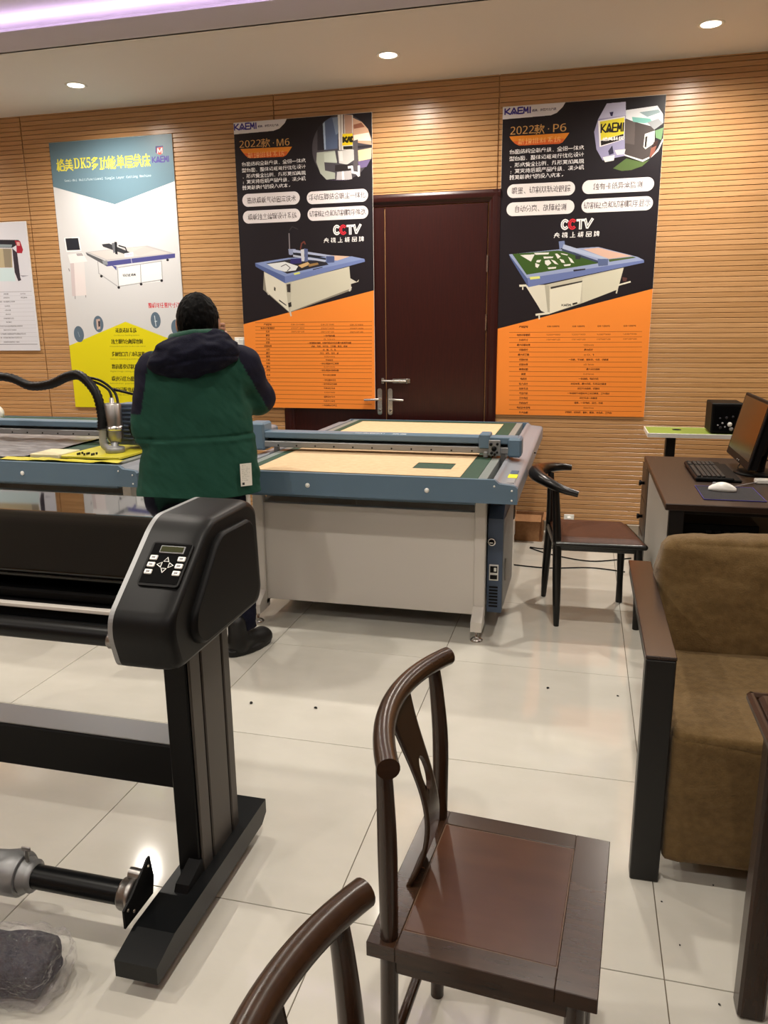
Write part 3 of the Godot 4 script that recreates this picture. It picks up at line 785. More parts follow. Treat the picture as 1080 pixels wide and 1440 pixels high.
func jacket_d(p: Vector3) -> float:
	var k := 0
	while k < TORSO.size() - 2 and p.y > TORSO[k + 1][0]:
		k += 1
	var t := clampf((p.y - TORSO[k][0]) / (TORSO[k + 1][0] - TORSO[k][0]), 0.0, 1.0)
	var cx: float = lerpf(TORSO[k][1], TORSO[k + 1][1], t)
	var a: float = lerpf(TORSO[k][2], TORSO[k + 1][2], t)
	var b: float = lerpf(TORSO[k][3], TORSO[k + 1][3], t)
	var lean := (p.y - 0.7) * -0.05
	var q := Vector2((p.x - cx) / a, (p.z - lean) / b)
	var r := pow(pow(absf(q.x), 2.4) + pow(absf(q.y), 2.4), 1.0 / 2.4)
	var d := (r - 1.0) * b * 1.05
	d = maxf(d, p.y - 1.44)
	# arms
	var sh := Vector3(-0.165, 1.265, -0.02)
	var arm := smin(cap_d(p, sh, Vector3(-0.208, 1.03, 0.0), 0.09, 0.068), cap_d(p, Vector3(-0.208, 1.03, 0.0), Vector3(-0.215, 0.94, -0.2), 0.068, 0.05), 0.03)
	d = smin(d, arm, 0.035)
	var sh2 := Vector3(0.185, 1.285, -0.02)
	arm = smin(cap_d(p, sh2, Vector3(0.258, 1.145, -0.1), 0.092, 0.07), cap_d(p, Vector3(0.258, 1.145, -0.1), Vector3(0.135, 1.35, -0.2), 0.07, 0.05), 0.03)
	d = smin(d, arm, 0.04)
	# waist cord and cloth folds
	var back := smoothstep(-0.05, 0.05, p.z)
	d += 0.006 * exp(-pow((p.y - 1.0 - 0.02 * p.x) / 0.007, 2.0))
	d -= 0.004 * exp(-pow((p.y - 0.985 - 0.02 * p.x) / 0.012, 2.0))
	d += 0.011 * wrinkle.get_noise_3d(p.x * 1.3, p.y * 0.8, p.z) + 0.0035 * wrinkle.get_noise_3d(p.x * 3.0 + p.y * 2.0, p.y * 2.2, p.z * 2.0 + 9.0)
	return maxf(d, 0.735 + 0.012 * sin(p.x * 9.0) - p.y)

func jacket_dye(p: Vector3) -> Color:
	var green := Color(0.014, 0.062, 0.042)
	var navy := Color(0.008, 0.009, 0.02)
	# dark yoke over the shoulders and down the outside of the sleeves
	if p.x > 0.0:
		var edge := 0.2 + (1.3 - p.y) * 0.5
		if p.x > edge and p.y > 1.08 and p.z > -0.3:
			return navy
	else:
		var edge := -0.185 - (1.3 - p.y) * 0.22
		if p.x < edge and p.y > 1.1:
			return navy
	if p.y > 1.4:
		return green
	return green

func hood_d(p: Vector3) -> float:
	var q := p - Vector3(0.005, 1.338, 0.085)
	q = q.rotated(Vector3(0, 0, 1), -0.16)
	var d := ell_d(q, Vector3.ZERO, Vector3(0.195, 0.088, 0.105))
	d = smin(d, ell_d(q, Vector3(0.02, 0.042, -0.03), Vector3(0.14, 0.042, 0.1)), 0.04)
	d += 0.016 * wrinkle.get_noise_3d(q.x * 1.6, q.y * 3.0, q.z * 1.5 + 4.0)
	d += 0.007 * exp(-pow((q.y + 0.012 + 0.6 * q.x * q.x) / 0.008, 2.0))
	return d

func collar_d(p: Vector3) -> float:
	var q := p - Vector3(0.02, 1.404, 0.004)
	q = q.rotated(Vector3(0, 0, 1), -0.05)
	q.y += 1.1 * q.x * q.x
	var r := Vector2(q.x / 0.105, (q.z + 0.01) / 0.105)
	var l := r.length()
	var ringd := Vector2((l - 1.0) * 0.108, maxf(absf(q.y) - 0.022, 0.0)).length() - 0.02
	return ringd + 0.004 * wrinkle.get_noise_3d(q.x * 2.0, q.y * 2.0, q.z * 2.0)

func body_d(p: Vector3) -> float:
	var hc := Vector3(0.022, 1.478, -0.05)
	var d := ell_d(p, hc, Vector3(0.078, 0.105, 0.094))
	d = smin(d, ell_d(p, hc + Vector3(0, -0.045, -0.03), Vector3(0.06, 0.075, 0.065)), 0.03)
	d = smin(d, cap_d(p, Vector3(0.035, 1.3, 0.0), Vector3(0.025, 1.41, -0.03), 0.075, 0.056), 0.02)
	# nose, brow, chin, ears
	d = smin(d, cap_d(p, hc + Vector3(0, 0.0, -0.09), hc + Vector3(0, -0.035, -0.112), 0.008, 0.013), 0.012)
	d = smin(d, ell_d(p, hc + Vector3(0, -0.1, -0.075), Vector3(0.024, 0.016, 0.018)), 0.02)
	for s in [-1.0, 1.0]:
		d = smin(d, ell_d(p, hc + Vector3(s * 0.083, -0.015, 0.0), Vector3(0.011, 0.031, 0.019)), 0.006)
	# chest and the arm that holds the phone
	d = smin(d, ell_d(p, Vector3(0.02, 1.2, -0.02), Vector3(0.15, 0.2, 0.09)), 0.04)
	d = smin(d, cap_d(p, Vector3(0.16, 1.28, -0.02), Vector3(0.258, 1.145, -0.1), 0.05, 0.042), 0.03)
	d = smin(d, cap_d(p, Vector3(0.258, 1.145, -0.1), Vector3(0.13, 1.365, -0.2), 0.04, 0.027), 0.02)
	# hand: palm, four fingers round the phone, thumb on its other side
	d = smin(d, cap_d(p, Vector3(0.13, 1.365, -0.2), Vector3(0.12, 1.418, -0.168), 0.025, 0.024), 0.012)
	for k in 4:
		var b := Vector3(0.122, 1.4 + 0.017 * k, -0.16 + 0.003 * k)
		var m := b + Vector3(0.003, 0.012, 0.036)
		var e := b + Vector3(-0.012, 0.014, 0.056 - 0.004 * absf(k - 1.5))
		d = minf(d, smin(cap_d(p, b, m, 0.0095, 0.0088), cap_d(p, m, e, 0.0088, 0.0078), 0.006))
	d = smin(d, cap_d(p, Vector3(0.125, 1.4, -0.185), Vector3(0.104, 1.455, -0.18), 0.011, 0.009), 0.008)
	return d

func hair_d(p: Vector3) -> float:
	var hc := Vector3(0.022, 1.48, -0.046)
	var d := ell_d(p, hc + Vector3(0, 0.006, 0.004), Vector3(0.088, 0.112, 0.103))
	d += 0.0045 * wrinkle.get_noise_3d(p.x * 9.0, p.y * 5.0, p.z * 9.0)
	# hairline: open at the face, short at the nape, cut round the ears
	var f := (p.z - hc.z) * 0.8 + (p.y - hc.y) * 0.75 + 0.028
	d = maxf(d, -f)
	d = maxf(d, 1.405 - p.y)
	for s in [-1.0, 1.0]:
		d = maxf(d, -(ell_d(p, hc + Vector3(s * 0.088, -0.02, -0.008), Vector3(0.026, 0.034, 0.022))))
	return d

func trousers_d(p: Vector3) -> float:
	var d := ell_d(p, Vector3(-0.01, 0.8, 0.0), Vector3(0.17, 0.12, 0.12))
	for s in [0, 1]:
		var h := Vector3(-0.1, 0.8, 0.0) if s == 0 else Vector3(0.08, 0.8, 0.0)
		var kn := Vector3(-0.115, 0.45, -0.03) if s == 0 else Vector3(0.12, 0.45, -0.03)
		var an := Vector3(-0.115, 0.11, 0.0) if s == 0 else Vector3(0.145, 0.11, 0.02)
		d = smin(d, smin(cap_d(p, h, kn, 0.098, 0.075), cap_d(p, kn, an, 0.075, 0.062), 0.03), 0.03)
	d += 0.012 * wrinkle.get_noise_3d(p.x * 2.0, p.y * 3.0, p.z * 2.0)
	return maxf(d, 0.1 - p.y)

func boot_d(p: Vector3) -> float:
	# toe towards -z, sole at y = 0
	var d := cap_d(p, Vector3(0, 0.07, 0.05), Vector3(0, 0.15, 0.055), 0.052, 0.05)
	d = smin(d, cap_d(p, Vector3(0, 0.045, 0.045), Vector3(0, 0.04, -0.12), 0.05, 0.045), 0.05)
	d = smin(d, ell_d(p, Vector3(0, 0.035, -0.12), Vector3(0.052, 0.045, 0.07)), 0.03)
	var sole := maxf(ell_d(Vector3(p.x, 0, p.z), Vector3(0, 0, -0.03), Vector3(0.058, 0.1, 0.155)), absf(p.y - 0.015) - 0.015)
	d = minf(maxf(d, 0.02 - p.y), sole)
	return maxf(d, -p.y)

func person() -> void:
	wrinkle.seed = 21
	wrinkle.frequency = 5.0
	wrinkle.fractal_octaves = 2
	var t := thing("person", "person seen from behind in a green hooded jacket, phone at one ear", "person", Vector3(-1.605, 0, 2.5), deg_to_rad(24))
	var skin := paint(Color(0.70, 0.52, 0.42), 0.55)
	skin.subsurf_scatter_enabled = true
	skin.subsurf_scatter_strength = 0.15
	put("body", nets(body_d, Vector3(-0.18, 1.0, -0.22), Vector3(0.32, 1.63, 0.13), 0.006), skin, t)
	var hairm := paint(Color(0.014, 0.013, 0.014), 0.7, 0.0, 0.22)
	hairm.normal_enabled = true
	hairm.normal_texture = noise_tex(131, 0.2, [], 256, 3, true, 4.0)
	hairm.uv1_triplanar = true
	hairm.uv1_scale = Vector3(14, 4, 14)
	hairm.normal_scale = 0.25
	put("hair", nets(hair_d, Vector3(-0.09, 1.39, -0.17), Vector3(0.135, 1.62, 0.08), 0.005), hairm, t, "short black hair")
	var jm := fabric(Color(1, 1, 1), 141)
	jm.albedo_texture = null
	jm.albedo_color = Color(1, 1, 1)
	jm.vertex_color_use_as_albedo = true
	jm.roughness = 0.85
	jm.normal_scale = 0.12
	jm.rim_enabled = false
	put("jacket", nets(jacket_d, Vector3(-0.34, 0.7, -0.3), Vector3(0.36, 1.47, 0.24), 0.008, jacket_dye), jm, t, "dark green jacket with navy shoulders and sleeves")
	put("hood", nets(hood_d, Vector3(-0.24, 1.2, -0.08), Vector3(0.27, 1.48, 0.24), 0.008), M.navy, t, "navy hood hanging at the back")
	var gm := fabric(Color(0.135, 0.29, 0.235), 142)
	put("collar", nets(collar_d, Vector3(-0.14, 1.32, -0.16), Vector3(0.18, 1.48, 0.16), 0.007), gm, t, "green collar")
	put("trousers", nets(trousers_d, Vector3(-0.25, 0.05, -0.2), Vector3(0.25, 0.96, 0.2), 0.012), M.navy, t)
	var bm := paint(Color(0.02, 0.02, 0.024), 0.5)
	var boot := nets(boot_d, Vector3(-0.09, -0.02, -0.24), Vector3(0.09, 0.23, 0.15), 0.008)
	for k in 2:
		var b := put("boot", boot, bm, t, "black boot")
		b.position = Vector3(-0.115, 0, 0.0) if k == 0 else Vector3(0.15, 0.0, 0.045)
		b.scale = Vector3(0.86, 0.95, 0.82)
		b.rotation.y = deg_to_rad(8 if k == 0 else -48)
	# cloth label near the hem
	sheet_new(60, 110, Color.html("d9d6cb"))
	for k in 9:
		letter("6a6862", "III II IIII I", 8, 8 + 9 * k, 36 + (k * 7) % 16, 12 + 9 * k)
	ink_box("3a3a38", 8, 92, 20, 104)
	var st := sf()
	var c := Vector3(0.193, 0.84, 0.132)
	var e := Vector3(0.024, 0.0, -0.0095)
	var u := Vector3(0.0, 0.048, -0.004)
	var q := [c - e + u, c + e + u, c + e - u, c - e - u]
	var uv := [Vector2(0, 0), Vector2(1, 0), Vector2(1, 1), Vector2(0, 1)]
	for i in [0, 1, 2, 0, 2, 3]:
		st.set_uv(uv[i])
		st.add_vertex(q[i])
	part("cloth_label", st, printed(0.8), t, "white cloth label")
	# the phone in the hand
	var ph := thing("mobile_phone", "black mobile phone held to the ear of the person in green", "phone", Vector3(-1.605, 0, 2.5) + Vector3(0.111, 1.44, -0.13).rotated(Vector3.UP, deg_to_rad(24)), deg_to_rad(24))
	put("case", done(box(Vector3(0.009, 0.15, 0.072), Vector3.ZERO, 0.003, Basis.from_euler(Vector3(0.5, 0.0, 0.12)))), M.black, ph)
	put("screen", done(box(Vector3(0.002, 0.142, 0.066), Vector3(-0.0048, 0, 0), 0.0006, Basis.from_euler(Vector3(0.5, 0.0, 0.12)))), M.piano, ph)
# ---------------------------------------------------------------- furniture
func horn_chair() -> void:
	var wood := paint(Color(0.028, 0.02, 0.018), 0.28)
	var leather := grained([Color(0.25, 0.135, 0.07), Color(0.28, 0.15, 0.08), Color(0.31, 0.17, 0.09)], 151, Vector3(4, 4, 4), 0.55, 0.4)
	var edge := paint(Color(0.03, 0.033, 0.032), 0.25)
	var t := thing("horn_chair", "black chair with curved horn back and brown leather seat, pulled up to the desk", "chair", Vector3(0.08, 0, 1.63))
	var legs := [[Vector3(-0.07, 0, 1.855), Vector3(-0.085, 0.44, 1.83)], [Vector3(-0.154, 0, 1.427), Vector3(-0.135, 0.44, 1.46)], [Vector3(0.244, 0, 1.43), Vector3(0.235, 0.42, 1.45)], [Vector3(0.309, 0, 1.812), Vector3(0.295, 0.42, 1.80)]]
	for k in 4:
		var a: Vector3 = legs[k][0]
		var b: Vector3 = legs[k][1]
		var st := sf()
		if k < 2:
			var topv := b + (b - a) * 0.45 + Vector3(-0.012, 0.0, -0.015 if k == 0 else 0.02)
			topv.y = 0.70
			tube(st, smooth_path([a, a.lerp(b, 0.5), b, topv], 14), [0.013, 0.015, 0.017, 0.019, 0.02, 0.0205, 0.021, 0.021, 0.021, 0.0205, 0.02, 0.019, 0.018, 0.017, 0.016], 12)
		else:
			tube(st, PackedVector3Array([a, a.lerp(b, 0.3), a.lerp(b, 0.7), b]), [0.018, 0.016, 0.02, 0.02], 12)
		wpart("leg", st, wood, t)
	# seat frame
	var fr := sf()
	var pts := [Vector3(-0.085, 0.405, 1.83), Vector3(-0.135, 0.405, 1.46), Vector3(0.235, 0.40, 1.45), Vector3(0.295, 0.40, 1.80)]
	for k in 4:
		tube(fr, PackedVector3Array([pts[k], pts[(k + 1) % 4]]), 0.017, 8, 1.4)
	wpart("seat_frame", fr, wood, t)
	# leather seat: a padded sheet, higher at the rim
	var seat := sf()
	var g := []
	var n := 14
	for i in n + 1:
		var row := []
		for k in n + 1:
			var u := i / float(n)
			var v := k / float(n)
			var x := lerpf(lerpf(-0.14, -0.088, v), lerpf(0.25, 0.325, v), u)
			var z := lerpf(lerpf(1.435, 1.43, u), lerpf(1.85, 1.83, u), v)
			var r := maxf(absf(u - 0.5), absf(v - 0.5)) * 2.0
			var y := 0.452 - 0.012 * (1.0 - r * r) - 0.022 * smoothstep(0.9, 1.0, r)
			row.append(Vector3(x, y, z))
		g.append(row)
	seat.set_smooth_group(0)
	for i in n:
		for k in n:
			face(seat, [g[i][k], g[i + 1][k], g[i + 1][k + 1], g[i][k + 1]], g[i][k] - Vector3(0, 1, 0))
	wpart("seat", seat, leather, t, "brown leather seat")
	var rim := sf()
	var rp := PackedVector3Array()
	for q in [g[0][0], g[n][0], g[n][n], g[0][n], g[0][0]]:
		rp.append(q - Vector3(0, 0.012, 0))
	for k in 4:
		tube(rim, PackedVector3Array([rp[k], rp[k + 1]]), 0.0135, 10)
	wpart("seat_rim", rim, edge, t)
	# horn shaped top rail
	var rail := sf()
	var p := smooth_path([Vector3(0.005, 0.672, 1.865), Vector3(-0.07, 0.69, 1.85), Vector3(-0.145, 0.712, 1.79), Vector3(-0.195, 0.722, 1.69), Vector3(-0.205, 0.722, 1.62), Vector3(-0.19, 0.722, 1.53), Vector3(-0.14, 0.722, 1.45), Vector3(-0.085, 0.72, 1.41), Vector3(-0.035, 0.717, 1.405)], 40)
	var rr := []
	for i in p.size():
		var s := absf(i / float(p.size() - 1) - 0.5) * 2.0
		rr.append(0.0155 + 0.026 * pow(1.0 - s, 1.2))
	tube(rail, p, rr, 14)
	wpart("horn_rail", rail, wood, t)

func desk() -> void:
	M.desk_top = grained([Color(0.13, 0.085, 0.06), Color(0.165, 0.11, 0.08), Color(0.195, 0.13, 0.095)], 161, Vector3(5, 5, 0.8), 0.38, 0.5, 0.03)
	M.desk_dark = paint(Color(0.05, 0.03, 0.026), 0.45)
	M.grey_panel = paint(Color(0.62, 0.61, 0.58), 0.5)
	var t := thing("desk", "dark brown office desk with a grey side panel, behind the sofa", "desk", Vector3(1.1, 0, 1.75))
	wpart("desk_top", span(Vector3(0.345, 0.722, 1.148), Vector3(1.85, 0.75, 2.342), 0.003), M.desk_top, t)
	wpart("side_panel", span(Vector3(0.362, 0.0, 1.31), Vector3(0.378, 0.721, 2.315), 0.002), M.grey_panel, t)
	wpart("leg", span(Vector3(0.36, 0.0, 1.16), Vector3(0.40, 0.721, 1.305), 0.002), M.desk_dark, t)
	wpart("leg", span(Vector3(0.362, 0.0, 2.3), Vector3(0.42, 0.721, 2.33), 0.002), M.desk_dark, t)
	wpart("end_panel", span(Vector3(1.79, 0.0, 1.16), Vector3(1.83, 0.721, 2.33), 0.002), M.desk_dark, t)
	wpart("front_rail", span(Vector3(0.421, 0.703, 2.28), Vector3(1.79, 0.721, 2.31), 0.002), M.desk_dark, t)
	wpart("inner_shelf", span(Vector3(0.38, 0.565, 1.75), Vector3(1.785, 0.583, 2.29), 0.002), M.desk_dark, t)
	wpart("shelf_edge", span(Vector3(0.38, 0.567, 2.291), Vector3(0.42, 0.581, 2.333), 0.001), M.grey_panel, t)
	# drawers on the side away from the room, seen edge on
	var c := thing("drawer_cabinet", "narrow dark brown drawer cabinet with black knobs between desk and wall", "cabinet", Vector3(0.6, 0, 0.85))
	wpart("body", span(Vector3(0.39, 0.03, 0.665), Vector3(0.85, 0.66, 1.08), 0.003), M.desk_top, c)
	for k in 3:
		var dr := wpart("drawer", span(Vector3(0.377, 0.05 + 0.2 * k, 0.68), Vector3(0.389, 0.24 + 0.2 * k, 1.065), 0.002), M.desk_top, c)
		var kn := sf()
		lathe(kn, [Vector2(0, 0), Vector2(0.009, 0), Vector2(0.009, 0.014), Vector2(0.016, 0.02), Vector2(0.016, 0.03), Vector2(0, 0.032)], Vector3(0.377, 0.145 + 0.2 * k, 0.87), Vector3(-1, 0, 0), 14)
		part("knob", kn, M.black, dr)
	wpart("plinth", span(Vector3(0.4, 0.0, 0.68), Vector3(0.84, 0.03, 1.07)), M.black, c)
	# device on the inner shelf
	var b := thing("recorder", "flat black electronic box lying on the shelf inside the desk", "recorder", Vector3(0.72, 0.583, 2.05))
	wpart("case", span(Vector3(0.425, 0.587, 1.85), Vector3(0.72, 0.65, 2.24), 0.003), M.black, b)
	wpart("front_plate", span(Vector3(0.43, 0.591, 2.24), Vector3(0.715, 0.646, 2.246), 0.001), M.body_side, b)
	for k in 5:
		wpart("button", span(Vector3(0.52 + 0.035 * k, 0.614, 2.246), Vector3(0.54 + 0.035 * k, 0.624, 2.25), 0.001), M.dark_steel, b)
	for q in [0.45, 0.7]:
		wpart("rubber_foot", span(Vector3(q - 0.01, 0.5832, 1.9), Vector3(q + 0.01, 0.587, 2.2)), M.black_matt, b)
	for q in [[0.5, 0.53, 0.02], [0.6, 0.6, -0.01], [0.78, 0.7, 0.03], [0.83, 0.82, 0.0], [0.9, 0.87, 0.02], [0.94, 0.96, 0.03], [0.99, 0.93, -0.02]]:
		var cs := sf()
		tube(cs, smooth_path([Vector3(q[0], 0.721, 1.80), Vector3(q[0] + 0.02, 0.66, 1.80), Vector3(q[1], 0.62, 1.79 + q[2] * 0.5), Vector3(q[1] + 0.02, 0.5865, 1.80)], 12), 0.0035, 6)
		tag(wpart("cable", cs, M.black, self), "thin black cable hanging inside the desk", "cable", "cables inside the desk")
	# keyboard, mouse, pad
	var kb := thing("keyboard", "black computer keyboard lying askew on the dark desk", "keyboard", Vector3(0.6, 0.75, 1.63), deg_to_rad(90))
	put("case", done(box(Vector3(0.44, 0.018, 0.165), Vector3(0, 0.012, 0.0), 0.005)), M.body_side, kb)
	put("palm_rest", done(box(Vector3(0.44, 0.012, 0.04), Vector3(0, 0.007, 0.095), 0.004)), M.body_side, kb)
	var keym := paint(Color(0.09, 0.085, 0.08), 0.5)
	var key := done(box(Vector3(0.0165, 0.008, 0.0165), Vector3.ZERO, 0.0022))
	for r in 6:
		for k in 21:
			if k == 15 or (r == 5 and k > 3 and k < 9) or k == 19 and r < 1:
				continue
			var o := put("key", key, keym, kb)
			o.position = Vector3(-0.2 + 0.0193 * k + (0.006 if k > 14 else 0.0), 0.0245, -0.066 + 0.0195 * r + (0.006 if r > 0 else 0.0))
	var sb := put("space_bar", done(box(Vector3(0.11, 0.008, 0.0165), Vector3.ZERO, 0.0022)), keym, kb)
	sb.position = Vector3(-0.08, 0.0245, 0.0375)
	var pad := thing("mouse_pad", "dark mouse pad with a purple stitched edge on the desk", "mouse pad", Vector3(0.62, 0.75, 2.1))
	put("cloth", done(box(Vector3(0.235, 0.003, 0.28), Vector3(0, 0.0015, 0), 0.001)), fabric(Color(0.10, 0.10, 0.12), 171), pad)
	var edge := paint(Color(0.22, 0.18, 0.5), 0.7)
	for q in [[Vector3(-0.1175, 0.003, 0), Vector3(0.003, 0.003, 0.282)], [Vector3(0.1175, 0.003, 0), Vector3(0.003, 0.003, 0.282)], [Vector3(0, 0.003, -0.14), Vector3(0.237, 0.003, 0.003)], [Vector3(0, 0.003, 0.14), Vector3(0.237, 0.003, 0.003)]]:
		put("stitched_edge", done(box(q[1], q[0], 0.001)), edge, pad)
	var mo := thing("computer_mouse", "white computer mouse with grey side on the mouse pad", "mouse", Vector3(0.60, 0.753, 2.05), deg_to_rad(75))
	var ms := sf()
	var rings := []
	for i in 13:
		var u := i / 12.0
		var ring := PackedVector3Array()
		var w := 0.031 * pow(sin(PI * clampf(u * 0.94 + 0.03, 0, 1)), 0.4)
		var h := 0.036 * pow(sin(PI * clampf(u * 0.85 + 0.07, 0, 1)), 0.75)
		for k in 16:
			var a := TAU * k / 16.0
			ring.append(Vector3(cos(a) * w, maxf(0.0, sin(a)) * h + 0.002, lerpf(-0.055, 0.055, u)))
		ring.reverse()
		rings.append(ring)
	loft(ms, rings, true, true)
	part("shell", ms, M.white_gloss, mo)
	put("side_grip", done(box(Vector3(0.004, 0.014, 0.07), Vector3(0.0295, 0.012, 0.0), 0.0015)), M.label_grey, mo)
	put("wheel", done(box(Vector3(0.007, 0.01, 0.016), Vector3(0, 0.03, -0.033), 0.003)), M.label_grey, mo)
	var mc := sf()
	tube(mc, smooth_path([Vector3(0.652, 0.765, 2.02), Vector3(0.70, 0.758, 1.93), Vector3(0.78, 0.757, 1.85), Vector3(0.9, 0.757, 1.8), Vector3(1.0, 0.754, 1.75)], 16), 0.002, 6)
	tag(part("mouse_cable", mc, M.label_grey, self), "thin grey mouse cable trailing over the desk to the monitor foot", "cable")
	# monitor
	var mt := thing("monitor", "black flat monitor on a curved foot, turned to the horn chair", "monitor", Vector3(0.82, 0.75, 1.58))
	var tilt := Basis(Vector3(0, 0, 1), -0.22)
	var cc := Vector3(0.773, 0.957, 1.56)
	wpart("housing", box(Vector3(0.035, 0.305, 0.54), cc + tilt * Vector3(0.02, 0, 0), 0.006, tilt), M.body_side, mt)
	wpart("bezel", box(Vector3(0.012, 0.315, 0.55), cc, 0.004, tilt), M.body_side, mt)
	var scr := paint(Color(0.02, 0.02, 0.022), 0.2)
	wpart("screen", box(Vector3(0.004, 0.265, 0.51), cc + tilt * Vector3(-0.0055, 0.01, 0), 0.001, tilt), scr, mt)
	wpart("rear_bulge", box(Vector3(0.04, 0.2, 0.34), cc + tilt * Vector3(0.052, 0, 0), 0.015, tilt), M.body_side, mt)
	var nk := sf()
	tube(nk, smooth_path([Vector3(0.86, 0.92, 1.58), Vector3(0.85, 0.84, 1.58), Vector3(0.842, 0.80, 1.58), Vector3(0.838, 0.765, 1.58)], 10), [0.05, 0.048, 0.047, 0.046, 0.046, 0.047, 0.048, 0.05, 0.053, 0.056, 0.06], 14, 0.35, Vector3(1, 0, 0))
	wpart("neck", nk, M.body_side, mt)
	var ft := sf()
	lathe(ft, [Vector2(0, 0), Vector2(0.115, 0), Vector2(0.118, 0.004), Vector2(0.1, 0.012), Vector2(0.05, 0.018), Vector2(0, 0.02)], Vector3(0.84, 0.75, 1.58), Vector3.UP, 28)
	wpart("foot", ft, M.body_side, mt)
	for k in 2:
		var bt := sf()
		lathe(bt, [Vector2(0, 0), Vector2(0.005, 0), Vector2(0.005, 0.003), Vector2(0, 0.003)], cc + tilt * Vector3(-0.0065, -0.146, 0.02 + 0.04 * k), tilt * Vector3(-1, 0, 0), 12)
		wpart("button", bt, M.steel, mt)
	var pb := thing("white_adapter", "small white plug adapter lying on the desk beside the mouse pad", "adapter", Vector3(0.80, 0.75, 1.83))
	put("case", done(box(Vector3(0.06, 0.02, 0.05), Vector3(0, 0.01, 0), 0.004)), M.white_gloss, pb)
	for q in [[Vector3(0.84, 0.83, 1.6), Vector3(0.9, 0.8, 1.66), Vector3(0.95, 0.76, 1.7), Vector3(1.1, 0.754, 1.72)], [Vector3(0.79, 0.8, 1.45), Vector3(0.77, 0.77, 1.46), Vector3(0.76, 0.755, 1.5), Vector3(0.8, 0.754, 1.62)]]:
		var cs := sf()
		tube(cs, smooth_path(q, 12), 0.0028, 6)
		tag(part("monitor_cable", cs, M.black, self), "black cable running down from the monitor to the desk", "cable", "monitor cables")
	# green topped table by the wall with a loudspeaker on it
	var g := thing("side_table", "narrow table with green top, white edge and black legs along the slatted wall", "table", Vector3(1.05, 0, 0.45))
	var greenm := paint(Color(0.52, 0.60, 0.26), 0.4)
	wpart("top", span(Vector3(0.402, 0.783, 0.30), Vector3(1.72, 0.806, 0.62), 0.002), greenm, g)
	for q in [[Vector3(0.398, 0.780, 0.62), Vector3(1.724, 0.8062, 0.626)], [Vector3(0.398, 0.780, 0.294), Vector3(1.724, 0.8062, 0.30)], [Vector3(0.396, 0.780, 0.294), Vector3(0.402, 0.8062, 0.626)], [Vector3(1.72, 0.780, 0.294), Vector3(1.726, 0.8062, 0.626)]]:
		wpart("edge_band", span(q[0], q[1], 0.001), M.white_gloss, g)
	for x in [0.545, 1.6]:
		var lg := wpart("leg", span(Vector3(x - 0.028, 0.02, 0.42), Vector3(x + 0.028, 0.78, 0.5), 0.003), M.desk_dark, g)
		part("foot", span(Vector3(x - 0.03, 0.0, 0.32), Vector3(x + 0.03, 0.03, 0.6), 0.004), M.desk_dark, lg)
	var gr := sf()
	lathe(gr, [Vector2(0, 0), Vector2(0.026, 0), Vector2(0.026, 0.003), Vector2(0.018, 0.0035), Vector2(0.018, 0.0015), Vector2(0, 0.0015)], Vector3(0.58, 0.806, 0.44), Vector3.UP, 20)
	wpart("cable_grommet", gr, M.black, g)
	var sp := thing("loudspeaker", "small black box loudspeaker with knobs standing on the green table", "loudspeaker", Vector3(0.86, 0.806, 0.49))
	wpart("cabinet", span(Vector3(0.75, 0.811, 0.37), Vector3(0.925, 0.99, 0.6), 0.006), M.body_side, sp)
	wpart("rear_plate", span(Vector3(0.765, 0.825, 0.6), Vector3(0.912, 0.975, 0.603), 0.001), M.black_matt, sp)
	for q in [[0.855, 0.865, 0.014, 0], [0.815, 0.872, 0.006, 1], [0.80, 0.9, 0.006, 2], [0.835, 0.905, 0.008, 2], [0.87, 0.91, 0.007, 2], [0.865, 0.838, 0.012, 1], [0.805, 0.845, 0.009, 2], [0.83, 0.85, 0.005, 1], [0.79, 0.86, 0.005, 1]]:
		var ks := sf()
		lathe(ks, [Vector2(0, 0), Vector2(q[2], 0), Vector2(q[2] * 0.85, 0.008), Vector2(0, 0.008)], Vector3(q[0], q[1], 0.603), Vector3(0, 0, 1), 14)
		wpart("knob", ks, [M.white_gloss, M.label_grey, M.dark_steel][q[3]], sp)
	for q in [0.775, 0.9]:
		wpart("rubber_foot", span(Vector3(q - 0.01, 0.8064, 0.4), Vector3(q + 0.01, 0.811, 0.57)), M.black_matt, sp)

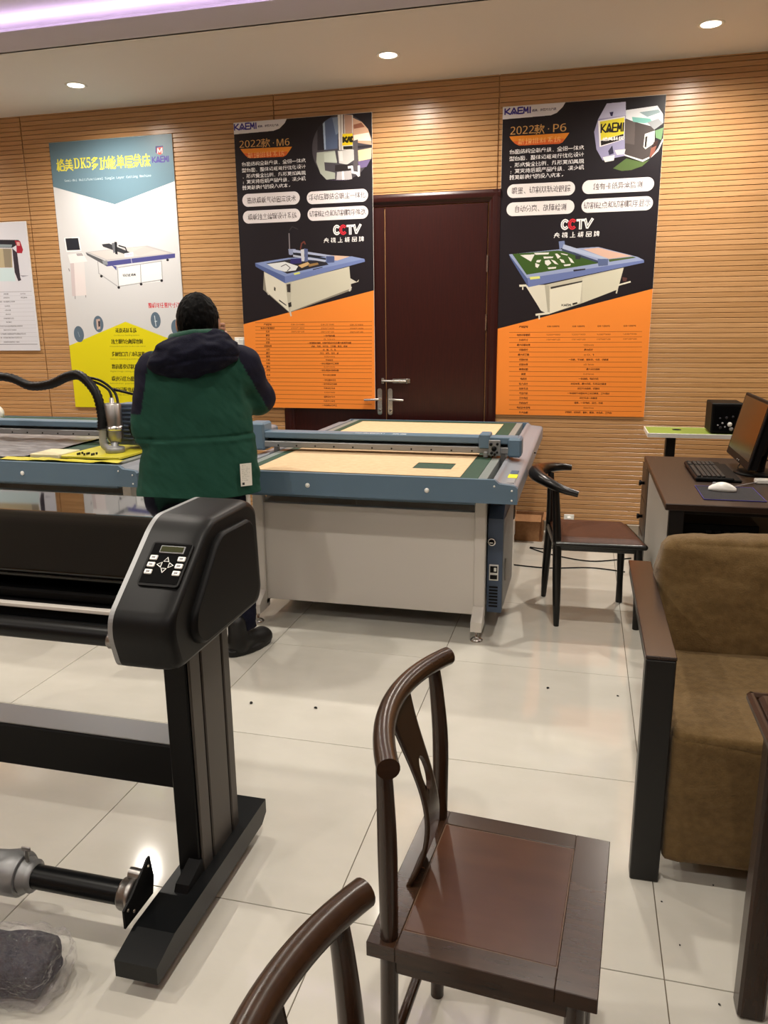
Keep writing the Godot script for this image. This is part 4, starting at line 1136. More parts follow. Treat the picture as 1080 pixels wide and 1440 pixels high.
func sofa() -> void:
	var t := thing("sofa", "olive brown fabric sofa with dark lacquered wooden arms", "sofa", Vector3(0.95, 0, 3.25))
	var armtop := grained([Color(0.13, 0.08, 0.06), Color(0.16, 0.10, 0.075), Color(0.19, 0.12, 0.09)], 181, Vector3(6, 6, 0.8), 0.22, 0.5, 0.03)
	var dark := paint(Color(0.03, 0.027, 0.03), 0.4)
	for k in 2:
		var xa := 0.185 if k == 0 else 1.65
		var xb := 0.26 if k == 0 else 1.725
		var a := wpart("arm", span(Vector3(xa, 0.637, 2.82), Vector3(xb, 0.647, 3.65), 0.002), armtop, t)
		part("arm_leg", span(Vector3(xa + 0.001, 0.0, 3.60), Vector3(xb - 0.001, 0.6365, 3.649), 0.003), dark, a)
		part("arm_underside", span(Vector3(xa + 0.004, 0.6, 2.83), Vector3(xb - 0.004, 0.6365, 3.598), 0.003), dark, a)
	var seat := wpart("seat_base", cushion(Vector3(1.385, 0.37, 0.75), 0.022, 0.006, 0.006, 3, 34), M.fabric, t)
	seat.position += Vector3(0.9555, 0.25, 3.275)
	for k in 2:
		var c := wpart("seat_cushion", cushion(Vector3(0.69, 0.045, 0.72), 0.022, 0.008, 0.005, 11 + k, 26), M.fabric, t)
		c.position += Vector3(0.611 + 0.693 * k, 0.425, 3.285)
		var b := wpart("back_cushion", cushion(Vector3(0.69, 0.385, 0.2), 0.038, 0.022, 0.013, 23 + k, 34), M.fabric, t)
		b.rotation.x = -0.16
		b.position += Vector3(0.622 + 0.70 * k, 0.585, 2.99)
	wpart("back_frame", span(Vector3(0.34, 0.1, 2.82), Vector3(1.57, 0.68, 2.87), 0.006), dark, t)
	for q in [0.36, 1.55]:
		wpart("foot", span(Vector3(q, 0.0, 2.92), Vector3(q + 0.05, 0.08, 2.97), 0.003), dark, t)

func tea_table() -> void:
	var t := thing("tea_table", "dark brown wooden tea table with overhanging top beside the wooden chairs", "table", Vector3(0.95, 0, 4.7))
	var wood: Material = M.lacquer
	var e := rounded(v2s([0.0, 0.0, 0.0, -0.012, 0.014, -0.03, 0.05, -0.034, 0.05, 0.0]), 0.006, 3)
	wpart("table_top", span(Vector3(0.372, 0.692, 3.976), Vector3(1.55, 0.725, 5.42), 0.008), wood, t)
	wpart("edge_moulding", span(Vector3(0.354, 0.70, 3.958), Vector3(0.371, 0.722, 5.44), 0.006), wood, t)
	wpart("edge_moulding", span(Vector3(0.354, 0.70, 3.958), Vector3(1.57, 0.722, 3.975), 0.006), wood, t)
	wpart("apron", span(Vector3(0.41, 0.60, 4.05), Vector3(0.435, 0.691, 5.35), 0.003), wood, t)
	wpart("apron", span(Vector3(0.44, 0.60, 4.03), Vector3(1.5, 0.691, 4.055), 0.003), wood, t)
	for q in [[0.387, 4.02], [1.48, 4.02], [0.387, 5.33], [1.48, 5.33]]:
		wpart("leg", span(Vector3(q[0], 0.0, q[1] - 0.03), Vector3(q[0] + 0.055, 0.6915, q[1] + 0.025), 0.006), M.lacquer_upright, t)

# a chair with a bowed top rail, facing +x; origin on the floor under the middle of the seat
func wooden_chair(t: Node3D) -> void:
	var hw := 0.196
	var top := 0.452
	# seat: a frame of four boards round a sunk panel
	part("seat_board", span(Vector3(-0.18, top - 0.028, -hw), Vector3(-0.13, top, hw), 0.0012), M.lacquer, t)
	part("seat_board", span(Vector3(0.13, top - 0.028, -hw), Vector3(0.195, top, hw), 0.0012), M.lacquer, t)
	part("seat_board", span(Vector3(-0.1299, top - 0.028, -hw), Vector3(0.1299, top, -0.152), 0.0012), M.lacquer, t)
	part("seat_board", span(Vector3(-0.1299, top - 0.028, 0.152), Vector3(0.1299, top, hw), 0.0012), M.lacquer, t)
	part("seat_panel", span(Vector3(-0.1275, top - 0.024, -0.1498), Vector3(0.1275, top - 0.0006, 0.1498), 0.0008), M.seat_panel, t)
	part("seat_inlay", span(Vector3(-0.1295, top - 0.02, -0.152), Vector3(0.1295, top - 0.0015, 0.152)), M.groove, t)
	for s in [-1.0, 1.0]:
		part("apron", span(Vector3(-0.14, top - 0.07, s * 0.168 - 0.009), Vector3(0.15, top - 0.029, s * 0.168 + 0.009), 0.003), M.lacquer, t)
	for x in [-0.143, 0.16]:
		part("apron", span(Vector3(x - 0.009, top - 0.07, -0.16), Vector3(x + 0.009, top - 0.029, 0.16), 0.003), M.lacquer, t)
	for s in [-1.0, 1.0]:
		# back posts run from the floor through the seat up to the rail
		var bp := sf()
		tube(bp, smooth_path([Vector3(-0.15, 0.0, s * 0.172), Vector3(-0.148, 0.25, s * 0.172), Vector3(-0.147, 0.46, s * 0.172), Vector3(-0.148, 0.62, s * 0.174), Vector3(-0.153 + 0.003 * s, 0.72, s * 0.176), Vector3(-0.158 + 0.006 * s, 0.781, s * 0.178)], 20), [0.0145, 0.0148, 0.015, 0.0152, 0.0154, 0.0155, 0.0155, 0.0155, 0.0156, 0.0158, 0.016, 0.0164, 0.0164, 0.016, 0.0155, 0.015, 0.0145, 0.014, 0.0135, 0.013, 0.0128], 16)
		part("back_post", bp, M.lacquer_upright, t)
		var fl := sf()
		tube(fl, PackedVector3Array([Vector3(0.165, 0.0, s * 0.168), Vector3(0.16, top - 0.028, s * 0.168)]), [0.0145, 0.0165], 14)
		part("front_leg", fl, M.lacquer_upright, t)
		var sr := sf()
		tube(sr, PackedVector3Array([Vector3(-0.15, 0.17, s * 0.172), Vector3(0.163, 0.17, s * 0.168)]), 0.01, 10)
		part("stretcher", sr, M.lacquer, t)
	for x in [-0.149, 0.163]:
		var sr := sf()
		tube(sr, PackedVector3Array([Vector3(x, 0.12 if x > 0 else 0.2, -0.17), Vector3(x, 0.12 if x > 0 else 0.2, 0.17)]), 0.01, 10)
		part("stretcher", sr, M.lacquer, t)
	# bowed top rail
	var rail := sf()
	var p := PackedVector3Array()
	for i in 25:
		var u := i / 24.0 * 2.0 - 1.0
		p.append(Vector3(-0.19 + 0.052 * pow(absf(u), 2.0) + 0.007 * u, 0.795 + 0.004 * (1.0 - u * u), u * 0.216))
	tube(rail, p, 0.0185, 18)
	part("top_rail", rail, M.lacquer, t)
	# splat: a curved board with an oval hole
	var splat := sf()
	var hole_c := 0.66
	var n := 28
	splat.set_smooth_group(0)
	var spine := func(y: float) -> float:
		var v := (y - top) / (0.795 - top)
		return -0.150 + 0.05 * sin(v * PI * 0.9) * (1.0 - v) * 1.3 - 0.032 * v * v
	var hw2 := func(y: float) -> float:
		var v := (y - top) / (0.795 - top)
		return 0.050 - 0.018 * sin(v * PI) + 0.004 * v
	var cols := 20
	var cell := []
	for i in n + 1:
		var y := lerpf(top - 0.004, 0.797, i / float(n))
		var row := []
		for k in cols + 1:
			var z: float = lerpf(-1.0, 1.0, k / float(cols)) * hw2.call(y)
			row.append(Vector3(spine.call(y), y, z))
		cell.append(row)
	var inhole := func(v: Vector3) -> bool:
		return pow(v.z / 0.018, 2.0) + pow((v.y - hole_c) / 0.031, 2.0) < 1.0
	var snap := func(v: Vector3) -> Vector3:
		var q := Vector2(v.z / 0.018, (v.y - hole_c) / 0.031)
		if q.length() < 1.35 and q.length() > 0.01:
			q = q.normalized()
			return Vector3(spine.call(hole_c + q.y * 0.031), hole_c + q.y * 0.031, q.x * 0.018)
		return v
	for i in n:
		for k in cols:
			var quad := [cell[i][k], cell[i + 1][k], cell[i + 1][k + 1], cell[i][k + 1]]
			var mid: Vector3 = (quad[0] + quad[2]) * 0.5
			if inhole.call(mid):
				continue
			for c in 4:
				if inhole.call(quad[c]) or Vector2(quad[c].z / 0.018, (quad[c].y - hole_c) / 0.031).length() < 1.3:
					quad[c] = snap.call(quad[c])
			for s in [0.0045, -0.0045]:
				var o := Vector3(s, 0, 0)
				face(splat, [quad[0] + o, quad[1] + o, quad[2] + o, quad[3] + o], mid)
			if k == 0 or k == cols - 1:
				var e := 0 if k == 0 else 2
				var f := 1 if k == 0 else 3
				face(splat, [quad[e] + Vector3(0.0045, 0, 0), quad[f] + Vector3(0.0045, 0, 0), quad[f] - Vector3(0.0045, 0, 0), quad[e] - Vector3(0.0045, 0, 0)], Vector3(mid.x, mid.y, 0))
	for i in 24:
		var a := TAU * i / 24.0
		var b := TAU * (i + 1) / 24.0
		var pa := Vector3(spine.call(hole_c + sin(a) * 0.031), hole_c + sin(a) * 0.031, cos(a) * 0.018)
		var pb := Vector3(spine.call(hole_c + sin(b) * 0.031), hole_c + sin(b) * 0.031, cos(b) * 0.018)
		var o := Vector3(0.0045, 0, 0)
		face(splat, [pa + o, pb + o, pb - o, pa - o], (pa + pb) * 0.5 + (pa + pb - 2.0 * Vector3(pa.x, hole_c, 0)) * 0.5)
	part("splat", splat, M.lacquer_upright, t, "curved back splat with an oval hole")

func wooden_chairs() -> void:
	var t := thing("wooden_chair", "dark lacquered wooden chair with bowed back, at the tea table corner by the sofa", "chair", Vector3(-0.112, 0, 4.318), deg_to_rad(-4.2), "wooden chairs at the tea table")
	wooden_chair(t)
	var o := t.duplicate() as Node3D
	o.name = numbered("wooden_chair")
	add_child(o)
	o.position = Vector3(-0.09, 0, 5.01)
	o.rotation.y = deg_to_rad(-3)
	o.set_meta("label", "dark lacquered wooden chair with bowed back, second along the tea table")

# ---------------------------------------------------------------- small things on the floor
func plain_cloth(c: Color, sd: int) -> StandardMaterial3D:
	var m := fabric(c, sd)
	m.rim_enabled = false
	return m

func small_things() -> void:
	var card := grained([Color(0.58, 0.42, 0.28), Color(0.63, 0.46, 0.31), Color(0.67, 0.5, 0.34)], 191, Vector3(3, 3, 3), 0.85)
	var b := thing("cardboard_box", "open brown cardboard box on the floor behind the cutting table", "box", Vector3(-0.33, 0, 0.2))
	wpart("bottom", span(Vector3(-0.42, 0.0, 0.08), Vector3(-0.22, 0.004, 0.32)), card, b)
	wpart("side", span(Vector3(-0.42, 0.004, 0.316), Vector3(-0.24, 0.155, 0.32)), card, b)
	wpart("side", span(Vector3(-0.42, 0.004, 0.08), Vector3(-0.22, 0.155, 0.084)), card, b)
	wpart("side", span(Vector3(-0.42, 0.004, 0.0845), Vector3(-0.416, 0.155, 0.3155)), card, b)
	wpart("side", span(Vector3(-0.224, 0.004, 0.0845), Vector3(-0.22, 0.155, 0.3155)), card, b)
	wpart("flap", box(Vector3(0.1, 0.003, 0.23), Vector3(-0.17, 0.148, 0.2), 0.0, Basis(Vector3(0, 0, 1), -0.12)), card, b)
	wpart("flap", box(Vector3(0.2, 0.003, 0.08), Vector3(-0.33, 0.168, 0.34), 0.0, Basis(Vector3(1, 0, 0), 0.4)), card, b)
	var w := thing("white_carton", "flat white carton leaning beside the cardboard box", "carton", Vector3(-0.17, 0, 0.3))
	wpart("body", box(Vector3(0.1, 0.02, 0.16), Vector3(-0.15, 0.0205, 0.33), 0.002, Basis(Vector3(0, 0, 1), 0.1)), M.white_gloss, w)
	wpart("lid_flap", box(Vector3(0.1, 0.002, 0.05), Vector3(-0.15, 0.04, 0.43), 0.0, Basis(Vector3(1, 0, 0), 0.5)), M.white_gloss, w)
	var p := thing("power_supply", "white and black power supply standing behind the cutting table", "power supply", Vector3(-0.43, 0, 0.5))
	wpart("case", span(Vector3(-0.46, 0.0, 0.44), Vector3(-0.40, 0.2, 0.56), 0.006), M.white_gloss, p)
	wpart("fan_guard", span(Vector3(-0.455, 0.2, 0.46), Vector3(-0.395, 0.3, 0.55), 0.008), M.black, p)
	for q in [["thin black power cable running from the power supply to the wall socket", Vector3(-0.29, 0.004, 0.48), Vector3(-0.2, 0.004, 0.5), Vector3(-0.05, 0.004, 0.42), Vector3(0.1, 0.004, 0.3), Vector3(0.3, 0.004, 0.2)], ["thin black power cable looping behind the back legs of the horn chair", Vector3(-0.29, 0.004, 0.5), Vector3(-0.15, 0.004, 0.62), Vector3(0.1, 0.004, 0.72), Vector3(0.35, 0.004, 0.6)], ["thin black power cable running straight from the electric cabinet under the horn chair", Vector3(-0.36, 0.004, 0.9), Vector3(-0.15, 0.004, 0.92), Vector3(0.1, 0.004, 0.86), Vector3(0.3, 0.004, 0.9)]]:
		var cs := sf()
		tube(cs, smooth_path(q.slice(1), 24), 0.004, 6)
		tag(part("power_cable", cs, M.black, self), q[0], "cable", "power cables on the floor")
	# a bundle wrapped in clear film in the corner of the frame
	var wr := thing("wrapped_bundle", "dark blue bundle wrapped in crinkled clear plastic film on the floor", "bundle", Vector3(-1.24, 0, 4.35))
	var inner := cushion(Vector3(0.34, 0.085, 0.12), 0.02, 0.004, 0.01, 41, 24, 9.0)
	var io := part("cloth", inner, plain_cloth(Color(0.03, 0.033, 0.09), 201), wr)
	io.position = Vector3(-0.02, 0.06, 0.0)
	io.rotation.y = 0.12
	var film := paint(Color(0.9, 0.88, 0.92, 0.07), 0.08)
	film.transparency = BaseMaterial3D.TRANSPARENCY_ALPHA
	film.normal_enabled = true
	film.normal_texture = noise_tex(202, 0.05, [], 256, 4, true, 8.0)
	film.normal_scale = 1.0
	film.uv1_triplanar = true
	film.uv1_scale = Vector3(6, 6, 6)
	var fo := part("clear_film", cushion(Vector3(0.385, 0.112, 0.145), 0.022, 0.002, 0.017, 43, 44, 17.0, true), film, wr, "crinkled clear plastic film")
	fo.position = Vector3(-0.02, 0.062, 0.0)
	fo.rotation.y = 0.12
	var w2 := thing("wrapped_roll", "short roll wrapped in clear plastic film lying before the wrapped bundle", "roll", Vector3(-1.235, 0, 4.5))
	var rs := sf()
	tube(rs, PackedVector3Array([Vector3(-0.15, 0.04, 0.0), Vector3(0.06, 0.04, -0.02)]), 0.032, 16)
	part("core", rs, plain_cloth(Color(0.07, 0.07, 0.11), 203), w2)
	var rf := part("clear_film", cushion(Vector3(0.24, 0.078, 0.08), 0.036, 0.002, 0.012, 47, 34, 20.0, true), film, w2, "clear plastic film")
	rf.position = Vector3(-0.04, 0.042, -0.01)
	# crumbs of dirt on the tiles
	var crumb := paint(Color(0.06, 0.045, 0.035), 0.8)
	var cm := sf()
	var rng := RandomNumberGenerator.new()
	rng.seed = 77
	var rings := []
	for q in [[-0.008, 0.001], [-0.004, 0.0045], [0.002, 0.005], [0.007, 0.002]]:
		var ring := PackedVector3Array()
		for k in 7:
			var a := TAU * k / 7.0
			var r: float = q[1] * rng.randf_range(0.6, 1.3)
			ring.append(Vector3(q[0], maxf(0.0, 0.003 + r * 0.6 * cos(a)), r * sin(a)))
		ring.reverse()
		rings.append(ring)
	loft(cm, rings)
	var mesh := done(cm)
	for q in [[-1.215, 2.956], [-0.951, 2.936], [-0.079, 2.557], [0.197, 2.563], [0.4, 3.624], [0.291, 3.86], [0.356, 4.017], [0.262, 3.719]]:
		var o := put("dirt_crumb", mesh, crumb, self)
		o.position = Vector3(q[0], 0.0, q[1])
		o.rotation.y = rng.randf() * TAU
		var s := rng.randf_range(0.7, 1.15) * (0.45 if q[1] > 3.5 else 1.0)
		o.scale = Vector3(s, s, s)
		tag(o, "tiny dark crumb of dirt on the cream tiles", "crumb", "dirt crumbs on the floor")
# ---------------------------------------------------------------- helpers: naming
var taken := {}

func numbered(n: String) -> String:
	var k: int = taken.get(n, 0)
	taken[n] = k + 1
	return n if k == 0 else "%s_%03d" % [n, k]

func thing(called: String, label: String, category: String, at := Vector3.ZERO, turn := 0.0, group := "") -> Node3D:
	var o := Node3D.new()
	o.name = numbered(called)
	add_child(o)
	o.position = at
	o.rotation.y = turn
	o.set_meta("label", label)
	o.set_meta("category", category)
	if group != "":
		o.set_meta("group", group)
	return o

func tag(o: Node3D, label: String, category: String, group := "") -> Node3D:
	o.set_meta("label", label)
	o.set_meta("category", category)
	if group != "":
		o.set_meta("group", group)
	return o

func part(called: String, st: SurfaceTool, m: Material, parent: Node3D, label := "") -> MeshInstance3D:
	return put(called, done(st), m, parent, label)

func put(called: String, mesh: Mesh, m: Material, parent: Node3D, label := "") -> MeshInstance3D:
	var o := MeshInstance3D.new()
	o.mesh = mesh
	o.material_override = m
	o.cast_shadow = GeometryInstance3D.SHADOW_CASTING_SETTING_ON
	if parent == self:
		o.name = numbered(called)
		add_child(o)
	else:
		o.name = called
		parent.add_child(o, true)
	if label != "":
		o.set_meta("label", label)
	return o

func structure(o: Node3D, label: String, category: String) -> Node3D:
	o.set_meta("kind", "structure")
	return tag(o, label, category)

# ---------------------------------------------------------------- helpers: shapes
func sf() -> SurfaceTool:
	var st := SurfaceTool.new()
	st.begin(Mesh.PRIMITIVE_TRIANGLES)
	st.set_smooth_group(-1)
	return st

func done(st: SurfaceTool) -> ArrayMesh:
	st.generate_normals()
	return st.commit()

func tri(st: SurfaceTool, a: Vector3, b: Vector3, c: Vector3) -> void:
	st.add_vertex(a)
	st.add_vertex(b)
	st.add_vertex(c)

# a flat convex face, wound so that it looks away from the point «inside»
func face(st: SurfaceTool, p: Array, inside: Vector3) -> void:
	var n: Vector3 = (p[2] - p[0]).cross(p[1] - p[0])
	var mid: Vector3 = (p[0] + p[2]) * 0.5
	var q := p.duplicate()
	if n.dot(mid - inside) < 0.0:
		q.reverse()
	for i in range(1, q.size() - 1):
		tri(st, q[0], q[i], q[i + 1])

# a box with chamfered edges
func bx(st: SurfaceTool, c: Vector3, s: Vector3, bev := 0.0, turn := Basis()) -> void:
	var h := s * 0.5
	var b: float = min(bev, min(h.x, min(h.y, h.z)) * 0.98)
	var px := {}
	for sx in [-1, 1]:
		for sy in [-1, 1]:
			for sz in [-1, 1]:
				var k := Vector3i(sx, sy, sz)
				px[k] = [c + turn * Vector3(sx * h.x, sy * (h.y - b), sz * (h.z - b)), c + turn * Vector3(sx * (h.x - b), sy * h.y, sz * (h.z - b)), c + turn * Vector3(sx * (h.x - b), sy * (h.y - b), sz * h.z)]
	for s1 in [-1, 1]:
		face(st, [px[Vector3i(s1, -1, -1)][0], px[Vector3i(s1, 1, -1)][0], px[Vector3i(s1, 1, 1)][0], px[Vector3i(s1, -1, 1)][0]], c)
		face(st, [px[Vector3i(-1, s1, -1)][1], px[Vector3i(1, s1, -1)][1], px[Vector3i(1, s1, 1)][1], px[Vector3i(-1, s1, 1)][1]], c)
		face(st, [px[Vector3i(-1, -1, s1)][2], px[Vector3i(1, -1, s1)][2], px[Vector3i(1, 1, s1)][2], px[Vector3i(-1, 1, s1)][2]], c)
	if b <= 0.0:
		return
	for s1 in [-1, 1]:
		for s2 in [-1, 1]:
			face(st, [px[Vector3i(s1, s2, -1)][0], px[Vector3i(s1, s2, -1)][1], px[Vector3i(s1, s2, 1)][1], px[Vector3i(s1, s2, 1)][0]], c)
			face(st, [px[Vector3i(s1, -1, s2)][0], px[Vector3i(s1, -1, s2)][2], px[Vector3i(s1, 1, s2)][2], px[Vector3i(s1, 1, s2)][0]], c)
			face(st, [px[Vector3i(-1, s1, s2)][1], px[Vector3i(-1, s1, s2)][2], px[Vector3i(1, s1, s2)][2], px[Vector3i(1, s1, s2)][1]], c)
	for k in px:
		face(st, [px[k][0], px[k][1], px[k][2]], c)

func box(s: Vector3, c := Vector3.ZERO, bev := 0.0, turn := Basis()) -> SurfaceTool:
	var st := sf()
	bx(st, c, s, bev, turn)
	return st

# from corner to corner
func span(a: Vector3, b: Vector3, bev := 0.0) -> SurfaceTool:
	return box((b - a).abs(), (a + b) * 0.5, bev)

# an outline pushed along a third direction: point (u, v) becomes o + u*eu + v*ev, thickness along en from 0 to d
func prism(st: SurfaceTool, outline: PackedVector2Array, o: Vector3, eu: Vector3, ev: Vector3, en: Vector3) -> void:
	var p := outline
	var area := 0.0
	for i in p.size():
		var j := (i + 1) % p.size()
		area += p[i].x * p[j].y - p[j].x * p[i].y
	var flip := (area < 0.0) != (eu.cross(ev).dot(en) < 0.0)
	var idx := Geometry2D.triangulate_polygon(p)
	var tri_area := 0.0
	if idx.size() >= 3:
		tri_area = (p[idx[1]] - p[idx[0]]).cross(p[idx[2]] - p[idx[0]])
	var up := eu.cross(ev).dot(en) > 0.0
	for i in range(0, idx.size(), 3):
		var a := o + eu * p[idx[i]].x + ev * p[idx[i]].y
		var b := o + eu * p[idx[i + 1]].x + ev * p[idx[i + 1]].y
		var c := o + eu * p[idx[i + 2]].x + ev * p[idx[i + 2]].y
		var ccw := (tri_area > 0.0) == up
		if ccw:
			tri(st, a, b, c)
			tri(st, a + en, c + en, b + en)
		else:
			tri(st, a, c, b)
			tri(st, a + en, b + en, c + en)
	for i in p.size():
		var j := (i + 1) % p.size()
		var a := o + eu * p[i].x + ev * p[i].y
		var b := o + eu * p[j].x + ev * p[j].y
		if flip:
			a = o + eu * p[j].x + ev * p[j].y
			b = o + eu * p[i].x + ev * p[i].y
		tri(st, a, a + en, b + en)
		tri(st, a, b + en, b)

func rounded(pts: PackedVector2Array, r: float, n := 4) -> PackedVector2Array:
	var out := PackedVector2Array()
	for i in pts.size():
		var a := pts[(i + pts.size() - 1) % pts.size()]
		var b := pts[i]
		var c := pts[(i + 1) % pts.size()]
		var rr: float = min(r, min(a.distance_to(b), b.distance_to(c)) * 0.49)
		var p := b + (a - b).normalized() * rr
		var q := b + (c - b).normalized() * rr
		for k in n + 1:
			var t := float(k) / n
			out.append(p.lerp(b, t).lerp(b.lerp(q, t), t))
	return out

# a tube along a path; r is one radius or one per point; flat scales the tube across its second axis
func tube(st: SurfaceTool, pts: PackedVector3Array, r, sides := 10, flat := 1.0, upv := Vector3.UP) -> void:
	var rings := []
	var n := pts.size()
	var prev := Vector3.ZERO
	for i in n:
		var d: Vector3
		if i == 0:
			d = pts[1] - pts[0]
		elif i == n - 1:
			d = pts[n - 1] - pts[n - 2]
		else:
			d = (pts[i + 1] - pts[i]).normalized() + (pts[i] - pts[i - 1]).normalized()
		d = d.normalized()
		var u: Vector3
		if prev == Vector3.ZERO:
			u = upv - d * upv.dot(d)
			if u.length() < 0.05:
				u = Vector3.RIGHT - d * d.x
				if u.length() < 0.05:
					u = Vector3.BACK - d * d.z
		else:
			u = prev - d * prev.dot(d)
		u = u.normalized()
		prev = u
		var w := d.cross(u)
		var rad: float = r[i] if r is Array else r
		var ring := PackedVector3Array()
		for k in sides:
			var a := TAU * k / sides
			ring.append(pts[i] + u * cos(a) * rad * flat + w * sin(a) * rad)
		rings.append(ring)
	loft(st, rings, true, true)

# rings of equal length joined; smooth sides, flat caps
func loft(st: SurfaceTool, rings: Array, cap_a := true, cap_b := true, group := 1) -> void:
	var n: int = rings[0].size()
	st.set_smooth_group(group)
	for i in rings.size() - 1:
		for k in n:
			var k2 := (k + 1) % n
			var a: Vector3 = rings[i][k]
			var b: Vector3 = rings[i][k2]
			var c: Vector3 = rings[i + 1][k2]
			var d: Vector3 = rings[i + 1][k]
			tri(st, a, b, c)
			tri(st, a, c, d)
	st.set_smooth_group(-1)
	for e in 2:
		if (e == 0 and not cap_a) or (e == 1 and not cap_b):
			continue
		var ring: PackedVector3Array = rings[0] if e == 0 else rings[rings.size() - 1]
		var mid := Vector3.ZERO
		for v in ring:
			mid += v
		mid /= n
		for k in n:
			if e == 0:
				tri(st, mid, ring[(k + 1) % n], ring[k])
			else:
				tri(st, mid, ring[k], ring[(k + 1) % n])

# a profile of (radius, height) turned about an axis
func lathe(st: SurfaceTool, profile: Array, o: Vector3, axis := Vector3.UP, seg := 16) -> void:
	var u := axis.cross(Vector3.RIGHT)
	if u.length() < 0.1:
		u = axis.cross(Vector3.BACK)
	u = u.normalized()
	var w := u.cross(axis).normalized()
	var rings := []
	for p in profile:
		var ring := PackedVector3Array()
		for k in seg:
			var a := -TAU * k / seg
			ring.append(o + axis * p.y + (u * cos(a) + w * sin(a)) * max(p.x, 0.00001))
		rings.append(ring)
	loft(st, rings, true, true)

func smooth_path(ctrl: Array, n: int) -> PackedVector3Array:
	var c := Curve3D.new()
	for i in ctrl.size():
		var a: Vector3 = ctrl[max(i - 1, 0)]
		var b: Vector3 = ctrl[min(i + 1, ctrl.size() - 1)]
		var t := (b - a) / 6.0
		c.add_point(ctrl[i], -t, t)
	var out := PackedVector3Array()
	for i in n + 1:
		out.append(c.samplef(float(i) / n * (ctrl.size() - 1)))
	return out

# a soft box: a subdivided box whose sides bulge and wrinkle
func cushion(s: Vector3, r: float, bulge: float, wrinkle: float, sd: int, div := 22, freq := 4.5, flat := false) -> SurfaceTool:
	var st := sf()
	var noise := FastNoiseLite.new()
	noise.seed = sd
	noise.frequency = freq
	noise.fractal_octaves = 3
	var h := s * 0.5
	var idx := {}
	st.set_smooth_group(-1 if flat else 0)
	for axis in 3:
		for sgn in [-1.0, 1.0]:
			var grid := []
			for i in div + 1:
				var row := []
				for j in div + 1:
					var v := Vector3.ZERO
					v[axis] = sgn
					v[(axis + 1) % 3] = (2.0 * i / div - 1.0)
					v[(axis + 2) % 3] = (2.0 * j / div - 1.0)
					var p := v * h
					var core := p.clamp(-h + Vector3.ONE * r, h - Vector3.ONE * r)
					var d := (p - core).normalized()
					var q := core + d * r
					var f := (1.0 - v.x * v.x * v.x * v.x) * (1.0 - v.y * v.y * v.y * v.y) * (1.0 - v.z * v.z * v.z * v.z)
					var v2 := v
					v2[axis] = 0.0
					f = (1.0 - pow(v2.x, 2.0)) * (1.0 - pow(v2.y, 2.0)) * (1.0 - pow(v2.z, 2.0))
					q += d * (bulge * f + wrinkle * noise.get_noise_3d(q.x * 1.0, q.y * 2.0, q.z * 1.0 + sd))
					row.append(q)
				grid.append(row)
			for i in div:
				for j in div:
					face(st, [grid[i][j], grid[i + 1][j], grid[i + 1][j + 1], grid[i][j + 1]], Vector3.ZERO)
	return st

func v2s(flat: Array) -> PackedVector2Array:
	var out := PackedVector2Array()
	for i in range(0, flat.size(), 2):
		out.append(Vector2(flat[i], flat[i + 1]))
	return out

# ---------------------------------------------------------------- helpers: materials
func paint(c: Color, rough := 0.5, metal := 0.0, spec := 0.5) -> StandardMaterial3D:
	var m := StandardMaterial3D.new()
	m.albedo_color = c
	m.roughness = rough
	m.metallic = metal
	m.metallic_specular = spec
	return m

func noise_tex(sd: int, freq: float, ramp: Array, size := 512, oct := 4, as_normal := false, bump := 2.0) -> NoiseTexture2D:
	var n := FastNoiseLite.new()
	n.seed = sd
	n.frequency = freq
	n.fractal_octaves = oct
	n.noise_type = FastNoiseLite.TYPE_SIMPLEX_SMOOTH
	var t := NoiseTexture2D.new()
	t.width = size
	t.height = size
	t.seamless = true
	t.noise = n
	if as_normal:
		t.as_normal_map = true
		t.bump_strength = bump
	else:
		var g := Gradient.new()
		g.offsets = PackedFloat32Array()
		var off := PackedFloat32Array()
		var col := PackedColorArray()
		for i in ramp.size():
			off.append(float(i) / (ramp.size() - 1))
			col.append(ramp[i])
		g.offsets = off
		g.colors = col
		t.color_ramp = g
	return t

func grained(ramp: Array, sd: int, scale: Vector3, rough: float, spec := 0.5, freq := 0.02, world := true) -> StandardMaterial3D:
	var m := paint(Color.WHITE, rough, 0.0, spec)
	m.albedo_texture = noise_tex(sd, freq, ramp)
	m.uv1_triplanar = true
	m.uv1_world_triplanar = world
	m.uv1_scale = scale
	return m
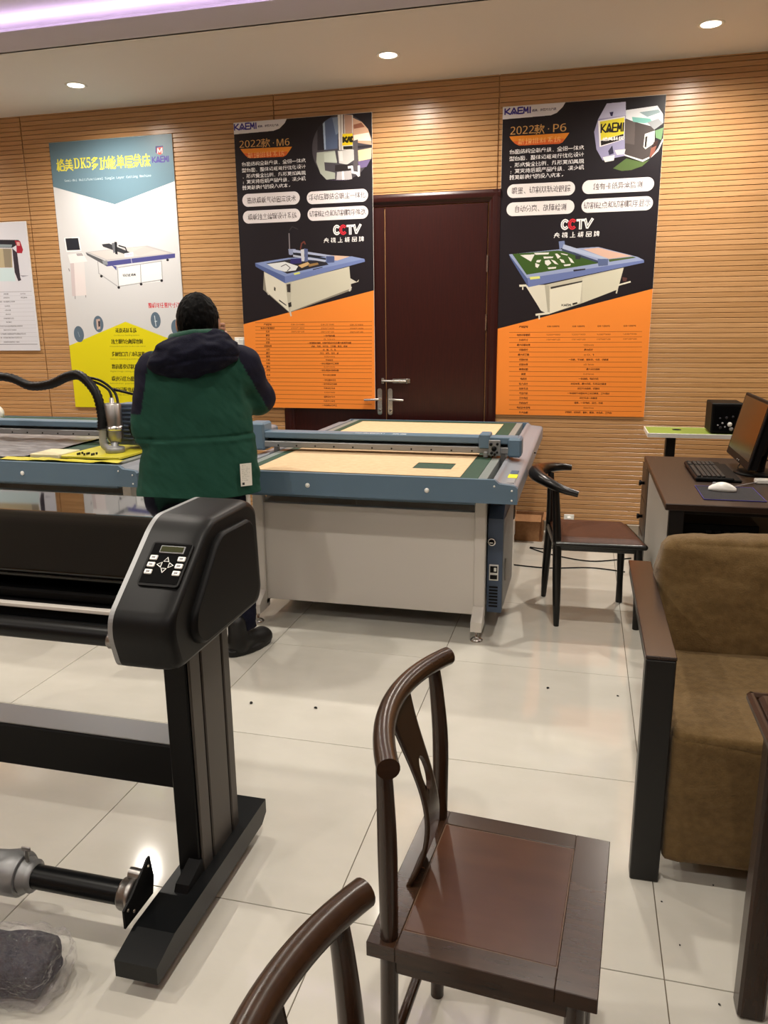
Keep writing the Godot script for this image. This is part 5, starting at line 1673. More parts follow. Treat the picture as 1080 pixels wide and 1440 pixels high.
# ---------------------------------------------------------------- helpers: print on flat things
# strokes of the written characters on a ten by ten grid: pairs of digits are points, spaces part the strokes;
# L and T put two pieces side by side or one over the other, the digit is the share of the first
const STROKES := {
	"一": "0595", "口": "1191981811", "日": "2080892920 2585", "田": "1191991911 1595 5159", "木": "0393 5059 5308 5398", "人": "5009 5099", "亻": "7015 5259",
	"扌": "0393 6069 6949 0796", "氵": "2152 1344 2876", "冫": "2142 2866", "讠": "3051 1454 5458 5887", "纟": "7024 2474 7427 2777 1988", "钅": "5014 3272 1575 4549 4978",
	"土": "1484 5059 0999", "士": "0393 5059 1989", "力": "0393 939868 5019", "工": "1191 5159 0999", "又": "1181 8109 2299", "刂": "3237 8089 8969", "宀": "5052 1393 1315 9385",
	"夂": "4005 3282 8209 3499", "灬": "1609 3749 5769 7699", "心": "1508 3438 3888 8885 5365 8597", "羊": "2132 7162 1383 1686 0999 5359", "大": "0393 5009 5399",
	"夕": "5014 3181 8119 3556", "厶": "4007 0787 7599", "月": "2027 2709 2080 8089 8969 2383 2686", "匕": "7215 2029 2989 8986", "犭": "7013 2146 4649 4929 5608",
	"虫": "1282 8286 8616 1612 5059 0999 7799", "立": "5051 1292 3246 7266 0999", "乍": "3004 2292 5259 5595 5797", "角": "4012 3070 7062 1292 9298 1216 1609 1595 5258",
	"制左": "3013 1282 0494 5059 1619 1686 8688", "禾": "7021 0393 5159 5308 5398", "中": "1292 9297 9717 1712 5059", "刀": "1191 918868 5019", "子": "2080 8053 535838 0595",
	"乚": "2028 2898 9896", "丬": "7079 1122 0575", "衣": "5051 0292 5209 2529 2949 8354 5399", "罒": "1191 9189 8919 1911 3139 6169", "直": "0191 5022 2228 2282 8288 2484 2686 0999",
	"米": "1122 8172 0494 5059 5418 5498", "女": "3016 1689 7009 0393", "攵": "3014 2282 7209 3399", "石": "0191 4107 3484 8489 8939 3934", "马": "1171 7175 2125 2595 9599 9979 0777",
	"京": "5051 0292 2383 8386 2686 2326 5659 2819 7889", "彡": "7012 8314 9609", "象": "3012 2161 6142 1282 8285 8515 1512 4516 5509 5689", "七": "0484 3038 3888 8886",
	"害": "5051 1191 1112 9192 2373 2575 0696 5246 2777 2729 2979 7779", "疋": "1181 5158 5585 2409 2698", "莫": "0191 3002 7002 2383 8386 8626 2623 0797 5709 5799",
	"夬": "1282 8285 0595 5009 5599", "八": "3009 6099", "生": "3013 1292 1585 0999 5059", "忄": "5059 2214 8285", "司": "1090 9099 9979 1363 2565 6568 6828 2825",
	"服右": "1080 8083 8363 1019 1474 7419 2599", "几": "2026 2609 2070 7078 7899 9997", "束": "0191 2282 8285 8525 2522 5059 5518 5588", "正": "0191 5158 5484 2428 0999",
	"壬": "7021 0595 5159 1989", "丁": "0191 515929", "示": "1181 0393 535939 2608 7698", "欠": "3005 2292 9274 5309 5599", "斤": "8121 2117 1709 2484 6469",
	"曾": "2031 7061 1292 9295 9515 1512 5255 2686 8689 8929 2926 2787", "非": "3039 6069 0232 0535 0838 6292 6595 6898", "勾": "2014 2191 918969 4327 2777 6588", "王": "1191 5159 1585 0999",
	"及": "1171 7144 4484 8419 2109 3499", "本": "0292 5059 5218 5288 3777", "开": "0191 0595 3135 3509 7179", "匡": "9111 1119 1999 3373 3575 3777 5357", "彳": "7014 7227 4549",
	"亍": "1191 0494 545939", "尤": "0393 4038 3809 6369 6999 9997 7182", "十": "0494 5059", "歹": "0191 4106 3373 7319 2546", "卜": "3039 3478", "见": "1181 8186 1116 5155 5509 6569 6999 9997",
	"寸": "0393 707949 2546", "其": "0292 2027 7077 2474 2676 0797 3719 6789", "咸": "1191 1117 1709 3353 3555 5558 5838 3835 6099 9997 8365", "奂": "3012 2161 6152 1282 8285 1215 0595 5309 5599",
	"弋": "0393 5099 9997 7182", "白": "4021 1181 8189 8919 1911 1585", "勺": "3014 2181 818959 3455", "交": "5051 0292 3314 6385 7509 2599", "反": "8011 1117 1709 1383 8319 2499",
	"云": "2171 0494 4417 1787 7699", "孚": "8011 2232 4243 7262 2474 7455 555939 0797", "卩": "1181 818757 1119", "小": "505939 2316 7395", "扁": "5051 1282 8284 1484 1216 1609 3696 9699 3639 5659 7679",
	"车": "0191 3014 1484 0797 5259", "耳": "0191 2129 7179 2373 2575 0797", "占": "5054 5282 1484 8489 8919 1914", "川": "1016 1609 5058 9099", "页": "0191 5022 1217 1282 8287 5456 5609 6799",
	"己": "1181 8184 8414 1419 1989 8986", "礻": "4051 1272 7207 4449 5668", "旁": "5051 1191 3233 7263 0494 5455 1696 4609 4777 777959", "片": "2027 2709 6063 2383 2686 6669",
	"卑": "5021 1181 8185 8515 1511 1383 5147 0797 6569", "贲": "0191 5002 0393 3023 7073 1517 1585 8587 5609 6899", "黑": "1181 8184 8414 1411 5158 1686 0898", "九": "0373 4009 7377 7799 9997",
	"足": "1181 8184 8414 1411 5459 5686 2529 0999", "艮": "1171 7175 1575 1373 1119 1939 5599", "氏": "7021 2129 2949 2494 5199 9997", "巳": "1171 7174 1474 1118 1898 9896",
	"廾": "0494 3035 3509 7079", "贝": "1181 8187 1117 5255 5509 6799", "阝": "2029 2070 7044 4475 7547", "佥": "5004 5094 3464 2638 5658 8668 0999", "业": "3039 6069 1126 9274 0999",
	"才": "0393 606949 5517", "斗": "3243 2445 0796 6069", "卖": "2181 5003 1393 9384 3445 0696 5409 5799", "充": "5051 1292 4225 2585 3609 6568 6898 9896", "前": "2031 7061 0292 1417 1444 4447 1646 7477 9398",
	"穴工": "5051 1292 1213 9283 4325 6385 2686 5659 1999", "青": "0191 5053 1383 0595 2629 2686 8689 2787", "只": "2080 8085 8525 2520 3609 6799",
	"单": "2031 7061 2282 8286 8626 2622 2484 5259 0797", "层": "1191 9193 1393 1116 1609 3585 2797 5739 3989 7899", "裁": "1252 3004 0494 6099 8466 7182 0656 3609 3739 5748",
	"床": "5051 1292 1217 1709 3595 6369 6539 6599", "连": "1121 0424 2427 2708 2799 4191 6144 4484 3696 6368", "送": "1121 0424 2427 2708 2799 5061 8071 4282 3595 6264 6537 6597",
	"系": "8011 5033 3363 6326 2686 5659 3728 7788", "屏": "1090 9092 1292 1016 1609 4344 8373 3595 2797 5559 7579", "区": "9111 1119 1999 3277 7237",
	"面": "0191 5022 1393 9399 1999 1319 3339 6369 3565 3767", "个": "5004 5094 5359", "电": "1181 8186 8616 1611 1383 5058 5898 9896", "可": "0191 717959 1353 5357 5717 1713",
	"尺": "1181 8184 1484 1116 1609 5499", "升": "5012 0494 3106 0609 7079", "成": "1292 1216 1609 1545 4548 4838 5099 9997 8355 7182", "边": "1121 0424 2427 2708 2799 4181 818868 6138",
	"进": "1121 0424 2427 2708 2799 3292 3595 4147 7178", "黄": "0292 3004 7004 0494 2585 8588 2888 2528 2787 5458 3919 7999", "金": "5004 5094 3474 2676 0999 5459 2738 7768",
	"比": "1019 1949 1444 6069 6999 9996 9264", "更": "0191 2282 8286 8626 2622 2484 5147 4709 2699", "后": "8011 1117 1709 1393 3585 8589 8939 3935", "产": "5051 1191 3233 7263 1494 1417 1709",
	"少": "5056 2315 7395 8519", "器": "1030 3033 3313 1310 6080 8083 8363 6360 0494 5204 5295 1636 3639 3919 1916 6686 8689 8969 6966", "入": "3051 5109 5199",
	"高": "5051 0191 2272 7274 2474 2224 1595 1519 9599 3777 3739 3979 7779", "气": "3013 2191 2383 1575 7578 7899", "固": "1191 9199 9919 1911 2474 5255 3575 7578 7838 3835",
	"术": "0393 5059 5308 5398 7182", "压": "1191 1117 1709 3585 5359 2999 7688", "合": "5003 5093 3464 2676 7679 7929 2926", "起": "0242 2005 0545 2428 2508 0899 5282 8285 8555 5558 5888",
	"序": "5051 1191 1116 1609 3383 8355 2696 666949", "修": "2005 1319 3136 6043 5282 8247 5388 8546 9748", "央": "2282 8285 2225 0595 5009 5599 5055", "上": "5059 5585 0999",
	"迹": "1121 0424 2427 2708 2799 6061 3292 5248 7379 4445 9395", "有": "0292 4006 3339 3383 8389 8969 3585 3787", "卡": "5055 5282 0595 5559 6788",
	"常": "5052 2233 7263 0393 0304 9394 3474 7476 7636 3634 1719 1797 9799 5659", "监": "1014 3015 6042 5292 6374 1686 8689 1619 3639 6669 0999", "自": "5031 2282 8289 8929 2922 2484 2686",
	"表": "1181 5055 2373 0595 5509 3539 3959 6599", "文": "5051 0292 7209 2299", "用": "2027 2709 2080 8089 8969 2383 2686 5059", "重": "7021 0292 2383 8386 8626 2623 5159 1888 0999", "不": "0191 6116 5259 5588",
	"，": "2839", "；": "2535 2839", "。": "2746283727", "、": "1739", "：": "2535 2838", "·": "4555", "/": "7029", "度": "5051 1191 1116 1609 3393 4245 7275 4575 3686 8639 5699",
	"丂": "0191 3135 3585 858959", "号": "T5口丂", "皿": "1282 1219 8289 3239 6269 0999", "温": "L3氵(T5日皿)", "率": "5051 0292 3355 6345 1334 8374 0696 5659", "给": "L4纟合", "输": "L4车合", "速": "1121 0424 2427 2708 2799 3292 4484 4446 8486 6369", "各": "T5夂口", "格": "L4木各", "美": "T6羊大", "多": "T5夕夕", "功": "L4工力", "能": "L5(T4厶月)(T5匕匕)", "续": "L4纟卖", "料": "L5米斗", "统": "L4纟充", "独": "L4犭虫", "品": "T5口(L5口口)",
	"操": "L3扌(T6品木)", "作": "L3亻乍", "台": "T5厶口", "触": "L5角虫", "控": "L3扌(穴工)", "制": "L7(制左)刂", "种": "L4禾中", "剪": "T7前刀", "冲": "L3冫中", "孔": "L6子乚", "装": "T5(L4丬士)衣", "置": "T4罒直",
	"数": "L6(T5米女)攵", "码": "L4石马", "景": "T4日京", "影": "L7景彡", "像": "L3亻象", "切": "L4七刀", "割": "L7害刂", "定": "T4宀疋", "位": "L3亻立", "模": "L4木莫", "块": "L4土夬", "分": "T5八刀", "性": "L3忄生",
	"伺": "L3亻司", "服": "L4月(服右)", "机": "L4木几", "整": "T6(L6束攵)正", "任": "L3亻壬", "音": "T5立日", "意": "T7音心", "订": "L4讠丁", "款": "L5(T4士示)欠", "新": "L5(T5立木)斤", "增": "L4土曾", "排": "L3扌非",
	"吉": "T5士口", "结": "L4纟吉", "构": "L4木勾", "全": "T4人王", "级": "L4纟及", "铝": "L4钅(T5口口)", "体": "L3亻本", "型": "T6(L6开刂)土", "框": "L4木匡", "行": "L4彳亍", "优": "L3亻尤", "化": "L4亻匕", "殳": "T5几又",
	"设": "L4讠殳", "计": "L4讠十", "形": "L6开彡", "例": "L3亻(L6歹刂)", "外": "L5夕卜", "加": "L5力口", "观": "L4又见", "支": "T4十又", "持": "L3扌(T4土寸)", "期": "L5其月", "减": "L3冫咸", "换": "L3扌奂", "代": "L3亻弋", "的": "L5白勺",
	"投": "L3扌殳", "效": "L5交攵", "板": "L4木反", "动": "L5云力", "技": "L3扌支", "浮": "L3氵孚", "脚": "L3月(L6(T4土厶)卩)", "吸": "L3口及", "尘": "T5小土", "编": "L4纟扁", "辑": "L4车(T4口耳)", "点": "T7占灬", "和": "L5禾口",
	"顺": "L3川页", "改": "L4己攵", "视": "L4礻见", "榜": "L4木旁", "牌": "L4片卑", "喷": "L3口贲", "墨": "T7黑土", "双": "L5又又", "轨": "L5车九", "跟": "L4足艮", "踪": "L4足(T4宀示)", "纸": "L4纟氏", "异": "T5巳廾",
	"测": "L3氵(L7贝刂)", "故": "L5(T4十口)攵", "障": "L3阝(T4立(T6日十))", "检": "L4木佥", "显": "T5日业", "科": "L4禾斗", "最": "T4日(L5耳又)", "积": "L4禾只", "材": "L4木才", "精": "L4米青",
}
var glyphs := {}

func strokes_of(ch: String) -> Array:
	if glyphs.has(ch):
		return glyphs[ch]
	var out := []
	var s: String = STROKES.get(ch, "")
	if s.begins_with("L") or s.begins_with("T"):
		out = strokes_from(s)
	else:
		for w in s.split(" ", false):
			var l := PackedVector2Array()
			for i in range(0, w.length() - 1, 2):
				l.append(Vector2(int(w[i]) / 9.0, int(w[i + 1]) / 9.0))
			out.append(l)
	glyphs[ch] = out
	return out

func strokes_from(rule: String) -> Array:
	var out := []
	var share := float(rule[1]) / 10.0
	var pieces := []
	var i := 2
	while i < rule.length():
		if rule[i] == "(":
			var depth := 1
			var j := i + 1
			while depth > 0:
				depth += 1 if rule[j] == "(" else (-1 if rule[j] == ")" else 0)
				j += 1
			pieces.append(rule.substr(i + 1, j - i - 2))
			i = j
		else:
			pieces.append(rule[i])
			i += 1
	for k in 2:
		var p: String = pieces[k]
		var sub: Array = strokes_from(p) if p.length() > 2 and (p[0] == "L" or p[0] == "T") else strokes_of(p)
		var a := 0.0 if k == 0 else share + 0.03
		var b := share - 0.03 if k == 0 else 1.0
		for line in sub:
			var l := PackedVector2Array()
			for v in line:
				l.append(Vector2(lerpf(a, b, v.x), v.y) if rule[0] == "L" else Vector2(v.x, lerpf(a, b, v.y)))
			out.append(l)
	return out

var sheet: Image

func sheet_new(w: int, h: int, c: Color) -> void:
	sheet = Image.create_empty(w, h, false, Image.FORMAT_RGB8)
	sheet.fill(c)

func ink_tri(a: Vector2, b: Vector2, c: Vector2, col: Color) -> void:
	var y0: int = max(0, int(ceil(min(a.y, min(b.y, c.y)) - 0.5)))
	var y1: int = min(sheet.get_height() - 1, int(floor(max(a.y, max(b.y, c.y)) - 0.5)))
	var e := [[a, b], [b, c], [c, a]]
	for y in range(y0, y1 + 1):
		var yy := y + 0.5
		var lo := 1e9
		var hi := -1e9
		for s in e:
			var p: Vector2 = s[0]
			var q: Vector2 = s[1]
			if (p.y <= yy) != (q.y <= yy):
				var x := p.x + (q.x - p.x) * (yy - p.y) / (q.y - p.y)
				lo = min(lo, x)
				hi = max(hi, x)
		if hi > lo:
			var x0 := int(round(lo))
			var x1 := int(round(hi))
			if x1 > x0:
				sheet.fill_rect(Rect2i(x0, y, x1 - x0, 1), col)

func ink(col: String, flat: Array) -> void:
	var p := v2s(flat)
	var idx := Geometry2D.triangulate_polygon(p)
	var c := Color.html(col)
	for i in range(0, idx.size(), 3):
		ink_tri(p[idx[i]], p[idx[i + 1]], p[idx[i + 2]], c)

func ink_box(col: String, x0: float, y0: float, x1: float, y1: float) -> void:
	sheet.fill_rect(Rect2i(int(round(x0)), int(round(y0)), max(1, int(round(x1 - x0))), max(1, int(round(y1 - y0)))), Color.html(col))

func ink_oval(col: String, x: float, y: float, rx: float, ry: float) -> void:
	var c := Color.html(col)
	for j in range(int(y - ry), int(y + ry) + 1):
		var t := (j + 0.5 - y) / ry
		if abs(t) < 1.0 and j >= 0 and j < sheet.get_height():
			var w := rx * sqrt(1.0 - t * t)
			sheet.fill_rect(Rect2i(int(round(x - w)), j, max(1, int(round(2.0 * w))), 1), c)

func ink_pill(col: String, x0: float, y0: float, x1: float, y1: float) -> void:
	var r := (y1 - y0) / 2.0
	ink_oval(col, x0 + r, (y0 + y1) / 2.0, r, r)
	ink_oval(col, x1 - r, (y0 + y1) / 2.0, r, r)
	ink_box(col, x0 + r, y0, x1 - r, y1)

func ink_line(col: Color, a: Vector2, b: Vector2, w: float) -> void:
	var d := (b - a)
	if d.length() < 0.01:
		return
	d = d.normalized()
	var n := Vector2(-d.y, d.x) * w * 0.5
	var e := d * w * 0.25
	ink_tri(a - e + n, b + e + n, b + e - n, col)
	ink_tri(a - e + n, b + e - n, a - e - n, col)

func ink_path(col: String, w: float, flat: Array) -> void:
	var p := v2s(flat)
	for i in p.size() - 1:
		ink_line(Color.html(col), p[i], p[i + 1], w)

# written characters of cell cw by ch, each step apart
func write(col: String, text: String, x: float, y: float, cw: float, ch: float, step: float, w: float) -> void:
	var c := Color.html(col)
	for i in text.length():
		for l in strokes_of(text[i]):
			for k in l.size() - 1:
				ink_line(c, Vector2(x + i * step + l[k].x * cw, y + l[k].y * ch), Vector2(x + i * step + l[k + 1].x * cw, y + l[k + 1].y * ch), w)

var faces := {}

# Latin letters and figures fitted into a box
func letter(col: String, text: String, x0: float, y0: float, x1: float, y1: float, font := "Droid Sans", bold := false) -> void:
	var key := font + str(bold)
	if not faces.has(key):
		var f := SystemFont.new()
		f.font_names = PackedStringArray([font])
		f.font_weight = 700 if bold else 400
		faces[key] = f
	var t := TextMesh.new()
	t.font = faces[key]
	t.font_size = 40
	t.depth = 0.0
	t.pixel_size = 0.01
	t.text = text
	var arr := t.get_mesh_arrays()
	if arr.is_empty():
		return
	var v: PackedVector3Array = arr[Mesh.ARRAY_VERTEX]
	var idx: PackedInt32Array = arr[Mesh.ARRAY_INDEX]
	var lo := Vector2(1e9, 1e9)
	var hi := -lo
	for p in v:
		lo = Vector2(min(lo.x, p.x), min(lo.y, p.y))
		hi = Vector2(max(hi.x, p.x), max(hi.y, p.y))
	var c := Color.html(col)
	var q := PackedVector2Array()
	for p in v:
		q.append(Vector2(remap(p.x, lo.x, hi.x, x0, x1), remap(p.y, lo.y, hi.y, y1, y0)))
	for i in range(0, idx.size(), 3):
		ink_tri(q[idx[i]], q[idx[i + 1]], q[idx[i + 2]], c)

# the maker's word mark
func word_mark(col: String, x0: float, y0: float, x1: float, y1: float, w: float) -> void:
	var s := x1 - x0
	var h := y1 - y0
	var lines := [[0.02, 0, 0.02, 1], [0.2, 0, 0.05, 0.55, 0.22, 1], [0.24, 1, 0.36, 0, 0.48, 1], [0.31, 0.99, 0.36, 0.6, 0.41, 0.99], [0.7, 0, 0.52, 0, 0.52, 1, 0.7, 1], [0.52, 0.5, 0.69, 0.5], [0.74, 1, 0.75, 0, 0.82, 0.7, 0.89, 0, 0.9, 1], [0.98, 0, 0.98, 1]]
	for l in lines:
		var p := []
		for i in range(0, l.size(), 2):
			p.append(x0 + l[i] * s)
			p.append(y0 + l[i + 1] * h)
		ink_path(col, w, p)

# the broadcaster's mark: thick letters with a thin line inside
func broadcast_mark(x0: float, y0: float, x1: float, y1: float, back: String) -> void:
	var s := (x1 - x0) / 4.0
	var h := y1 - y0
	var c := []
	for i in 13:
		var a := deg_to_rad(45.0 + 270.0 * i / 12.0)
		c.append(Vector2(cos(a), -sin(a)))
	for k in 2:
		var p := []
		for v in c:
			p.append(x0 + s * (0.48 + k * 0.92) + v.x * s * 0.36)
			p.append(y0 + h * 0.5 + v.y * h * 0.4)
		ink_path("f4f2f0" if k == 0 else "d62f3c", h * 0.3, p)
		ink_path(back, h * 0.05, p)
	var t := [x0 + s * 1.95, y0 + h * 0.12, x0 + s * 2.85, y0 + h * 0.12]
	ink_path("f4f2f0", h * 0.24, t)
	ink_path("f4f2f0", h * 0.3, [x0 + s * 2.4, y0 + h * 0.1, x0 + s * 2.4, y0 + h * 0.98])
	ink_path(back, h * 0.05, [x0 + s * 2.4, y0 + h * 0.12, x0 + s * 2.4, y0 + h * 0.98])
	ink_path("f4f2f0", h * 0.28, [x0 + s * 2.95, y0 + h * 0.05, x0 + s * 3.25, y0 + h * 0.9, x0 + s * 3.85, y0 + h * 0.05])
	ink_path(back, h * 0.05, [x0 + s * 2.98, y0 + h * 0.1, x0 + s * 3.25, y0 + h * 0.85, x0 + s * 3.8, y0 + h * 0.1])

func printed(rough := 0.35, spec := 0.4) -> StandardMaterial3D:
	var m := paint(Color.WHITE, rough, 0.0, spec)
	m.albedo_texture = ImageTexture.create_from_image(sheet)
	return m

# a quad with the print on it, facing +z, over a thin board
func printed_face(w: float, h: float, z: float) -> ArrayMesh:
	var st := sf()
	var p := [Vector3(-w / 2, h, z), Vector3(w / 2, h, z), Vector3(w / 2, 0, z), Vector3(-w / 2, 0, z)]
	var uv := [Vector2(0, 0), Vector2(1, 0), Vector2(1, 1), Vector2(0, 1)]
	for i in [0, 1, 2, 0, 2, 3]:
		st.set_normal(Vector3(0, 0, 1))
		st.set_uv(uv[i])
		st.add_vertex(p[i])
	return st.commit()
# ---------------------------------------------------------------- what is printed on the posters (in millimetres from their top corner)
func print_cutter_poster() -> StandardMaterial3D:
	sheet_new(1000, 2000, Color.html("1f1b20"))
	ink("ef8b38", [0, 1382, 1000, 1158, 1000, 2000, 0, 2000])
	ink("e4e3ea", [0, 0, 396, 0, 381, 26, 340, 58, 295, 70, 0, 74])
	word_mark("3b3190", 3, 9, 171, 47, 9)
	write("55506a", "格美：裁剪文化代表", 182, 27, 14.8, 13.8, 17.17, 1.9)
	letter("d9a763", "2022", 37, 119, 199, 165, "Droid Sans", false)
	write("d9a763", "款", 201, 116, 62.9, 53.4, 73.10, 5.1)
	write("d9a763", "·", 279, 120, 26.5, 49.3, 30.84, 6.8)
	letter("d9a763", "M6", 316, 125, 410, 170, "Droid Sans", false)
	ink("e58a2c", [43, 172, 428, 180, 415, 198, 383, 233, 361, 242, 111, 237, 84, 223, 53, 187])
	ink("d9632c", [66, 203, 397, 210, 383, 233, 361, 242, 111, 237, 84, 223])
	write("f0b070", "新增排料系统", 96, 201, 39.7, 33.9, 46.21, 3.4)
	write("e8e6e6", "台面结构全新升级，全铝一体成", 49, 261, 29.3, 25.0, 34.09, 3.4)
	write("e8e6e6", "型台面，整体边框进行优化设计", 48, 301, 29.3, 25.0, 34.11, 3.4)
	write("e8e6e6", "，形成黄金比例，外形更加美观", 46, 341, 29.4, 25.1, 34.13, 3.4)
	write("e8e6e6", "；更支持后期产品升级，减少机", 45, 379, 29.4, 25.1, 34.15, 3.4)
	write("e8e6e6", "器更新换代的投入成本。", 44, 418, 29.7, 25.1, 34.59, 3.4)
	ink_pill("e6e0e2", 39, 473, 472, 560)
	write("6d6668", "高效模板气动固定技术", 75, 499, 31.9, 38.3, 37.10, 3.8)
	ink_pill("e6e0e2", 524, 480, 967, 564)
	write("6d6668", "浮动压脚结合吸尘一体化", 539, 499, 32.3, 37.4, 37.56, 3.8)
	ink_pill("e6e0e2", 37, 587, 473, 674)
	write("6d6668", "模板独立编辑设计系统", 77, 611, 31.9, 38.4, 37.05, 3.8)
	ink_pill("e6e0e2", 526, 590, 967, 675)
	write("6d6668", "切割起点和切割顺序修改", 541, 610, 32.2, 37.5, 37.43, 3.8)
	broadcast_mark(714, 711, 917, 774, "1f1b20")
	write("ecebea", "央视上榜品牌", 642, 793, 33.8, 31.6, 51.19, 4.2)
	ink_oval("4a464c", 786, 208, 212, 210)
	ink("caa287", [868, 25, 931, 56, 973, 103, 995, 165, 997, 204, 868, 178])
	ink("efe3cf", [871, 134, 977, 125, 995, 178, 873, 169])
	ink("8e5b47", [872, 69, 927, 60, 950, 88, 874, 95])
	ink("dcc39c", [900, 232, 996, 222, 993, 291, 903, 302])
	ink("2e2a30", [900, 204, 997, 204, 996, 217, 900, 220])
	ink("6d5f86", [898, 302, 988, 295, 959, 341, 907, 346])
	ink("2a272e", [616, 75, 655, 39, 661, 215, 612, 216])
	ink("55627e", [660, 39, 714, 13, 762, 12, 757, 213, 666, 216])
	ink("9fb0c8", [655, 48, 670, 38, 673, 212, 661, 215])
	ink("79889f", [723, 16, 762, 12, 762, 117, 745, 125])
	ink("d7d3cd", [762, -3, 869, 8, 864, 230, 767, 223])
	ink("a89f99", [779, -2, 787, -1, 786, 224, 776, 223])
	ink("b38f7c", [810, 1, 862, 10, 862, 125, 812, 121])
	ink("7b6c66", [798, 0, 808, 1, 807, 121, 798, 120])
	ink("e0c21e", [792, 122, 865, 123, 863, 195, 790, 196])
	ink("26221f", [796, 201, 863, 201, 863, 223, 798, 221])
	ink_path("2b2712", 14, [799, 144, 799, 175])
	ink_path("2b2712", 14, [822, 144, 802, 159, 825, 174])
	ink_path("2b2712", 14, [826, 175, 839, 145, 849, 173])
	ink_path("2b2712", 14, [864, 147, 854, 147, 854, 172, 864, 172])
	ink("5a5558", [865, 171, 901, 163, 897, 359, 869, 357])
	ink("aab0a4", [607, 229, 738, 225, 750, 305, 659, 295, 663, 348, 735, 366, 734, 406, 671, 408, 628, 364, 601, 291])
	ink("bcc3b7", [658, 237, 738, 232, 751, 299, 659, 292])
	ink("c9c7c4", [757, 227, 871, 226, 872, 292, 822, 319, 765, 306])
	ink("dedad8", [766, 232, 790, 231, 794, 295, 770, 293])
	ink("2c2729", [736, 317, 860, 317, 859, 356, 735, 357])
	ink("b8b4b6", [749, 362, 850, 358, 856, 413, 805, 419, 743, 413])
	ink("efeceb", [783, 360, 797, 360, 801, 414, 784, 415])
	ink("5b4d6e", [671, 411, 743, 413, 848, 417, 782, 418])
	ink_path("e7e3df", 16, [831, 337, 856, 334, 860, 370, 887, 376, 904, 394, 905, 333])
	ink("8a8578", [167, 1136, 365, 1304, 838, 1154, 824, 996, 422, 1067, 180, 1008])
	ink("d9d6c6", [180, 1012, 342, 1090, 360, 1295, 193, 1151])
	ink("c9c6b4", [385, 1087, 824, 991, 834, 1141, 369, 1297])
	ink("b9b6a6", [342, 1092, 389, 1083, 371, 1292, 360, 1295])
	ink("3a3634", [351, 1103, 380, 1099, 378, 1159, 353, 1158])
	ink("2c2a28", [357, 1235, 381, 1227, 382, 1261, 359, 1265])
	ink("55669a", [114, 948, 339, 1047, 340, 1095, 117, 973])
	ink("6f80b4", [339, 1047, 935, 943, 939, 962, 340, 1095])
	ink("8496c4", [114, 948, 371, 919, 843, 923, 935, 943, 339, 1047])
	ink("2c2b33", [201, 953, 380, 930, 645, 948, 672, 974, 358, 1029])
	ink("34306a", [389, 926, 472, 925, 471, 958, 379, 964])
	ink("dfe3e4", [205, 958, 342, 945, 443, 979, 424, 1007, 340, 1015, 266, 994])
	ink("cfae7a", [443, 974, 517, 952, 535, 969, 470, 992])
	ink("9a7a4c", [517, 968, 590, 958, 599, 971, 526, 986])
	ink_path("4b4a50", 5, [313, 978, 351, 963, 383, 989, 359, 1010])
	ink("d8b9a4", [628, 905, 830, 923, 735, 949, 681, 941])
	ink("d8dc6e", [405, 1028, 451, 1019, 458, 1030, 414, 1039])
	ink("8c97b8", [374, 858, 428, 860, 427, 894, 390, 901, 376, 896])
	ink("a9b3cf", [409, 863, 714, 915, 713, 929, 409, 882])
	ink("4d5a86", [655, 916, 716, 919, 715, 960, 656, 963])
	ink("222630", [409, 884, 653, 930, 653, 941, 408, 897])
	ink("b7bfd2", [408, 899, 652, 944, 647, 956, 408, 912])
	ink("c7cad2", [466, 866, 492, 863, 492, 947, 470, 946])
	ink("5b6690", [492, 858, 520, 864, 518, 947, 495, 951])
	ink_path("6b3c34", 10, [466, 861, 475, 824, 494, 812, 502, 829])
	ink_path("8a8488", 8, [383, 858, 383, 753])
	ink_path("3a3638", 7, [387, 732, 409, 708, 450, 727])
	ink("c9c6b8", [827, 1070, 875, 1097, 893, 1081, 888, 1097, 830, 1112])
	ink_path("c9c6b8", 12, [822, 1158, 834, 1133])
	ink_path("c9c6b8", 12, [369, 1295, 376, 1325])
	ink_path("b9b6a8", 10, [199, 1154, 208, 1172])
	ink("26231f", [288, 1208, 343, 1248, 341, 1254, 287, 1218])
	ink("3b382f", [253, 1117, 265, 1126, 263, 1149, 252, 1143])
	ink("2b2a30", [553, 1002, 626, 989, 626, 994, 554, 1008])
	ink_box("8a4f22", 93, 1371.4, 984, 1374.0)
	ink_box("8a4f22", 93, 1399.7, 984, 1402.3)
	ink_box("8a4f22", 92, 1424.1, 983, 1426.7)
	ink_box("8a4f22", 91, 1449.9, 983, 1452.5)
	ink_box("8a4f22", 90, 1477.0, 982, 1479.6)
	ink_box("8a4f22", 89, 1501.5, 982, 1504.1)
	ink_box("8a4f22", 88, 1527.4, 982, 1530.0)
	ink_box("8a4f22", 88, 1551.9, 981, 1554.5)
	ink_box("8a4f22", 87, 1577.8, 981, 1580.4)
	ink_box("8a4f22", 86, 1602.4, 980, 1605.0)
	ink_box("8a4f22", 85, 1627.0, 980, 1629.6)
	ink_box("8a4f22", 84, 1651.7, 979, 1654.3)
	ink_box("8a4f22", 83, 1682.7, 979, 1685.3)
	ink_box("8a4f22", 83, 1706.1, 978, 1708.7)
	ink_box("8a4f22", 82, 1732.1, 978, 1734.7)
	ink_box("8a4f22", 80, 1776.4, 977, 1779.0)
	ink_box("8a4f22", 79, 1805.1, 977, 1807.7)
	ink_box("8a4f22", 78, 1835.1, 976, 1837.7)
	ink_box("8a4f22", 77, 1866.4, 976, 1869.0)
	ink_box("8a4f22", 76, 1897.8, 975, 1900.4)
	ink_box("8a4f22", 75, 1930.5, 974, 1933.1)
	ink_box("8a4f22", 74, 1961.9, 974, 1964.5)
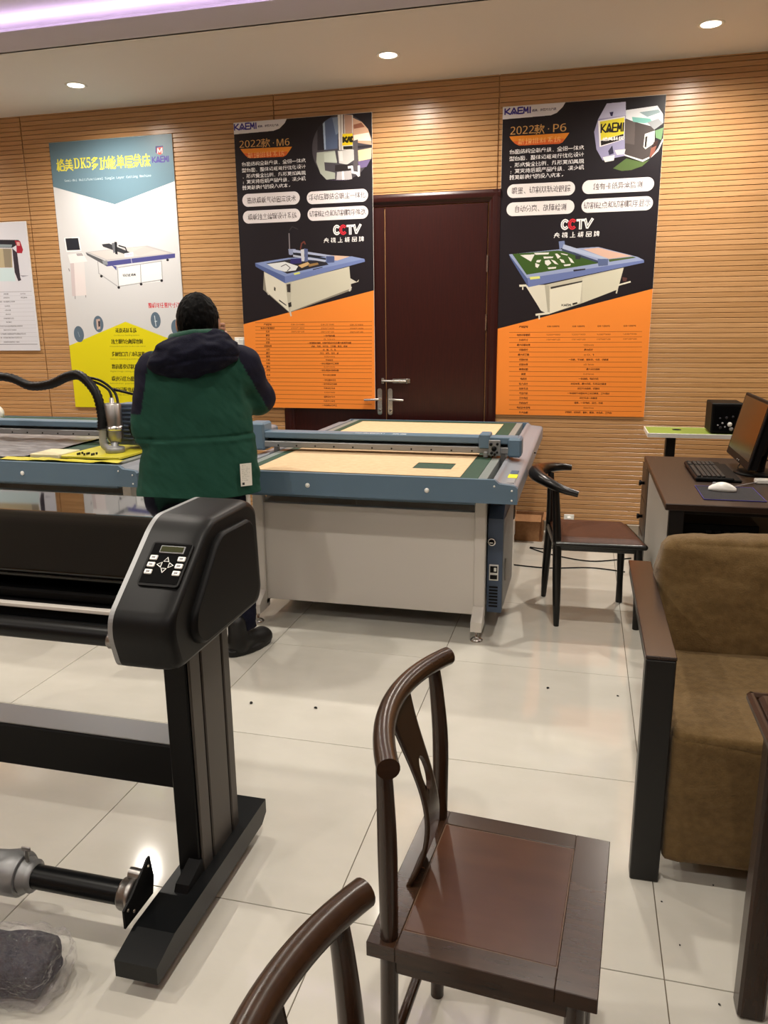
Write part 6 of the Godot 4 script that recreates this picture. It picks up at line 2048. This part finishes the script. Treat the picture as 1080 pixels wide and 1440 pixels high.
	write("5a2f16", "产品型号", 161, 1379, 13.0, 13.1, 15.12, 2.0)
	letter("5a2f16", "GM-2516M6", 374, 1383, 476, 1393, "Droid Sans", false)
	letter("5a2f16", "GM-2516M6", 602, 1386, 701, 1396, "Droid Sans", false)
	letter("5a2f16", "GM-2516M6", 821, 1389, 918, 1399, "Droid Sans", false)
	write("5a2f16", "有效切割面积", 134, 1406, 16.1, 13.1, 18.73, 2.0)
	letter("5a2f16", "2500*1600", 373, 1409, 475, 1419, "Droid Sans", false)
	letter("5a2f16", "2500*1600", 602, 1412, 701, 1422, "Droid Sans", false)
	letter("5a2f16", "2500*1600", 821, 1415, 918, 1425, "Droid Sans", false)
	write("5a2f16", "外形", 175, 1431, 13.0, 13.1, 15.13, 2.0)
	letter("5a2f16", "2900*2100*1200", 373, 1434, 474, 1445, "Droid Sans", false)
	letter("5a2f16", "2900*2100*1200", 601, 1437, 700, 1447, "Droid Sans", false)
	letter("5a2f16", "2900*2100*1200", 820, 1440, 917, 1450, "Droid Sans", false)
	write("5a2f16", "最型", 174, 1458, 13.0, 13.1, 15.14, 2.0)
	write("5a2f16", "一体成型台面", 620, 1464, 12.4, 11.6, 14.46, 1.9)
	write("5a2f16", "不动", 173, 1485, 13.0, 13.1, 15.15, 2.0)
	letter("5a2f16", "0.1mm", 622, 1490, 705, 1501, "Droid Sans", false)
	write("5a2f16", "切割", 172, 1510, 13.0, 13.1, 15.15, 2.0)
	write("5a2f16", "一体铝型材结构，切割行机定位压合最大精度的台面", 495, 1515, 12.5, 11.7, 14.48, 1.9)
	write("5a2f16", "切割速度", 156, 1536, 13.0, 13.2, 15.16, 2.0)
	write("5a2f16", "切材、行机、定位压、工作面、吸压、机床", 524, 1540, 12.5, 11.6, 14.48, 1.9)
	write("5a2f16", "计行", 171, 1561, 13.0, 13.2, 15.17, 2.0)
	write("5a2f16", "切、割、刀、孔", 611, 1565, 12.5, 11.6, 14.49, 1.9)
	write("5a2f16", "最行", 170, 1587, 13.0, 13.2, 15.17, 2.0)
	write("5a2f16", "刀口、冲孔、压合、机", 588, 1590, 12.5, 11.6, 14.50, 1.9)
	write("5a2f16", "精度", 169, 1612, 13.1, 13.2, 15.18, 2.0)
	letter("5a2f16", "1500mm/s", 619, 1615, 702, 1625, "Droid Sans", false)
	write("5a2f16", "行机", 168, 1637, 13.1, 13.2, 15.19, 2.0)
	write("5a2f16", "不动定位", 631, 1639, 12.5, 11.6, 14.51, 1.9)
	write("5a2f16", "作和", 167, 1663, 13.1, 13.2, 15.19, 2.0)
	write("5a2f16", "一体化铝型材加工精度", 586, 1664, 12.5, 11.7, 14.51, 1.9)
	write("5a2f16", "最台", 167, 1688, 13.1, 13.2, 15.20, 2.0)
	letter("5a2f16", "0.01mm", 617, 1689, 700, 1700, "Droid Sans", false)
	write("5a2f16", "切型", 166, 1713, 13.1, 13.2, 15.21, 2.0)
	write("5a2f16", "一体化铝型材结构台面", 585, 1713, 12.5, 11.7, 14.53, 1.9)
	write("5a2f16", "压定", 165, 1749, 13.1, 13.2, 15.21, 2.0)
	write("5a2f16", "不大定位精度", 606, 1748, 14.6, 11.7, 16.96, 1.9)
	write("5a2f16", "形大", 164, 1786, 13.1, 13.3, 15.22, 2.0)
	write("5a2f16", "一体化面料定位", 605, 1784, 12.5, 11.7, 14.54, 1.9)
	write("5a2f16", "工作", 163, 1816, 13.1, 13.3, 15.23, 2.0)
	write("5a2f16", "一体行机定位结构", 597, 1813, 12.5, 11.7, 14.55, 1.9)
	write("5a2f16", "吸压", 162, 1847, 13.1, 13.3, 15.24, 2.0)
	write("5a2f16", "不和定位系统", 611, 1844, 12.5, 11.7, 14.56, 1.9)
	write("5a2f16", "外文", 161, 1879, 13.1, 13.3, 15.25, 2.0)
	letter("5a2f16", "1200/1600", 613, 1876, 696, 1886, "Droid Sans", false)
	write("5a2f16", "定位", 160, 1911, 13.1, 13.3, 15.26, 2.0)
	write("5a2f16", "温度定位不大", 610, 1907, 12.5, 11.7, 14.57, 1.9)
	write("5a2f16", "气体", 159, 1944, 13.1, 13.3, 15.27, 2.0)
	write("5a2f16", "外形尺寸定位", 609, 1939, 12.5, 11.7, 14.58, 1.9)
	write("5a2f16", "切材", 158, 1976, 13.1, 13.3, 15.27, 2.0)
	write("5a2f16", "一体结构定位加工", 594, 1970, 12.5, 11.8, 14.59, 1.9)
	return printed()

func print_plotter_poster() -> StandardMaterial3D:
	sheet_new(1000, 2000, Color.html("1f1b20"))
	ink("ef8b38", [0, 1406, 1000, 1159, 1000, 2000, 0, 2000])
	ink("e4e3ea", [0, 0, 395, 0, 379, 26, 343, 58, 306, 70, 0, 74])
	word_mark("3b3190", 11, 11, 178, 46, 9)
	write("55506a", "格美：裁剪文化代表", 188, 26, 14.6, 14.3, 17.01, 1.9)
	letter("d9a763", "2022", 52, 122, 203, 170, "Droid Sans", false)
	write("d9a763", "款", 207, 120, 59.8, 53.5, 69.53, 5.1)
	write("d9a763", "·", 283, 122, 24.2, 49.2, 28.11, 6.8)
	letter("d9a763", "P6", 324, 124, 406, 171, "Droid Sans", false)
	ink("e58a2c", [46, 179, 427, 181, 415, 200, 386, 236, 367, 243, 111, 239, 83, 225, 55, 196])
	ink("d9632c", [71, 210, 398, 214, 386, 236, 367, 243, 111, 239, 83, 225])
	write("f0b070", "新增排料系统", 104, 198, 39.4, 33.3, 45.77, 3.4)
	write("e8e6e6", "台面结构全新升级，全铝一体成", 51, 261, 29.1, 25.1, 33.86, 3.4)
	write("e8e6e6", "型台面，整体边框进行优化设计", 52, 302, 29.2, 25.2, 33.92, 3.4)
	write("e8e6e6", "，形成黄金比例，外形更加美观", 53, 342, 29.2, 25.3, 33.98, 3.4)
	write("e8e6e6", "；更支持后期产品升级，减少机", 54, 380, 29.3, 25.4, 34.04, 3.4)
	write("e8e6e6", "器更新换代的投入成本。", 55, 418, 28.4, 25.5, 33.03, 3.4)
	ink_pill("eae5e4", 41, 474, 478, 559)
	write("6d6668", "喷墨、切割双轨迹跟踪", 73, 495, 32.6, 38.5, 37.93, 3.8)
	ink_pill("eae5e4", 523, 473, 964, 557)
	write("6d6668", "独有卡纸异常监测", 594, 495, 32.6, 37.5, 37.96, 3.8)
	ink_pill("eae5e4", 40, 587, 479, 673)
	write("6d6668", "自动分页、故障检测", 92, 609, 32.4, 38.8, 37.68, 3.8)
	ink_pill("eae5e4", 524, 587, 965, 672)
	write("6d6668", "切割起点和切割顺序显示", 539, 608, 32.5, 38.0, 37.76, 3.8)
	broadcast_mark(400, 708, 605, 770, "1f1b20")
	write("ecebea", "央视上榜品牌", 357, 788, 33.6, 32.4, 50.95, 4.2)
	ink("dfe2e6", [766, 72, 953, 59, 989, 109, 995, 159, 929, 191, 769, 121])
	ink("8fa3a8", [848, 90, 960, 82, 975, 99, 897, 120])
	ink("9a97b8", [580, 186, 601, 113, 649, 25, 763, 23, 777, 227, 777, 339, 642, 359, 600, 291])
	ink("b9b8d2", [603, 111, 649, 25, 763, 23, 768, 102])
	ink("2f2b4d", [668, 77, 692, 76, 687, 101, 677, 100])
	ink("eeeae6", [601, 123, 763, 106, 766, 241, 619, 278])
	ink("dfd13c", [613, 128, 759, 114, 763, 208, 624, 238])
	ink("211d1c", [624, 242, 761, 209, 762, 240, 627, 270])
	word_mark("211d1c", 621, 144, 759, 193, 9)
	write("eeeae6", "格美科技", 636, 223, 27.8, 19.7, 32.37, 4.2)
	ink("4b4443", [763, 123, 948, 183, 930, 348, 884, 369, 776, 334])
	ink("5e5654", [764, 125, 827, 148, 830, 277, 772, 264])
	ink("7ab7ae", [806, 114, 916, 131, 927, 150, 880, 156, 813, 142])
	ink("9a9da0", [899, 153, 963, 134, 993, 164, 944, 197])
	ink("6e9468", [949, 202, 998, 187, 990, 260, 956, 244])
	ink("ece8e2", [889, 218, 948, 202, 949, 275, 899, 307, 885, 294])
	ink("2d2a28", [893, 235, 906, 231, 903, 296, 892, 295])
	ink("3a2420", [944, 270, 971, 258, 968, 286, 941, 293])
	ink("8a5648", [932, 302, 964, 290, 949, 349, 926, 357])
	ink("e6e3de", [771, 329, 884, 369, 925, 353, 926, 362, 887, 381, 777, 339])
	ink("54693c", [708, 410, 787, 354, 885, 383, 927, 371, 886, 406, 820, 426, 763, 428])
	ink("e9e7e0", [641, 340, 714, 331, 711, 363, 657, 370])
	ink("37354a", [673, 305, 696, 273, 708, 321, 680, 329])
	ink("dcd9d4", [712, 302, 779, 300, 771, 329, 728, 331])
	ink("f0ece8", [931, 362, 974, 305, 997, 251, 1002, 260, 976, 323])
	ink("c2beac", [188, 1122, 308, 1120, 806, 1022, 777, 1154, 559, 1243, 349, 1310, 286, 1285])
	ink("d9d6c6", [179, 1121, 308, 1120, 339, 1310, 291, 1290])
	ink("cfccb8", [552, 1084, 811, 1022, 782, 1159, 559, 1243])
	ink("3a3733", [347, 1135, 553, 1098, 550, 1112, 353, 1156])
	ink("dedbc9", [343, 1149, 551, 1107, 545, 1238, 349, 1310])
	ink("b0ad9c", [308, 1120, 337, 1125, 349, 1310, 336, 1310])
	ink("51608f", [64, 916, 187, 1065, 201, 1133, 74, 939])
	ink("6a79ac", [190, 1074, 934, 978, 935, 994, 201, 1133])
	ink("95a2c6", [64, 916, 394, 894, 644, 887, 893, 957, 934, 978, 190, 1074])
	ink("3d5a28", [86, 914, 385, 901, 489, 916, 677, 986, 186, 1051])
	ink("d6b2a0", [548, 898, 644, 892, 861, 951, 712, 964])
	ink("4b5f38", [712, 967, 865, 954, 884, 961, 718, 983])
	ink("e3e2dd", [139, 923, 235, 921, 212, 967])
	ink("e3e2dd", [230, 912, 329, 912, 325, 924, 240, 924])
	ink("e3e2dd", [292, 937, 358, 939, 354, 948, 297, 951])
	ink("e3e2dd", [250, 959, 279, 957, 270, 974, 246, 973])
	ink("e3e2dd", [303, 963, 331, 959, 346, 981, 323, 998, 305, 984])
	ink("e3e2dd", [367, 921, 381, 920, 406, 941, 387, 954])
	ink("e3e2dd", [340, 957, 369, 966, 393, 991, 370, 986])
	ink("e3e2dd", [405, 918, 452, 929, 447, 935, 407, 924])
	ink("e3e2dd", [397, 954, 425, 962, 435, 983, 412, 978])
	ink("e3e2dd", [452, 942, 476, 957, 496, 985, 473, 980])
	ink("e3e2dd", [241, 977, 270, 988, 257, 1009, 242, 1001])
	ink("e3e2dd", [323, 1008, 380, 1005, 376, 1016, 328, 1018])
	ink("e3e2dd", [426, 992, 473, 989, 469, 1000, 432, 1003])
	ink("7483ac", [388, 844, 425, 841, 431, 877, 396, 894])
	ink("aebad4", [421, 863, 707, 960, 708, 976, 413, 890])
	ink("3c4560", [413, 890, 667, 981, 668, 995, 409, 902])
	ink("5a688f", [643, 962, 710, 964, 710, 1005, 650, 1008])
	ink("2e3038", [499, 935, 536, 940, 532, 961, 502, 960])
	ink("2b2a33", [489, 1027, 568, 1021, 568, 1029, 494, 1038])
	ink("d9de7a", [206, 1067, 273, 1062, 276, 1078, 211, 1084])
	ink_path("dedbc9", 14, [143, 1122, 184, 1121])
	ink_path("dedbc9", 14, [258, 1315, 344, 1305])
	ink_path("dedbc9", 10, [279, 1323, 280, 1343])
	ink_path("dedbc9", 8, [163, 1132, 163, 1147])
	ink_path("dedbc9", 10, [785, 1131, 857, 1112])
	ink_path("cfccb8", 9, [778, 1162, 774, 1182])
	ink("5b3b38", [805, 1081, 837, 1087, 831, 1109, 811, 1107])
	word_mark("26231f", 424, 1248, 487, 1260, 3)
	ink("26231f", [495, 1243, 526, 1236, 527, 1246, 496, 1255])
	ink_box("9a5524", 80, 1430.3, 951, 1432.9)
	ink_box("9a5524", 81, 1464.5, 953, 1467.1)
	ink_box("9a5524", 82, 1498.8, 955, 1501.4)
	ink_box("9a5524", 83, 1530.9, 957, 1533.5)
	ink_box("9a5524", 84, 1563.1, 959, 1565.7)
	ink_box("9a5524", 84, 1596.5, 961, 1599.1)
	ink_box("9a5524", 85, 1630.0, 963, 1632.6)
	ink_box("9a5524", 86, 1663.6, 965, 1666.2)
	ink_box("9a5524", 87, 1696.2, 967, 1698.8)
	ink_box("9a5524", 88, 1728.8, 969, 1731.4)
	ink_box("9a5524", 89, 1762.7, 971, 1765.3)
	ink_box("9a5524", 90, 1795.5, 973, 1798.1)
	ink_box("9a5524", 91, 1828.4, 975, 1831.0)
	ink_box("9a5524", 92, 1861.4, 977, 1864.0)
	ink_box("9a5524", 93, 1894.4, 979, 1897.0)
	ink_box("9a5524", 93, 1927.6, 981, 1930.2)
	ink_box("9a5524", 94, 1960.8, 983, 1963.4)
	write("5a2f16", "产品型号", 147, 1388, 12.9, 12.6, 15.02, 2.2)
	letter("5a2f16", "GM-1200P6", 335, 1388, 416, 1398, "Droid Sans", true)
	letter("5a2f16", "GM-1200P6", 502, 1389, 582, 1399, "Droid Sans", true)
	letter("5a2f16", "GM-1200P6", 665, 1389, 744, 1399, "Droid Sans", true)
	letter("5a2f16", "GM-1200P6", 832, 1389, 910, 1399, "Droid Sans", true)
	write("5a2f16", "有效切割面积", 134, 1443, 12.9, 12.7, 15.05, 2.2)
	letter("5a2f16", "1200*900", 332, 1443, 423, 1453, "Droid Sans", false)
	letter("5a2f16", "1200*900", 500, 1443, 589, 1453, "Droid Sans", false)
	letter("5a2f16", "1200*900", 663, 1443, 751, 1453, "Droid Sans", false)
	letter("5a2f16", "1200*900", 831, 1442, 918, 1452, "Droid Sans", false)
	write("5a2f16", "外形尺寸", 150, 1477, 13.0, 12.7, 15.07, 2.2)
	letter("5a2f16", "1750*1400*1200", 333, 1476, 424, 1486, "Droid Sans", false)
	letter("5a2f16", "1750*1400*1200", 501, 1476, 591, 1486, "Droid Sans", false)
	letter("5a2f16", "1750*1400*1200", 664, 1475, 753, 1485, "Droid Sans", false)
	letter("5a2f16", "1750*1400*1200", 833, 1474, 920, 1484, "Droid Sans", false)
	write("5a2f16", "最大切割速度", 136, 1510, 13.0, 12.8, 15.09, 2.2)
	letter("5a2f16", "1200mm/s", 580, 1513, 647, 1524, "Droid Sans", false)
	write("5a2f16", "切割机行", 152, 1543, 13.0, 12.8, 15.11, 2.2)
	write("5a2f16", "最动机行", 586, 1544, 12.5, 11.4, 14.53, 2.0)
	write("5a2f16", "最大加工面", 145, 1576, 13.0, 12.8, 15.13, 2.2)
	letter("5a2f16", "±0.1", 584, 1578, 651, 1589, "Droid Sans", false)
	write("5a2f16", "切割材料", 154, 1610, 13.0, 12.8, 15.15, 2.2)
	write("5a2f16", "一体板、不动板、面料纸、卡纸、纸板板", 487, 1610, 12.5, 11.5, 14.57, 2.0)
	write("5a2f16", "切割速度", 155, 1643, 13.0, 12.9, 15.17, 2.2)
	letter("5a2f16", "±0.1mm", 587, 1643, 654, 1654, "Droid Sans", false)
	write("5a2f16", "精度机面", 156, 1676, 13.1, 12.9, 15.19, 2.2)
	write("5a2f16", "1500最大定位结构", 549, 1674, 12.6, 11.5, 14.61, 2.0)
	write("5a2f16", "精度", 172, 1709, 13.1, 12.9, 15.21, 2.2)
	letter("5a2f16", "0.01mm", 590, 1708, 657, 1718, "Droid Sans", false)
	write("5a2f16", "电机形", 166, 1742, 13.1, 13.0, 15.23, 2.2)
	write("5a2f16", "一体结构、电机行机", 559, 1739, 12.6, 11.6, 14.64, 2.0)
	write("5a2f16", "输入定位", 159, 1776, 13.1, 13.0, 15.25, 2.2)
	write("5a2f16", "进给速度、最大行机、外形定位精度", 509, 1773, 12.6, 11.7, 14.66, 2.0)
	write("5a2f16", "控制系统", 160, 1809, 13.1, 13.1, 15.27, 2.2)
	write("5a2f16", "定位不动结构、切割体", 555, 1805, 12.6, 11.7, 14.68, 2.0)
	write("5a2f16", "气压行机", 161, 1842, 13.1, 13.1, 15.29, 2.2)
	write("5a2f16", "一体结构不动型材加工定位精度、工作用材", 489, 1838, 12.6, 11.7, 14.70, 2.0)
	write("5a2f16", "工作电压", 162, 1875, 13.2, 13.1, 15.31, 2.2)
	write("5a2f16", "定位系统一体精度", 572, 1870, 12.7, 11.7, 14.71, 2.0)
	write("5a2f16", "作机台行", 163, 1909, 13.2, 13.2, 15.33, 2.2)
	write("5a2f16", "温度、一体电机、定位、行机", 537, 1903, 12.7, 11.8, 14.74, 2.0)
	write("5a2f16", "电机功率用电", 148, 1942, 13.2, 13.2, 15.35, 2.2)
	letter("5a2f16", "5kw/6kw", 600, 1937, 669, 1948, "Droid Sans", false)
	write("5a2f16", "外文台面", 165, 1976, 13.2, 13.2, 15.37, 2.2)
	write("5a2f16", "切割机、材料机、面料、服装、冲孔机、工作台", 480, 1969, 12.7, 11.9, 14.77, 2.0)
	return printed()

func print_cutting_bed_poster() -> StandardMaterial3D:
	sheet_new(1000, 2000, Color.html("d4d5d8"))
	ink("647f8d", [0, 0, 1000, 0, 1000, 323, 504, 461, 0, 311])
	write("e6df4e", "格美", 49, 119, 61.7, 84.3, 71.70, 8.9)
	letter("e6df4e", "DK5", 194, 119, 334, 192, "Droid Serif", true)
	write("e6df4e", "多功能单层裁床", 338, 123, 59.8, 83.3, 69.54, 8.9)
	letter("cfdde4", "Gemi-Mei Multifunctional Single Layer Cutting Machine", 102, 264, 816, 286, "Droid Sans Mono", false)
	word_mark("4a3f8c", 833, 148, 966, 186, 8)
	ink("3a3070", [868, 76, 926, 76, 928, 85, 880, 85, 875, 126, 865, 118])
	ink("dd4436", [878, 88, 924, 84, 921, 128, 896, 136, 875, 126])
	ink_path("f2e6e2", 7, [881, 123, 885, 93, 898, 118, 915, 91, 915, 126])
	ink("f0f1f3", [49, 685, 180, 682, 187, 787, 58, 791])
	ink("2a2c34", [59, 690, 169, 691, 177, 779, 65, 779])
	ink("e6dedf", [82, 863, 201, 858, 194, 1120, 69, 1124])
	ink("cfc3c6", [82, 863, 113, 863, 100, 1125, 69, 1124])
	ink("eceaeb", [66, 810, 196, 800, 231, 866, 81, 877])
	ink("a9a3a8", [139, 805, 190, 803, 201, 823, 148, 823])
	ink_path("8f8a8e", 6, [95, 1125, 93, 1145])
	ink_path("8f8a8e", 6, [188, 1120, 187, 1135])
	ink_path("8f8a8e", 8, [62, 916, 68, 934])
	ink("b9b7ba", [222, 797, 395, 785, 743, 766, 961, 830, 398, 868])
	ink("cfc9c7", [252, 798, 404, 789, 713, 771, 923, 827, 399, 857])
	ink("d8c3c2", [612, 809, 713, 773, 809, 798, 669, 837])
	ink("4d4f8a", [393, 871, 963, 830, 962, 861, 392, 908])
	ink("5b5d62", [221, 798, 393, 871, 392, 908, 232, 819])
	ink("8c9198", [356, 864, 398, 864, 402, 895, 365, 894])
	ink("eef0f1", [489, 919, 851, 879, 845, 1028, 477, 1059])
	ink_path("a5a7ab", 7, [319, 870, 318, 957])
	ink_path("a5a7ab", 7, [318, 957, 477, 1064])
	ink_path("a5a7ab", 7, [479, 914, 477, 1059])
	ink_path("a5a7ab", 7, [674, 900, 668, 1033])
	ink_path("a5a7ab", 7, [849, 881, 846, 1020])
	ink_path("a5a7ab", 7, [477, 1059, 846, 1017])
	ink_path("a5a7ab", 7, [489, 919, 851, 881])
	ink_oval("222226", 338, 979, 11, 10)
	ink_oval("222226", 477, 1067, 11, 10)
	ink_oval("222226", 839, 1024, 11, 10)
	ink_oval("222226", 667, 1046, 11, 10)
	ink_oval("222226", 900, 875, 11, 9)
	ink("3a3c42", [366, 744, 428, 740, 592, 808, 571, 829, 376, 762])
	ink("26282e", [474, 730, 494, 731, 492, 823, 472, 818])
	ink("6d7078", [449, 738, 474, 736, 473, 805, 458, 813])
	ink_path("2b2d33", 10, [507, 758, 560, 774, 572, 808])
	ink("eef0f4", [547, 817, 622, 809, 621, 840, 550, 844])
	letter("6a5e9c", "KAEMI", 563, 820, 613, 831, "Droid Sans", false)
	ink_path("c7c9d6", 4, [599, 848, 605, 892])
	letter("3a3a44", "KAEMI", 521, 968, 584, 987, "Droid Sans", true)
	write("3a3a44", "格美", 591, 966, 17.1, 17.5, 19.90, 2.5)
	ink("4d4f8a", [435, 902, 473, 910, 470, 940])
	write("c8424a", "整机可任意尺寸订制", 714, 1188, 27.9, 35.1, 32.49, 4.2)
	ink("e3d71f", [0, 1507, 509, 1326, 1000, 1507, 1000, 2000, 0, 2000])
	ink_oval("5f7284", 95, 1418, 44, 63)
	ink_oval("5f7284", 275, 1341, 43, 63)
	ink_oval("5f7284", 765, 1317, 41, 61)
	ink_oval("5f7284", 931, 1374, 41, 61)
	ink_path("8fa0ae", 5, [89, 1401, 99, 1439])
	ink("c7b0a8", [258, 1305, 291, 1301, 289, 1377, 258, 1386])
	ink("3a2f34", [274, 1319, 289, 1316, 288, 1359, 273, 1363])
	ink_path("d9e4ea", 6, [758, 1284, 764, 1363])
	ink_path("d9e4ea", 6, [757, 1328, 774, 1325])
	write("4d4a16", "连续送料系统", 417, 1375, 25.9, 33.9, 30.10, 4.7)
	letter("86822a", "Continuous feeding system", 400, 1424, 617, 1437, "Droid Sans", false)
	write("4d4a16", "独立操作台触屏控制", 374, 1460, 25.7, 34.1, 29.91, 4.7)
	letter("86822a", "Independent operation touch screen control", 356, 1509, 662, 1522, "Droid Sans", false)
	write("4d4a16", "多种剪口刀/冲孔装置", 368, 1558, 24.4, 34.2, 28.37, 4.7)
	letter("86822a", "Various notching punching devices", 350, 1607, 670, 1621, "Droid Sans", false)
	write("4d4a16", "数码影像切割定位系统", 360, 1655, 27.5, 34.4, 32.01, 4.7)
	letter("86822a", "Digital image cutting positioning system", 342, 1704, 699, 1718, "Droid Sans", false)
	write("4d4a16", "模块分区台面、个性", 348, 1750, 28.6, 34.5, 33.22, 4.7)
	letter("86822a", "Modular partition table", 330, 1800, 666, 1813, "Droid Sans", false)
	write("4d4a16", "剪口伺服电机", 338, 1839, 30.3, 34.6, 35.22, 4.7)
	letter("86822a", "Notching servo motor", 321, 1889, 569, 1903, "Droid Sans", false)
	return printed()

func print_printer_poster() -> StandardMaterial3D:
	sheet_new(700, 1000, Color.html("d6d8e2"))
	ink("2c2a33", [-32, 108, 616, 137, 626, 159, 549, 194, -43, 171])
	ink("a52a3c", [579, 139, 628, 145, 647, 212, 634, 238, 584, 236, 590, 180])
	ink("d9a8a4", [594, 151, 623, 153, 623, 182, 596, 179])
	ink("8c99a0", [-37, 137, 552, 170, 543, 190, -42, 167])
	ink("b5a98c", [-43, 171, 543, 201, 531, 344, -70, 336])
	ink("8f8674", [461, 199, 534, 203, 522, 344, 459, 342])
	ink("c8dde3", [-70, 336, 542, 349, 545, 451, -87, 437])
	ink("3a3640", [548, 198, 589, 233, 592, 421, 598, 444, 570, 451, 546, 382])
	ink("9a9cab", [594, 406, 676, 410, 615, 420])
	ink_box("8f919b", -103, 530.5, 683, 533.5)
	ink_box("8f919b", -108, 562.5, 684, 563.9)
	ink_box("8f919b", -114, 599.2, 684, 600.6)
	ink_box("8f919b", -119, 627.5, 685, 628.9)
	ink_box("8f919b", -125, 660.5, 685, 661.9)
	ink_box("8f919b", -130, 692.0, 686, 693.4)
	ink_box("8f919b", -136, 725.3, 687, 726.7)
	ink_box("8f919b", -142, 759.4, 687, 760.8)
	ink_box("8f919b", -147, 793.7, 688, 795.1)
	ink_box("8f919b", -152, 819.3, 688, 820.7)
	ink_box("8f919b", -158, 855.4, 689, 856.8)
	ink_box("8f919b", -163, 887.5, 689, 888.9)
	ink_box("8f919b", -170, 923.9, 690, 925.3)
	ink_box("5a5c66", -173, 947.2, 683, 951.2)
	write("6b6d78", "结压面", 417, 543, 13.4, 10.1, 15.62, 1.4)
	write("6b6d78", "体行料", 575, 545, 14.6, 10.0, 16.96, 1.4)
	write("6b6d78", "机机切体", 412, 573, 12.7, 10.1, 14.77, 1.4)
	write("6b6d78", "度压割结", 574, 574, 13.3, 10.0, 15.51, 1.4)
	write("6b6d78", "精度一构定面构位切构构", 366, 604, 11.7, 10.1, 13.65, 1.4)
	write("6b6d78", "位定压压", 413, 638, 11.5, 10.2, 13.41, 1.4)
	write("6b6d78", "一机台体精", 403, 671, 11.3, 10.2, 13.19, 1.4)
	write("6b6d78", "结定结", 413, 703, 14.3, 10.2, 16.68, 1.4)
	write("6b6d78", "行构机度压切压", 390, 736, 12.2, 10.3, 14.17, 1.4)
	write("6b6d78", "电压精位", 409, 766, 12.2, 10.3, 14.20, 1.4)
	write("6b6d78", "系系压系统定结压构割机割统构精度行", 338, 798, 11.5, 10.4, 13.35, 1.4)
	write("6b6d78", "台料位机系位统构定", 377, 828, 11.8, 10.4, 13.70, 1.4)
	write("6b6d78", "一系电台度位台面割结构电结面台定压统切", 329, 860, 11.6, 10.4, 13.47, 1.4)
	write("6b6d78", "割一机压台切台压台料系机压位统", 339, 890, 11.7, 10.4, 13.63, 1.4)
	write("6b6d78", "压料构体定台电切一割统", 363, 925, 11.9, 10.5, 13.86, 1.4)
	write("6b6d78", "产品型号", 60, 542, 12.4, 10.2, 14.41, 1.4)
	write("6b6d78", "最大切割", 55, 573, 12.4, 10.2, 14.44, 1.4)
	write("6b6d78", "面积", 50, 605, 13.3, 10.3, 15.45, 1.4)
	write("6b6d78", "速度", 44, 639, 13.3, 10.3, 15.48, 1.4)
	write("6b6d78", "精度", 39, 673, 13.3, 10.3, 15.51, 1.4)
	write("6b6d78", "刀压", 34, 705, 13.4, 10.4, 15.54, 1.4)
	write("6b6d78", "切割", 28, 738, 13.4, 10.4, 15.57, 1.4)
	write("6b6d78", "材料", 24, 769, 13.4, 10.4, 15.60, 1.4)
	write("6b6d78", "电机", 18, 802, 13.4, 10.5, 15.63, 1.4)
	write("6b6d78", "工作", 14, 831, 13.5, 10.5, 15.65, 1.4)
	write("6b6d78", "电压", 8, 864, 13.5, 10.6, 15.68, 1.4)
	write("6b6d78", "外形", 4, 895, 13.5, 10.6, 15.71, 1.4)
	write("6b6d78", "尺寸", -2, 930, 13.5, 10.6, 15.74, 1.4)
	return printed()
